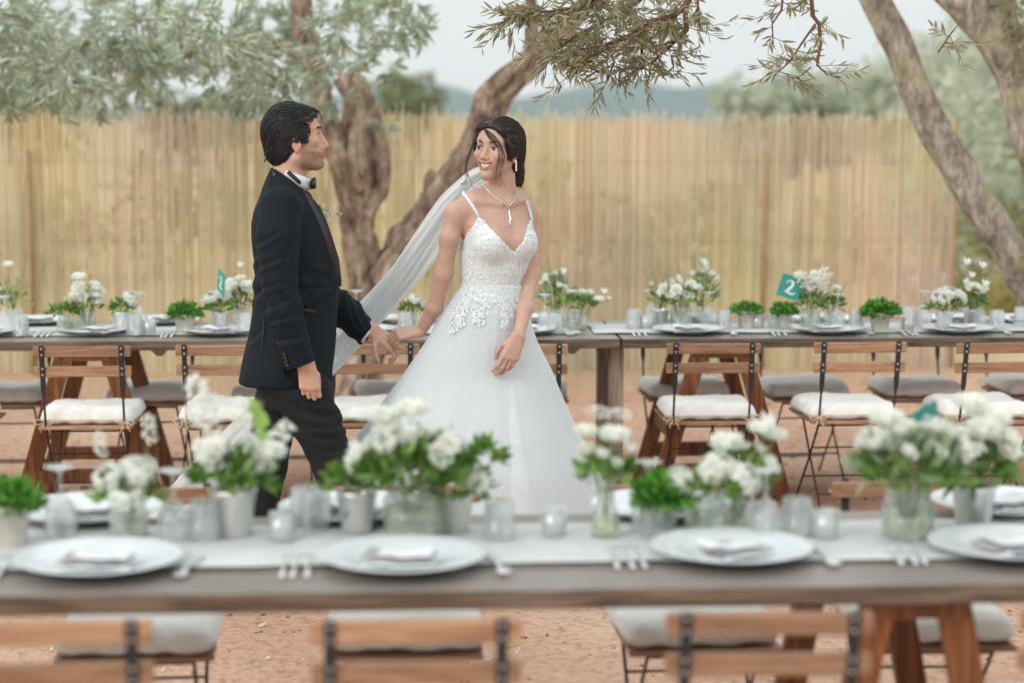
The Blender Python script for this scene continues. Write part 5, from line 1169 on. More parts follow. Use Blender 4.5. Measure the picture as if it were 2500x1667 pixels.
for lst in ([(1170, 532), (1162, 518), (1154, 504), (1146, 492), (1139, 482), (1132, 475)], [(1297, 540), (1295, 528), (1291, 514), (1287, 502), (1284, 494)]):
    p = lie(SB, lst, .003); p = p[~np.isnan(p[:, 0])]; p = np.concatenate([p, p[-1:] + np.array([[.004, .03, .004]]), p[-1:] + np.array([[.008, .08, -.012]])])
    q = hang(curve_part('strap', p, [.0060] * len(p), M['lace'], b_root, 8), bod)
# lace flowers raised on the bodice and spilling over the top of the skirt
def skirt_pt(z, th, out=0.0): pass
prof_s = [(693, 1126, 1272, .094), (721, 1108, 1278, .115), (760, 1082, 1288, .135), (830, 1043, 1308, .155), (912, 987, 1349, .185), (973, 943, 1373, .23), (1060, 880, 1412, .30), (1150, 808, 1459, .36), (1252, 715, 1500, .41), (1340, 640, 1530, .44), (1450, 560, 1555, .47)]
nz_, nt_ = 90, 260; zs = np.linspace(Zp(693), ZG + .012, nz_); zk = np.array([Zp(p[0]) for p in prof_s])[::-1]
cxs = np.array([(P3(p[1], p[0])[0] + P3(p[2], p[0])[0]) / 2 for p in prof_s])[::-1]; rxs = np.array([(P3(p[2], p[0])[0] - P3(p[1], p[0])[0]) / 2 for p in prof_s])[::-1]; rys = np.array([p[3] for p in prof_s])[::-1]
cx_, rx_, ry_ = (np.interp(zs, zk, a) for a in (cxs, rxs, rys))
for _ in range(6): cx_[1:-1], rx_[1:-1], ry_[1:-1] = [(a[:-2] + 2 * a[1:-1] + a[2:]) / 4 for a in (cx_, rx_, ry_)]
TH, ZZ = np.meshgrid(np.linspace(0, 2 * np.pi, nt_, endpoint=False), zs); tt_ = (zs[0] - ZZ) / (zs[0] - zs[-1])
ple = tt_ ** .8 * (.020 * np.sin(TH * 5 + 1 + 1.6 * tt_ + .8 * np.sin(TH * 2)) + .014 * np.sin(TH * 11 + 2.2 - .8 * tt_ + np.sin(TH * 3)) + .005 * np.sin(TH * 23 + .4 + 2 * np.sin(TH * 4))) + .005 * np.minimum(tt_ * 12, 1) * np.sin(TH * 38 + 3 * np.sin(TH * 3)) * (1 - tt_)
wob = (vnoise(TH * 3 + 20, ZZ * 3, 1, 4) - .5) * .05 * tt_
sx_ = cx_[:, None] + rx_[:, None] * (1 + ple + wob) * np.cos(TH); sy_ = CY + .24 * tt_ ** 1.5 + ry_[:, None] * (1 + ple * 1.6 + wob) * np.sin(TH)
V = np.stack([sx_, sy_, ZZ], -1).reshape(-1, 3); i = (np.arange(nz_ - 1)[:, None] * nt_ + np.arange(nt_)[None]); j = (np.arange(nz_ - 1)[:, None] * nt_ + (np.arange(nt_)[None] + 1) % nt_)
SKF = np.stack([i, i + nt_, j + nt_, j], -1).reshape(-1, 4)
sk = place(np_mesh('skirt', V, np.stack([i, i + nt_, j + nt_, j], -1).reshape(-1, 4), M['skirt'], None, True), b_root)
b = MB(); b.tube([P3(px, py, dy) for px, py, dy in ((1129, 700, -.01), (1150, 704, -.075), (1200, 707, -.098), (1245, 706, -.07), (1270, 702, .0))], .005, 8); 
fr = np.random.default_rng(6); bp = []
for _ in range(900): bp.append((fr.uniform(1118, 1312), fr.uniform(524, 706)))
for _ in range(260): bp.append((fr.uniform(1128, 1272), fr.uniform(690, 738)))
for (c0, c1, n) in (((1150, 715), (1118, 800), 60), ((1185, 710), (1165, 790), 70), ((1235, 712), (1228, 800), 70), ((1262, 715), (1268, 760), 30), ((1130, 740), (1105, 810), 40), ((1205, 712), (1200, 745), 30)):
    for _ in range(n): t = fr.random(); bp.append((c0[0] + (c1[0] - c0[0]) * t + fr.normal(0, 11 * (1 - .4 * t)), c0[1] + (c1[1] - c0[1]) * t + fr.normal(0, 5)))
S2 = Sdf((P3(1085, 0)[0], CY - .26, Zp(825)), (P3(1330, 0)[0], CY + .1, Zp(470)), .004); S2.a[:] = .2
S2.loft([(zk[i], cxs[i], CY, rxs[i], rys[i]) for i in range(len(zk)) if zk[i] > Zp(850)], 0, .0)
h1, n1 = surf(SD, bp); h2, n2 = surf(S2, bp); use2 = np.isnan(h1[:, 0]) | (np.array([q[1] for q in bp]) > 690); h = np.where(use2[:, None], h2, h1); n_ = np.where(use2[:, None], n2, n1); ok = ~np.isnan(h[:, 0]); h, n_ = h[ok], n_[ok]
Pl, Dl, Ul = [], [], []
for q, m in zip(h, n_):
    for a in range(4): d = fr.normal(size=3); d -= m * (d @ m); d /= np.linalg.norm(d); Pl.append(q + m * .001); Dl.append(d + m * fr.uniform(.0, .25)); Ul.append(m)
nP = len(Pl); V, T, C = leaf_mesh(np.array(Pl), np.array(Dl), np.array(Ul), fr.uniform(.006, .012, nP), fr.uniform(.004, .007, nP), np.repeat(np.array([lin(230, 236, 238)]), nP, 0), .1)
o = hang(np_mesh('lace_applique', V, T, M['gown'], colors=C), bod); o['kind'] = 'stuff'
SKV = np.stack([cx_[:, None] + (rx_[:, None] * (1 + .02 * tt_ + tt_ ** .8 * (.018 * np.sin(TH * 7 + 2.0 + tt_ + np.sin(TH * 3 + 1)) + .012 * np.sin(TH * 16 - 1.0 * tt_ + 2 * np.sin(TH * 2)))) + .004) * np.cos(TH), CY + .24 * tt_ ** 1.5 + (ry_[:, None] * (1 + .03 * tt_ + tt_ ** .8 * (.03 * np.sin(TH * 7 + 2.0 + tt_ + np.sin(TH * 3 + 1)) + .02 * np.sin(TH * 16 - 1.0 * tt_ + 2 * np.sin(TH * 2)))) + .006) * np.sin(TH), np.maximum(ZZ - .004, ZG + .008)], -1).reshape(-1, 3)
# veil of folded tulle streaming back past the groom
def mat_tulle(name, a):
    m, nt, b = new_mat(name); b.inputs['Base Color'].default_value = (*lin(238, 242, 243), 1); b.inputs['Roughness'].default_value = .8; b.inputs['Sheen Weight'].default_value = .2
    tr = N(nt, 'ShaderNodeBsdfTranslucent'); tr.inputs[0].default_value = (*lin(238, 242, 243), 1); tp = N(nt, 'ShaderNodeBsdfTransparent'); m1 = N(nt, 'ShaderNodeMixShader'); m2 = N(nt, 'ShaderNodeMixShader')
    m1.inputs[0].default_value = .5; m2.inputs[0].default_value = a; nt.links.new(b.outputs[0], m1.inputs[1]); nt.links.new(tr.outputs[0], m1.inputs[2]); nt.links.new(tp.outputs[0], m2.inputs[1]); nt.links.new(m1.outputs[0], m2.inputs[2])
    nt.links.new(m2.outputs[0], nt.nodes['Material Output'].inputs[0]); return m
M['tulle'] = mat_tulle('veil_tulle', .92)
ov = place(np_mesh('tulle_overskirt', SKV, SKF, mat_tulle('skirt_tulle', .45), None, True), b_root)
vp = [(1262, 392, .10, 26), (1215, 418, .115, 50), (1160, 450, .12, 66), (1105, 510, .14, 84), (1040, 600, .19, 84), (985, 675, .24, 78), (925, 742, .29, 74), (850, 822, .34, 78), (770, 905, .36, 84), (690, 980, .38, 92), (600, 1066, .40, 100), (500, 1170, .42, 112), (400, 1300, .44, 130), (330, 1412, .46, 150)]
ctr = smooth_path([P3(*p[:3]) for p in vp], 110); wd = np.interp(np.linspace(0, 1, 110), np.linspace(0, 1, len(vp)), [p[3] / 690 for p in vp]); T_ = np.gradient(ctr, axis=0); T_ /= np.linalg.norm(T_, axis=1, keepdims=True)
Wd = np.cross(T_, np.array([0, -1, 0])); Wd /= np.linalg.norm(Wd, axis=1, keepdims=True)
def veil_sheet(ph, amp, fr_, dyo, shrink):
    uu = np.linspace(-.5, .5, 30); V = ctr[:, None] + Wd[:, None] * (uu[None, :, None] * wd[:, None, None] * shrink); t = np.linspace(0, 1, 110)[:, None]
    V[..., 1] += dyo + amp * np.sin(uu[None] * fr_ + ph + t * 4) + .01 * np.sin(t * 17 + uu[None] * 9 + ph); V[..., 2] += .006 * np.sin(t * 11 + ph) * (uu[None] + .5); V[..., 2] = np.maximum(V[..., 2], ZG + .012 + .01 * np.abs(np.sin(uu[None] * 20)))
    k = (np.arange(109)[:, None] * 30 + np.arange(29)[None]).ravel(); return V.reshape(-1, 3), np.stack([k, k + 1, k + 31, k + 30], 1)
vl = thing('veil', 'long sheer white veil streaming down from the hair of the bride behind the man', 'veil', tuple(P3(1235, 400, .10)))
for (ph, am, f_, dy_, sh_) in ((0, .007, 16, 0, 1.0), (2, .006, 22, .018, .94), (4, .005, 28, -.012, .86)):
    V, Fq = veil_sheet(ph, am, f_, dy_, sh_); place(np_mesh('tulle_layer', V, Fq, M['tulle'], None, True), vl)
# jewellery
M['silver'] = mat_noise('silver_jewel', (.75, .74, .72), (.9, .89, .87), 300, .22, metallic=.85)
nk = thing('necklace', 'fine silver necklace with a drop pendant at the throat of the bride', 'necklace', tuple(P3(1241, 506, -.1)))
for nm, lst in (('chain', [(1182, 452), (1188, 463), (1196, 471), (1207, 481), (1219, 489), (1230, 497), (1241, 506)]), ('chain', [(1256, 470), (1256, 480), (1255, 489), (1248, 497), (1241, 506)]), ('pendant', [(1241, 506), (1242, 518), (1243, 530), (1244, 542), (1245, 553)]), ('pendant', [(1241, 506), (1243, 520), (1246, 533), (1248, 544)])):
    p = lie(SB, lst, .0025); p = p[~np.isnan(p[:, 0])]
    if len(p) > 1: place(curve_part(nm, p, .0021 if nm == 'chain' else .0024, M['silver'], b_root, 6), nk)
er = thing('earring', 'slim silver bar earring on the visible ear of the bride', 'earring', tuple(LB(.006, .078, -.040)))
b = MB(); b.bar(LB(.006, .0785, -.036), LB(.006, .081, -.070), .0042, .003); place(b.build('bar', M['silver'], None), er); b = MB(); b.lathe([(.00001, .003), (.003, .002), (.0035, 0)], 8); o = b.build('stud', M['silver'], er); o.location = (0, 0, .004)
def ring_round(c, d, r, t, ry=1.0):
    d = Vector(d).normalized(); x = d.orthogonal().normalized(); y = d.cross(x); return [tuple(Vector(c) + x * r * math.cos(a) + y * r * ry * math.sin(a)) for a in np.linspace(0, 2 * math.pi, 25)]
br = thing('bracelet', 'thin silver bracelet on the wrist of the hanging hand of the bride', 'bracelet', tuple(P3(1262, 836, -.155)))
d = P3(1240, 900, -.16) - P3(1266, 818, -.15); b = MB(); c = P3(1264, 834, -.160); x_ = np.array([.85, .25, -.46]); x_ /= np.linalg.norm(x_); y_ = np.array([.1, 1, .15]); y_ /= np.linalg.norm(y_)
b.tube([c + x_ * .0285 * math.cos(a) + y_ * .0235 * math.sin(a) for a in np.linspace(0, 2 * math.pi, 25)], .0018, 6); place(b.build('band', M['silver'], None, True), br)

for r_ in (g_root, b_root, vl, nk, er, br, bq):      # enlarge each figure and what it wears, and stand it between the tables
    r_.location = Vector((r_.location.x * FIG, CY * FIG + (r_.location.y - CY) * FIG, CAM.z + (r_.location.z - CAM.z) * FIG)); r_.scale = (FIG,) * 3
# ================================================================== tableware
def mat_glass(name, tint, frost=.10, patt=0.0, rough=.04):
    """clear thin glass: lets light straight through, mirrors at grazing angles, a little milky where cut or dusty"""
    m, nt, b = new_mat(name); nt.nodes.remove(b); out = nt.nodes['Material Output']
    tp = N(nt, 'ShaderNodeBsdfTransparent'); tp.inputs[0].default_value = (*tint, 1); gl = N(nt, 'ShaderNodeBsdfGlossy'); gl.inputs['Roughness'].default_value = rough; gl.inputs[0].default_value = (.95, .97, .97, 1)
    df = N(nt, 'ShaderNodeBsdfDiffuse'); df.inputs[0].default_value = (.88, .91, .91, 1); tl = N(nt, 'ShaderNodeBsdfTranslucent'); tl.inputs[0].default_value = (.88, .91, .91, 1)
    dm = N(nt, 'ShaderNodeMixShader'); dm.inputs[0].default_value = .6; nt.links.new(df.outputs[0], dm.inputs[1]); nt.links.new(tl.outputs[0], dm.inputs[2])
    lw = N(nt, 'ShaderNodeLayerWeight'); lw.inputs[0].default_value = .35
    m1 = N(nt, 'ShaderNodeMixShader'); m2 = N(nt, 'ShaderNodeMixShader'); nt.links.new(tp.outputs[0], m1.inputs[1]); nt.links.new(dm.outputs[0], m1.inputs[2]); m1.inputs[0].default_value = frost
    nt.links.new(m1.outputs[0], m2.inputs[1]); nt.links.new(gl.outputs[0], m2.inputs[2])
    mm = N(nt, 'ShaderNodeMath', operation='MULTIPLY_ADD'); mm.inputs[1].default_value = .6; mm.inputs[2].default_value = .09; mm.use_clamp = True
    nt.links.new(lw.outputs['Facing'], mm.inputs[0]); nt.links.new(mm.outputs[0], m2.inputs[0]); nt.links.new(m2.outputs[0], out.inputs[0])
    if patt:
        tc = N(nt, 'ShaderNodeTexCoord'); sp = N(nt, 'ShaderNodeSeparateXYZ'); nt.links.new(tc.outputs['Object'], sp.inputs[0])
        at2 = N(nt, 'ShaderNodeMath', operation='ARCTAN2'); nt.links.new(sp.outputs['X'], at2.inputs[0]); nt.links.new(sp.outputs['Y'], at2.inputs[1])
        hs = []
        for sg in (1, -1):
            a = N(nt, 'ShaderNodeMath', operation='MULTIPLY'); a.inputs[1].default_value = 9.0; nt.links.new(at2.outputs[0], a.inputs[0])
            c = N(nt, 'ShaderNodeMath', operation='MULTIPLY_ADD'); c.inputs[1].default_value = 330.0 * sg; nt.links.new(sp.outputs['Z'], c.inputs[0]); nt.links.new(a.outputs[0], c.inputs[2])
            d = N(nt, 'ShaderNodeMath', operation='SINE'); nt.links.new(c.outputs[0], d.inputs[0]); e = N(nt, 'ShaderNodeMath', operation='ABSOLUTE'); nt.links.new(d.outputs[0], e.inputs[0]); hs.append(e)
        mn = N(nt, 'ShaderNodeMath', operation='MINIMUM'); nt.links.new(hs[0].outputs[0], mn.inputs[0]); nt.links.new(hs[1].outputs[0], mn.inputs[1])
        bp = N(nt, 'ShaderNodeBump'); bp.inputs['Distance'].default_value = patt; bp.inputs['Strength'].default_value = 1; nt.links.new(mn.outputs[0], bp.inputs['Height'])
        for x in (gl, df): nt.links.new(bp.outputs[0], x.inputs['Normal'])
        nt.links.new(bp.outputs[0], lw.inputs['Normal'])
    return m
M['glass'] = mat_glass('clear_glass', (.985, .992, .99), .12); M['cut_glass'] = mat_glass('cut_glass', (.98, .99, .985), .20, .008); M['frosted'] = mat_glass('frosted_glass', (.96, .98, .97), .62)
M['water'] = mat_glass('green_water', (.80, .86, .62), .05)
M['china'] = mat_noise('white_china', lin(208, 217, 220), lin(220, 227, 229), 5, .22, spec=.5); M['wax'] = mat_noise('candle_wax', lin(226, 224, 212), lin(238, 236, 226), 10, .5, subsurf=.2)
M['tin'] = mat_noise('silver_pot', (.74, .74, .72), (.9, .9, .88), 14, .34, metallic=.9, stretch=(6, 6, 1)); M['limewash'] = mat_noise('limewashed_clay', lin(186, 180, 168), lin(218, 214, 204), 16, .9, bump=.001, bscale=60)
M['steel'] = mat_noise('cutlery_steel', (.86, .87, .87), (.95, .95, .95), 30, .38, metallic=.8); M['napkin'] = mat_noise('grey_napkin', lin(146, 145, 144), lin(172, 171, 169), 24, .9, bump=.001, bscale=200); M['napkin_white'] = mat_noise('white_napkin', lin(214, 217, 219), lin(226, 228, 229), 24, .9)
M['stem'] = mat_noise('flower_stem', lin(104, 128, 62), lin(138, 156, 92), 30, .6); M['teal'] = mat_noise('teal_card', lin(58, 148, 138), lin(66, 156, 146), 8, .7); M['ink'] = mat_noise('white_ink', (.82, .84, .83), (.88, .9, .89), 40, .6); M['soil_pot'] = mat_noise('potting_soil', (.03, .022, .016), (.06, .045, .03), 60, .95)
PROTO = {}
def proto(key, fn):
    """first use builds the thing; later uses copy it with its parts"""
    if key not in PROTO: PROTO[key] = fn(); return PROTO[key]
    o = copy_tree(PROTO[key])
    for k in ('label', 'category', 'group'):
        if k in o: del o[k]
    return o
def mk_tumbler():       # stands upside down
    t = empty('tumbler'); b = MB(); b.lathe([(.037, 0), (.0385, .001), (.0345, .088), (.033, .094), (.030, .096), (.00001, .096)], 28); b.build('wall', M['cut_glass'], t, True)
    b = MB(); b.lathe([(.0355, .0005), (.0318, .082), (.00001, .083)], 28); b.build('inner_wall', M['glass'], t, True); return t
def mk_goblet():        # stands upside down on its rim
    t = empty('goblet'); b = MB(); b.lathe([(.035, 0), (.0375, .02), (.0385, .045), (.035, .072), (.022, .092), (.007, .1)], 28); b.build('bowl', M['cut_glass'], t, True)
    b = MB(); b.lathe([(.007, .1005), (.0045, .108), (.0042, .148), (.007, .156)], 16); b.build('stem', M['glass'], t, True); b = MB(); b.lathe([(.007, .1565), (.02, .163), (.034, .1665), (.0345, .169), (.00001, .1695)], 28); b.build('foot', M['frosted'], t, True); return t
def mk_candle():
    t = empty('candle_glass'); b = MB(); b.lathe([(.00001, .001), (.027, .001), (.0285, .004), (.032, .066), (.0305, .066), (.027, .008)], 24); b.build('glass', M['frosted'], t, True); b = MB(); b.lathe([(.00001, .0085), (.0262, .0085), (.028, .034), (.00001, .036)], 20); b.build('wax', M['wax'], t, True); b = MB(); b.tube([(0, 0, .035), (.001, 0, .046)], .0008, 5); b.build('wick', M['iron'], t); return t
def mk_jar(r=.046, h=.09):
    t = empty('glass_jar'); b = MB(); b.lathe([(.00001, .002), (r * .93, .002), (r, .008), (r, h * .68), (r * .86, h * .8), (r * .82, h * .86), (r * .9, h * .9), (r * .9, h), (r * .84, h)], 28); b.build('wall', M['cut_glass'], t, True)
    b = MB(); b.lathe([(.00001, .006), (r * .92, .006), (r * .93, h * .55), (.00001, h * .55)], 20); b.build('water', M['water'], t, True); return t
def mk_vase():
    t = empty('glass_vase'); b = MB(); b.lathe([(.00001, .002), (.030, .002), (.033, .01), (.028, .05), (.018, .085), (.017, .12), (.022, .13)], 24); b.build('wall', M['glass'], t, True); b = MB(); b.lathe([(.00001, .006), (.029, .006), (.026, .05), (.00001, .051)], 20); b.build('water', M['water'], t, True); return t
def mk_tin():
    t = empty('silver_pot'); b = MB(); b.lathe([(.00001, .001), (.031, .001), (.033, .004), (.043, .082), (.0455, .084), (.0455, .089), (.043, .090), (.041, .086), (.036, .03)], 28); b.build('wall', M['tin'], t, True); return t
def mk_plate():
    t = empty('dinner_plate'); b = MB(); b.lathe([(.00001, .002), (.088, .002), (.092, .0035), (.100, .010), (.155, .0215), (.160, .0235), (.160, .0255), (.154, .0250), (.104, .0145), (.094, .0095), (.00001, .0085)], 48); b.build('dish', M['china'], t, True); return t
def mk_napkin(seed):
    t = empty('napkin'); r = np.random.default_rng(seed)
    for k, (nm, m, w, d, z) in enumerate((('fold', 'napkin_white', .155, .105, .0), ('fold', 'napkin', .15, .09, .009), ('fold', 'napkin_white', .12, .075, .018))):
        n1, n2 = 22, 10; X, Y = np.meshgrid(np.linspace(-w / 2, w / 2, n1), np.linspace(-d / 2, d / 2, n2)); Z = z + .006 * np.sin(X * 38 + seed + k * 1.3) * (.4 + .6 * (Y / d + .5)) + .007 + .006 * vnoise(X * 30 + 5, Y * 30 + 9, 1, seed + k)
        Xo = X + .01 * k * r.uniform(-1, 1); Yo = Y + .008 * np.sin(X * 20 + k); V = np.stack([Xo, Yo, Z], -1).reshape(-1, 3); i = (np.arange(n2 - 1)[:, None] * n1 + np.arange(n1 - 1)[None]).ravel()
        o = np_mesh(nm, V, np.stack([i, i + 1, i + n1 + 1, i + n1], 1), M[m], t, True); md = o.modifiers.new('thickness', 'SOLIDIFY'); md.thickness = .003
    return t
def mk_fork():
    b = MB(); pts = [(0, -.10, .004), (0, -.05, .006), (0, .0, .008), (0, .04, .006), (0, .055, .004)]; ws = [.009, .007, .005, .005, .012]
    V = []; 
    for (x, y, z), w in zip(pts, ws): V += [(-w / 2 - .001, y, z), (w / 2 + .001, y, z), (w / 2, y, z - .0025), (-w / 2, y, z - .0025)]
    b.add(V, [(i * 4 + j, i * 4 + (j + 1) % 4, i * 4 + 4 + (j + 1) % 4, i * 4 + 4 + j) for i in range(4) for j in range(4)] + [(3, 2, 1, 0), (16, 17, 18, 19)])
    for k in range(4): x = (k - 1.5) * .0065; b.tube([(x * .8, .055, .003), (x, .075, .004), (x, .105, .010)], [.0022, .0018, .0009], 5)
    return b.build('fork', M['steel'], None, True)
def mk_spoon():
    b = MB(); V = []; prof = [(-.085, .004, .0045), (-.04, .0045, .007), (.02, .003, .009), (.05, .005, .006), (.06, .013, .004), (.075, .018, .003), (.09, .015, .004), (.1, .004, .006)]
    for y, w, z in prof: V += [(-w, y, z + .002 * (w > .01)), (0, y, z - .003 * (w > .01)), (w, y, z + .002 * (w > .01)), (w * .9, y, z - .0022), (0, y, z - .006 * (w > .01) - .002), (-w * .9, y, z - .0022)]
    b.add([(x, y, z + .003) for x, y, z in V], [(i * 6 + j, i * 6 + (j + 1) % 6, i * 6 + 6 + (j + 1) % 6, i * 6 + 6 + j) for i in range(7) for j in range(6)] + [tuple(range(6))[::-1], tuple(42 + j for j in range(6))]); return b.build('spoon', M['steel'], None, True)
def setdown(kind, mk, px, py, label, cat, group=None, rz=0.0, z=None, sc=1.0):
    o = proto(kind, mk); p = atz(px, py, TZ if z is None else z); o.location = p; o.rotation_euler = (0, 0, rz); o.scale = (sc,) * 3; tag(o, label, cat, group); return o
ZR = TZ + .0105         # top of the runner
# ------------------------------------------------------------------ flowers
WHITE = np.array([lin(246, 248, 244), lin(240, 244, 238), lin(248, 248, 240)])
def petals(n, seed, fn):
    r = np.random.default_rng(seed); P, D, U, L_, W_, C = fn(r, n); return leaf_mesh(P, D, U, L_, W_, C, .25)
def flower_mesh(kind, seed):
    r = np.random.default_rng(seed)
    if kind == 'rose':           # open layered blossom
        P, D, U, Ln, W = [], [], [], [], []
        for ring, (n, tilt, rad, ln) in enumerate(((4, 1.35, .003, .016), (6, 1.05, .006, .022), (8, .7, .008, .027), (9, .35, .009, .030), (8, .05, .010, .030))):
            for k in range(n):
                a = 2 * np.pi * (k + .5 * ring) / n + r.normal(0, .12); o = np.array([np.cos(a), np.sin(a), 0]); d = o * np.cos(tilt) + np.array([0, 0, np.sin(tilt)]); P.append(o * rad + np.array([0, 0, .006])); D.append(d); U.append(np.array([0, 0, np.cos(tilt)]) - o * np.sin(tilt)); Ln.append(ln * r.uniform(.9, 1.15)); W.append(ln * r.uniform(.75, .95))
        V, T, C = leaf_mesh(np.array(P), np.array(D), np.array(U), np.array(Ln), np.array(W), WHITE[r.integers(0, 3, len(P))], -.35)
    elif kind == 'cluster':      # dome of four-petalled florets
        P, D, U, Ln, W = [], [], [], [], []
        for k in range(70):
            n = r.normal(size=3); n[2] = abs(n[2]) * .9 - .15; n /= np.linalg.norm(n); c = n * .045 * r.uniform(.85, 1.05) * np.array([1, 1, .85]); e = np.cross(n, r.normal(size=3)); e /= np.linalg.norm(e); f = np.cross(n, e)
            for q in range(4): d = e * np.cos(q * np.pi / 2) + f * np.sin(q * np.pi / 2); P.append(c); D.append(d + n * .35); U.append(n); Ln.append(.0125); W.append(.0115)
        V, T, C = leaf_mesh(np.array(P), np.array(D), np.array(U), np.array(Ln), np.array(W), WHITE[r.integers(0, 3, len(P))] * r.uniform(.94, 1.02, (len(P), 1)), .1)
    elif kind == 'bell':         # small five-petalled blossom
        P, D, U = [], [], []
        for k in range(6): a = 2 * np.pi * k / 6; o = np.array([np.cos(a), np.sin(a), 0]); P.append(o * .002); D.append(o * .8 + np.array([0, 0, .7])); U.append(np.array([0, 0, 1.0]) - o * .6)
        V, T, C = leaf_mesh(np.array(P), np.array(D), np.array(U), r.uniform(.020, .026, 6), r.uniform(.011, .014, 6), WHITE[r.integers(0, 3, 6)], -.3)
    elif kind == 'umbel':        # flat lace head of tiny blossoms
        n = 150; a = r.uniform(0, 6.28, n); q = np.sqrt(r.random(n)) * .042; P = np.stack([q * np.cos(a), q * np.sin(a), .014 - q * q * 7], 1); D = r.normal(size=(n, 3)) + np.array([0, 0, .6]); V, T, C = leaf_mesh(P, D, r.normal(size=(n, 3)), r.uniform(.005, .008, n), r.uniform(.004, .006, n), WHITE[r.integers(0, 3, n)] * .97, .1)
    elif kind == 'spike':        # stock: blossoms up a stem
        P, D, U = [], [], []
        for k in range(16):
            a = k * 2.4; z = .004 + k * .0055; o = np.array([np.cos(a), np.sin(a), .2]); c = o * (.014 - .0005 * k) + np.array([0, 0, z])
            for q in range(5): P.append(c); D.append(o + r.normal(0, .6, 3)); U.append(r.normal(size=3))
        n = len(P); V, T, C = leaf_mesh(np.array(P), np.array(D), np.array(U), r.uniform(.012, .017, n), r.uniform(.009, .012, n), WHITE[r.integers(0, 3, n)], .1)
    return V, T, C
FM = {}
def blossom(kind, parent, loc, direction, sc):
    key = kind
    if key not in FM:
        V, T, C = flower_mesh(kind, len(FM) + 3); o = np_mesh('blossom', V, T, M['petal'], parent, colors=C); FM[key] = o
    else: o = inst(FM[key], parent)
    o.location = loc; o.rotation_euler = Vector(direction).to_track_quat('Z', 'Y').to_euler(); o.scale = (sc,) * 3; return o
GREEN = np.array([lin(96, 138, 58), lin(116, 154, 74), lin(80, 120, 50), lin(134, 164, 90)]); SAGE = np.array([lin(142, 162, 128), lin(120, 142, 106), lin(160, 176, 146)]); HERB = np.array([lin(72, 138, 40), lin(92, 158, 52), lin(58, 116, 34), lin(110, 170, 66)])
def leaf_cloud(name, parent, n, cx, r3, base, L_, W_, cols, seed, up=.5, shell=.5):
    r = np.random.default_rng(seed); d = r.normal(size=(n, 3)); d /= np.linalg.norm(d, axis=1, keepdims=True); d[:, 2] = np.abs(d[:, 2]) * .9 - .12; q = r.uniform(shell, 1, (n, 1)) ** .5
    P = np.array(base) + d * q * np.array(r3) + np.array([0, 0, cx]); D = d + np.array([0, 0, up]) + r.normal(0, .45, (n, 3)); V, T, C = leaf_mesh(P, D, r.normal(size=(n, 3)) + d * .8 + np.array([0, 0, .6]), L_ * r.uniform(.6, 1.25, n), W_ * r.uniform(.7, 1.2, n), cols[r.integers(0, len(cols), n)] * r.uniform(.82, 1.15, (n, 1)), .25)
    o = np_mesh(name, V, T, M['greens'], parent, colors=C.clip(0, 1)); o['kind'] = 'stuff'; return o
def bouquet(loc, z0, label, comps, w, h, greens, seed, tall=None, fern=0, big=1.0, group='cut flowers on the tables', stemz=.07, depth=.75, sage=0):
    """cut flowers in a container: blossoms are parts, leaves and stems fill in between. comps: (kind, count, scale)"""
    if loc[1] < 6: h *= .74; greens = int(greens * 1.5); comps = [(a, max(1, int(n * .8)), c * .80) for a, n, c in comps]; tall = [(a, b_, c * .76, d, e * .82) for a, b_, c, d, e in tall] if tall else tall
    r = np.random.default_rng(seed); t = thing('bouquet', label, 'bouquet', (loc[0], loc[1], z0), group=group); sb = MB()
    for kind, n, sc in comps:
        for k in range(n):
            a = r.uniform(0, 6.28); q = math.sqrt(r.random()); hz = h * (.55 + .45 * math.sqrt(max(0, 1 - q * q))) * r.uniform(.82, 1.08)
            if kind == 'spike': hz *= 1.05
            p = np.array([w * q * math.cos(a), w * depth * q * math.sin(a), hz]); d = np.array([p[0] * 1.2, p[1] * 1.2 - .02, hz * .8 + .02]) + r.normal(0, .02, 3)
            if kind in ('cluster', 'umbel'): d = np.array([p[0], p[1] - .03, .12])
            blossom(kind, t, p, d, sc * r.uniform(.85, 1.15)); sb.tube([(p[0] * .15, p[1] * .15, -stemz), (p[0] * .5, p[1] * .5, h * .1), tuple(p)], [.0022, .002, .0016], 4, cap=False)
    if tall:
        for (dx, dy, dz, kind, sc) in tall:
            blossom(kind, t, (dx, dy, dz), (dx * .5, -.3, 1), sc); sb.tube([(dx * .1, 0, -stemz), (dx * .6, dy * .6, dz * .5), (dx, dy, dz)], [.0022, .002, .0016], 4, cap=False)
    for k in range(fern):       # feathery sprigs
        a = r.uniform(0, 6.28); e = np.array([w * 1.25 * math.cos(a) * r.uniform(.4, 1), w * .6 * math.sin(a), h * r.uniform(.9, 1.45)]); m = 30; tt = np.linspace(.25, 1, m)[:, None]; pts = e * tt; V, T, C = leaf_mesh(pts, e / np.linalg.norm(e) + r.normal(0, .7, (m, 3)), r.normal(size=(m, 3)), r.uniform(.012, .026, m), r.uniform(.0018, .003, m), np.repeat(np.array([lin(138, 156, 98)]), m, 0), .2)
        o = np_mesh('sprig', V, T, M['greens'], t, colors=C); o['kind'] = 'stuff'; sb.tube([(0, 0, 0), tuple(e * .6), tuple(e)], [.0012, .001, .0005], 4, cap=False)
    if sb.n: o = sb.build('stems', M['stem'], t, True); o['kind'] = 'stuff'
    if greens: leaf_cloud('leaves', t, greens, h * .18, (w * .95, w * .8, h * .62), (0, 0, 0), .034 * big, .013 * big, GREEN, seed + 1)
    if sage: leaf_cloud('leaves', t, sage, h * .3, (w * .9, w * .7, h * .7), (0, 0, 0), .05 * big, .012 * big, SAGE, seed + 2, 1.0)
    return t
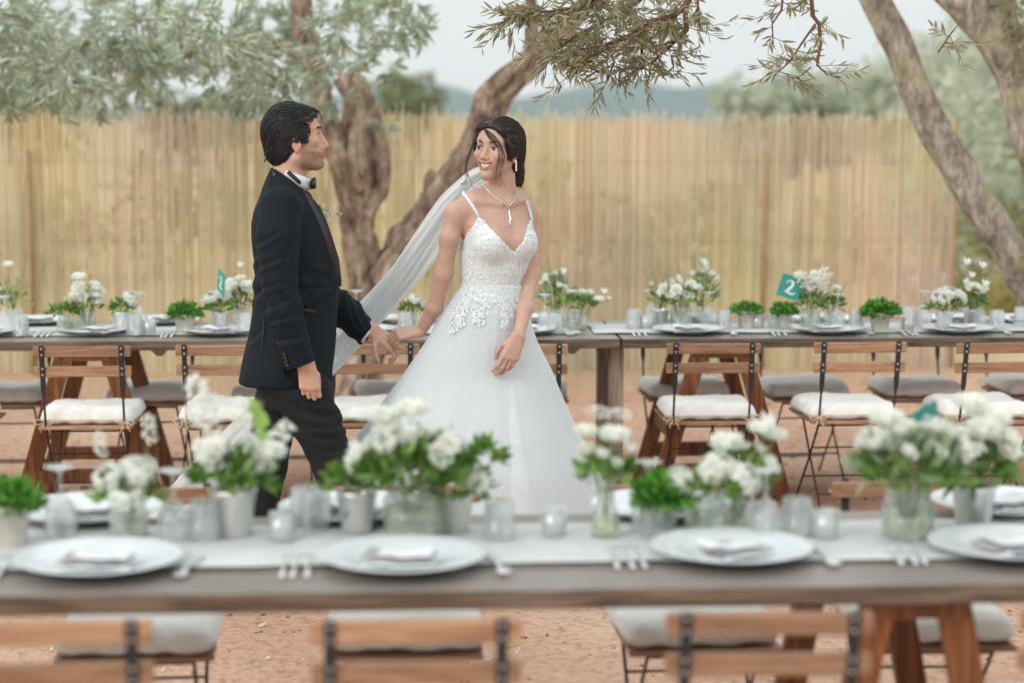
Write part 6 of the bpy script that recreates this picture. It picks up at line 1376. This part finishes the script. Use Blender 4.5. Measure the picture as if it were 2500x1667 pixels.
def potted(px, py, label, w, h, seed, zt=None, pot='limewash', sc=1.0, n=260, leaf=.024):
    p = atz(px, py, TZ if zt is None else zt); t = thing('potted_herb', label, 'potted plant', tuple(p), group='potted green herbs on the tables')
    if pot == 'limewash':
        b = MB(); b.lathe([(.00001, .001), (.036 * sc, .001), (.038 * sc, .004), (.046 * sc, .070 * sc), (.050 * sc, .071 * sc), (.051 * sc, .086 * sc), (.047 * sc, .087 * sc), (.044 * sc, .076 * sc)], 28); b.build('pot', M['limewash'], t, True)
    elif pot == 'tin':
        b = MB(); b.lathe([(.00001, .001), (.031 * sc, .001), (.043 * sc, .084 * sc), (.045 * sc, .089 * sc), (.042 * sc, .086 * sc)], 28); b.build('pot', M['tin'], t, True)
    else:
        b = MB(); b.lathe([(.00001, .002), (.033 * sc, .002), (.036 * sc, .01), (.042 * sc, .07 * sc), (.045 * sc, .085 * sc)], 24); b.build('pot', M['cut_glass'], t, True)
    b = MB(); b.lathe([(.043 * sc, .074 * sc), (.00001, .076 * sc)], 20); b.build('soil', M['soil_pot'], t, True); z = .078 * sc
    leaf_cloud('foliage', t, n, z + .004, (w, w * .85, h), (0, 0, 0), leaf, leaf * .52, HERB, seed, .25, .35)
    leaf_cloud('foliage', t, n // 3, z - .006, (w * .7, w * .6, h * .6), (0, 0, 0), leaf, leaf * .5, HERB * .8, seed + 9, .25, .1); return t
def card(px, py, Y, size, rot, yaw, label, stick=.12, glyph=1.0):
    p = at(px, py, Y); t = thing('number_card', label, 'number card', tuple(p), yaw, 'teal table number cards'); m = Matrix.Rotation(rot, 3, 'Y'); s = size / 2
    b = MB(); b.box(-s, s, -.0012, .0012, -s, s, m=m); b.build('card', M['teal'], t)
    sp = smooth_path([(-.30, 0, .18), (-.34, 0, .30), (-.22, 0, .44), (.02, 0, .46), (.16, 0, .30), (.08, 0, .02), (-.12, 0, -.26), (-.30, 0, -.44), (-.18, 0, -.36), (.08, 0, -.42), (.30, 0, -.46), (.46, 0, -.28)], 40) * size * .62 * glyph
    wv = [.0022 + .0042 * math.sin(math.pi * min(1, max(0, (i - 8) / 18))) + .0022 * math.sin(math.pi * min(1, max(0, (i - 26) / 12))) for i in range(40)]; V = []
    for i in range(40):
        T_ = sp[min(i + 1, 39)] - sp[max(i - 1, 0)]; n = Vector((T_[2], 0, -T_[0])).normalized(); c = Vector(sp[i]); 
        V += [m @ (c + n * wv[i] * size / .1) + Vector((0, -.0022, 0)), m @ (c - n * wv[i] * size / .1) + Vector((0, -.0022, 0))]
    b = MB(); b.add(V, [(2 * i, 2 * i + 1, 2 * i + 3, 2 * i + 2) for i in range(39)]); b.build('numeral', M['ink'], t)
    b = MB(); b.tube([(0, .003, -s * .6), (.002, .004, -s - stick)], .0015, 6); b.build('stick', M['stem'], t); return t
# ------------------------------------------------------------------ laying the far table (photo measurements of each base on the table top)
GT, GG, GP, GN, GF, GS, GC = 'cut-glass tumblers upside down', 'goblets upside down', 'dinner plates', 'folded napkins', 'dinner forks', 'dessert spoons', 'candle glasses'
def place_setting(px, py, seed, where, forks=True, spoon=True, s=1.0, zz=TZ):
    mpx = pxm(atz(px, py, TZ).y); rr = random.Random(seed)
    setdown('plate', mk_plate, px, py, 'white dinner plate ' + where, 'plate', GP, rr.uniform(0, 6), TZ + .004, 1.14 if py > 1000 else 1.03)
    setdown('napkin%d' % (seed % 3), lambda: mk_napkin(seed % 3 + 1), px + rr.uniform(-6, 6), py - 1, 'folded napkin on the plate ' + where, 'napkin', GN, rr.uniform(-.5, .5), TZ + .016)
    p = atz(px + rr.uniform(-8, 12), py, TZ + .045); t = thing('lavender_sprig', 'lavender sprig on the napkin ' + where, 'sprig', tuple(p), rr.uniform(0, 6), 'lavender sprigs on napkins'); lr = np.random.default_rng(seed)
    n = 26; pts = np.stack([np.linspace(-.012, .035, n), lr.normal(0, .002, n), lr.normal(.004, .002, n)], 1); V, T, C = leaf_mesh(pts, lr.normal(size=(n, 3)) + np.array([1, 0, .3]), lr.normal(size=(n, 3)), lr.uniform(.006, .011, n), lr.uniform(.003, .005, n), np.repeat(np.array([lin(122, 128, 170)]), n, 0)); np_mesh('florets', V, T, M['greens'], t, colors=C)['kind'] = 'stuff'
    b = MB(); b.tube([(-.05, 0, .002), (0, .001, .004), (.035, 0, .004)], .0009, 5); b.build('stalk', M['stem'], t)
    if forks:
        for k in range(3): 
            o = setdown('fork', mk_fork, px - (.205 + .026 * k) * mpx, py + (.035 + .006 * k) * mpx * .12, ['inner', 'middle', 'outer'][k] + ' fork by the plate ' + where, 'fork', GF, rr.uniform(-.06, .06), TZ + .0045)
    if spoon: setdown('spoon', mk_spoon, px + .20 * mpx, py + .02 * mpx * .12, 'spoon by the plate ' + where, 'spoon', GS, math.pi + rr.uniform(-.3, .3), TZ + .003)
for px, py, seed, w in [(-40, 816, 1, 'before the fern sprigs'), (232, 814, 2, 'before the white roses in glass jars'), (535, 815, 3, 'beside the dinner jacket'), (880, 812, 4, 'behind the joined hands'), (1270, 813, 5, 'peeping past the gown'), (1680, 812, 6, 'below the lace umbel bouquet'), (2020, 811, 7, 'below the teal card'), (2338, 810, 8, 'below the round white bouquet')]: place_setting(px, py, seed, w)
for px, py, seed, w in [(92, 790, 11, 'across the far table from the fern sprigs'), (405, 789, 12, 'across the far table from the whitewashed pot'), (905, 785, 13, 'across the far table behind the veil'), (1300, 786, 14, 'across the far table behind the sage bouquet'), (1700, 787, 15, 'across the far table behind the lace umbels'), (2010, 786, 16, 'across the far table behind the teal card'), (2330, 786, 17, 'across the far table behind the round bouquet'), (2500, 786, 18, 'across the far table at the leaning trunk')]: place_setting(px, py, seed, w, False, False)
def tum(px, py, w): setdown('tumbler', mk_tumbler, px, py, 'upturned cut-glass tumbler ' + w, 'tumbler', GT, px, TZ + .004)
def gob(px, py, w): setdown('goblet', mk_goblet, px, py, 'upturned stemmed goblet ' + w, 'goblet', GG, px, TZ + .004)
def can(px, py, w): setdown('candle', mk_candle, px, py, 'frosted candle glass ' + w, 'candle', GC, 0, ZR - .004)
tum(51, 820, 'near the fern sprigs'); gob(12, 812, 'in front of the fern sprigs'); tum(328, 818, 'beside the silver pot of phlox'); gob(342, 800, 'behind the silver pot of phlox'); can(365, 815, 'next to the whitewashed herb pot'); tum(598, 812, 'touching the dinner jacket'); gob(585, 800, 'behind the dinner jacket'); gob(870, 795, 'over the veil'); tum(990, 810, 'above the joined hands')
gob(1331, 806, 'in front of the tall sage bouquet'); tum(1356, 814, 'in front of the low white jar'); tum(1547, 803, 'by the table joint'); gob(1588, 795, 'behind the silver pot by the joint'); can(1580, 802, 'by the table joint'); gob(1728, 800, 'right of the lace umbels'); tum(1766, 806, 'between the lace umbels and the herb pot'); tum(1893, 800, 'behind the teal card'); can(1850, 800, 'in front of the herb pot'); gob(2044, 805, 'next to the teal card jar'); tum(2090, 806, 'left of the tall herb pot'); tum(2218, 796, 'right of the tall herb pot'); can(2215, 806, 'right of the tall herb pot'); gob(2255, 796, 'left of the round white bouquet'); gob(2388, 800, 'in front of the tall white stems'); tum(2433, 806, 'right of the tall white stems'); tum(2494, 798, 'under the leaning trunk')
GJ = 'glass jars of flowers'
def jar(px, py, w, sc=1.0, z=None): return setdown('jar', mk_jar, px, py, 'glass jar holding ' + w, 'jar', GJ, px, ZR - .005 if z is None else z, sc)
def tin(px, py, w, sc=1.0): return setdown('tin', mk_tin, px, py, 'polished silver pot holding ' + w, 'pot', 'silver flower pots', px, ZR - .005, sc)
B = lambda o, z: (o.location, o.location.z + z)
o = jar(35, 800, 'the fern sprigs'); bouquet(*B(o, .085), 'loose fern sprigs with a few white blooms', [('bell', 3, 1.0)], .09, .13, 40, 1, [(-.02, 0, .20, 'rose', .8)], 12)
o = jar(160, 810, 'green leaves beside the white roses', .85); bouquet(*B(o, .075), 'fan of dark green leaves left of the white roses', [('bell', 2, .8)], .07, .07, 130, 2)
o = jar(212, 808, 'white roses and grey twigs'); bouquet(*B(o, .085), 'white roses over green leaves in a glass jar on the far table', [('rose', 7, .95), ('bell', 4, .8)], .075, .12, 90, 3, [(-.03, 0, .15, 'rose', 1.1), (.05, -.02, .07, 'rose', 1.1), (.055, -.03, .04, 'rose', 1.0)], 2)
o = tin(298, 808, 'phlox heads between the two glass groups'); bouquet(*B(o, .085), 'three white phlox heads over bright leaves in a silver pot', [('cluster', 4, .62)], .06, .075, 110, 4)
potted(451, 812, 'bushy green herb in a whitewashed clay pot behind the man', .082, .075, 5, ZR - .005, 'limewash', 1.0, 520, .02)
o = tin(536, 806, 'white phlox under the angled teal card', .95); bouquet(*B(o, .085), 'dome of white phlox under the angled teal card', [('cluster', 5, .68)], .062, .075, 110, 6)
o = jar(590, 800, 'cream blossoms at the back of the dinner jacket'); bouquet(*B(o, .085), 'cream blossoms half hidden by the dinner jacket', [('rose', 8, .9), ('umbel', 2, .8)], .065, .13, 70, 7, [(.0, -.02, .20, 'bell', 1.2)], 2)
potted(880, 795, 'small green herb showing above the sleeve of the dinner jacket', .05, .05, 8, ZR, 'glass', .8, 200, .02)
o = jar(1005, 806, 'small white flowers next to the arm of the bride', .95); bouquet(*B(o, .08), 'small white blossoms between the veil and the arm of the bride', [('cluster', 3, .5), ('bell', 6, .8)], .05, .07, 110, 9)
o = jar(1358, 796, 'the tall sage bouquet'); bouquet(*B(o, .085), 'tall sage-leaved bouquet with white freesias beside the gown', [('bell', 11, 1.15), ('rose', 2, .8)], .078, .17, 50, 10, None, 7, 1, sage=80)
o = jar(1408, 802, 'a low spread of white blossoms', 1.05); bouquet(*B(o, .09), 'low spreading white blossoms by the end of the table length', [('bell', 8, 1.1), ('rose', 2, .8)], .095, .085, 130, 11, [(.125, -.02, .075, 'bell', 1.3), (.10, -.03, .04, 'rose', .8), (.15, 0, .045, 'bell', 1.0)], 4)
o = tin(1612, 798, 'greenery by the table joint', .95); bouquet(*B(o, .085), 'feathery rosemary sprigs by the table joint', [('bell', 3, 1.0)], .07, .13, 30, 12, None, 16)
o = jar(1662, 800, 'the lace umbels', 1.15); bouquet(*B(o, .10), 'bouquet with a large lace umbel and white freesias', [('bell', 10, 1.15), ('rose', 4, .9), ('umbel', 2, .8)], .085, .12, 120, 13, [(.012, -.06, .055, 'umbel', 1.15), (-.05, -.04, .04, 'rose', 1.0)], 5)
o = jar(1712, 792, 'the upright freesias', .95); bouquet(*B(o, .08), 'upright white freesias over silvery leaves behind the lace umbels', [('bell', 9, 1.2)], .07, .20, 20, 14, None, 5, 1, sage=70)
potted(1822, 800, 'low wide green herb in a whitewashed pot between the tumblers', .08, .05, 15, ZR - .005, 'limewash', .95, 420, .019)
potted(1912, 803, 'green herb in a glass jar right below the teal card', .062, .055, 16, ZR - .005, 'glass', .95, 260, .022)
o = jar(1978, 804, 'white stocks beside the teal card', 1.1); bouquet(*B(o, .095), 'white stock spikes and grey lavender leaves beside the teal card', [('spike', 7, 1.0), ('cluster', 1, .5)], .062, .11, 90, 17, None, 3, 1, sage=60)
o = jar(2030, 798, 'yellow-green sprigs behind the goblet', .9); bouquet(*B(o, .08), 'yellow-green sprigs with cream blooms behind a goblet', [('bell', 6, .9), ('rose', 2, .7)], .06, .10, 120, 18, None, 2)
potted(2148, 808, 'tall full green herb in a whitewashed clay pot', .088, .075, 19, ZR - .005, 'limewash', 1.02, 560, .025)
o = tin(2305, 805, 'the round white bouquet'); bouquet(*B(o, .085), 'large round dome of white phlox in a silver pot', [('cluster', 9, .72)], .085, .095, 140, 20)
o = tin(2372, 798, 'the tall white stems', .95); bouquet(*B(o, .085), 'tall white freesia stems beside the round bouquet', [('bell', 8, 1.3), ('rose', 2, .8)], .062, .12, 110, 21, [(-.03, 0, .21, 'bell', 1.6), (.045, 0, .195, 'bell', 1.5), (.055, -.02, .11, 'bell', 1.5), (-.005, 0, .15, 'bell', 1.3)], 3)
card(1929, 701, FT_Y + .28, .106, R(18), R(4), 'teal card numbered two, tilted above the far table flowers')
card(540, 690, FT_Y + .30, .105, R(16), R(-68), 'teal card numbered two, turned edgeways beside the man', glyph=.9)
# ------------------------------------------------------------------ the front table
for px, py, seed, w in [(244, 1384, 31, 'before the white hydrangea'), (983, 1378, 32, 'before the wide bouquet in the big jar'), (1786, 1357, 33, 'before the low hydrangea'), (2462, 1348, 34, 'before the bouquet with the card')]: place_setting(px, py, seed, w, True, True)
for px, py, seed, w in [(215, 1262, 41, 'across the front table from the hydrangea'), (860, 1258, 42, 'across the front table behind the wide bouquet'), (1620, 1252, 43, 'across the front table behind the low hydrangea'), (2450, 1245, 44, 'across the front table behind the card')]: place_setting(px, py, seed, w, False, True)
potted(18, 1330, 'green herb in a whitewashed pot at the cut-off end of the front table', .085, .075, 51, ZR - .005, 'limewash', 1.15, 520, .024)
gob(150, 1310, 'between the herb pot and the hydrangea'); o = jar(315, 1310, 'the white hydrangea', 1.0); bouquet(*B(o, .08), 'big white hydrangea head on the front table', [('cluster', 5, 1.05)], .07, .11, 60, 52, [(.05, .02, .19, 'spike', .9), (-.06, 0, .15, 'spike', .8), (.0, -.05, .03, 'cluster', 1.1)], 0, 1.3)
gob(425, 1320, 'between the hydrangea and the tall stocks'); tum(500, 1318, 'in front of the tall stocks')
o = tin(570, 1306, 'the tall white stocks', 1.25); bouquet(*B(o, .11), 'tall white stocks with broad green leaves on the front table', [('spike', 5, 1.3), ('rose', 7, 1.25)], .09, .15, 170, 53, [(-.075, 0, .20, 'spike', 1.7), (-.055, .02, .17, 'spike', 1.5), (.085, -.02, .10, 'rose', 1.5), (.065, -.03, .06, 'rose', 1.3), (-.03, -.02, .10, 'rose', 1.4)], 0, 1.5)
lt = thing('leaf_branch', 'stem with broad round bright green leaves rising beside the tall stocks', 'branch', tuple(o.location + Vector((.05, .01, .1)))); b = MB(); b.tube([(-.01, 0, 0), (.01, 0, .1), (.02, 0, .22)], .0018, 5); b.build('stem', M['stem'], lt)
for k, (x, z, s) in enumerate(((.018, .125, .05), (.026, .165, .055), (.016, .20, .05))): V, T, C = leaf_mesh(np.array([(x - .01, -.002, z - .02)]), np.array([(.35 - .3 * k, -.1, 1.0)]), np.array([(0.1, -1.0, .1)]), np.array([s]), np.array([s * .75]), np.array([lin(150, 188, 96)])); np_mesh('leaf', V, T, M['greens'], lt, colors=C)
can(690, 1318, 'in front of the tall stocks'); tum(772, 1290, 'left of the wide bouquet'); tum(745, 1282, 'behind the left tumbler pair'); o = tin(872, 1296, 'the left half of the wide bouquet', 1.1); bouquet(*B(o, .095), 'white phlox leaning out left of the wide bouquet', [('cluster', 6, .85), ('rose', 3, 1.1)], .085, .10, 60, 54, None, 0, 1.4)
o = jar(1005, 1308, 'the wide bouquet', 1.45); bouquet(*B(o, .125), 'wide bouquet of white daisies and green leaves in the big jar', [('rose', 15, 1.15), ('bell', 12, 1.5), ('cluster', 2, .8)], .125, .17, 260, 55, [(.0, 0, .21, 'rose', 1.5), (-.06, 0, .19, 'rose', 1.4)], 3, 1.5)
o = tin(1110, 1296, 'the right end of the wide bouquet', 1.0); bouquet(*B(o, .085), 'white blossoms and a leafy tip at the right end of the wide bouquet', [('rose', 6, 1.1), ('cluster', 3, .7)], .085, .10, 90, 56, None, 0, 1.4)
leaf_cloud('leaves', bpy.data.objects[[x.name for x in bpy.data.objects if x.get('label', '').startswith('white blossoms and a leafy tip')][0]], 60, .05, (.04, .04, .05), (.075, -.02, .03), .045, .02, GREEN, 77)
tum(1218, 1318, 'right of the wide bouquet'); can(1352, 1306, 'left of the tall single stems')
o = setdown('vase', mk_vase, 1478, 1312, 'slender clear vase holding tall single stems', 'vase', None, 0, ZR - .005, 1.1); bouquet(*B(o, .13), 'tall single white blooms on long stems in a slender vase', [('bell', 5, 1.3)], .06, .10, 40, 57, [(-.02, 0, .215, 'umbel', 1.0), (.03, 0, .21, 'umbel', .9), (-.05, -.01, .15, 'rose', 1.0), (.015, -.02, .135, 'rose', 1.35), (-.045, 0, .09, 'rose', 1.0), (.055, -.02, .10, 'bell', 1.5)], 2, 1.5)
gob(1580, 1295, 'behind the herb jar of the front table'); potted(1608, 1312, 'leafy green herb in a glass jar beside the low hydrangea', .062, .07, 58, ZR - .005, 'glass', 1.1, 320, .03)
o = jar(1722, 1304, 'the low hydrangea', 1.1); bouquet(*B(o, .085), 'low white hydrangea dome before the gap in the chairs', [('cluster', 7, 1.05)], .09, .10, 80, 59, [(-.07, -.03, .07, 'cluster', .9)], 0, 1.3)
o = jar(1800, 1285, 'the freesias behind the goblet', 1.0); bouquet(*B(o, .085), 'white freesias on green stems rising behind the goblet', [('bell', 7, 1.6), ('rose', 3, 1.2)], .07, .16, 70, 60, [(.07, 0, .21, 'bell', 1.9), (.05, -.02, .19, 'rose', 1.2), (.085, 0, .165, 'rose', 1.1), (-.035, -.02, .14, 'rose', 1.5)], 2, 1.5)
gob(1868, 1318, 'in front of the freesias'); tum(1945, 1310, 'between the freesias and the bouquet with the card'); can(2015, 1312, 'between the tumbler and the bouquet with the card')
o = jar(2215, 1310, 'the bouquet with the card', 1.35); bouquet(*B(o, .115), 'big loose bouquet of white blooms and grey-green leaves before the blurred card', [('rose', 14, 1.2), ('bell', 10, 1.6), ('spike', 3, 1.0)], .125, .18, 170, 61, [(-.09, -.02, .13, 'rose', 1.5), (-.06, 0, .2, 'rose', 1.5)], 4, 1.5, sage=90)
o = tin(2375, 1290, 'the white lisianthus next to the bouquet with the card', 1.2); bouquet(*B(o, .10), 'white lisianthus on tall stems at the end of the front table', [('rose', 9, 1.4), ('bell', 6, 1.6)], .09, .20, 130, 62, [(.03, -.01, .20, 'rose', 1.7), (-.02, 0, .25, 'rose', 1.4)], 4, 1.5)
card(2262, 1040, NT_Y + .55, .10, R(-14), R(40), 'teal number card out of focus behind the front bouquet', .16)
# ------------------------------------------------------------------ haze
hb = MB(); hb.box(-3200, 3600, -60, 1990, -12, 120)
hm = bpy.data.materials.new('haze'); hm.use_nodes = True; hn = hm.node_tree; hn.nodes.clear()
ho = hn.nodes.new('ShaderNodeOutputMaterial'); hv = hn.nodes.new('ShaderNodeVolumePrincipled')
hv.inputs['Color'].default_value = (0.88, 0.97, 1.0, 1); hv.inputs['Density'].default_value = 0.0005; hv.inputs['Anisotropy'].default_value = 0.2
hn.links.new(hv.outputs[0], ho.inputs['Volume'])
tag(hb.build('haze', hm), 'pale blue-green haze lying over the distant wooded hills', 'haze', kind='stuff')
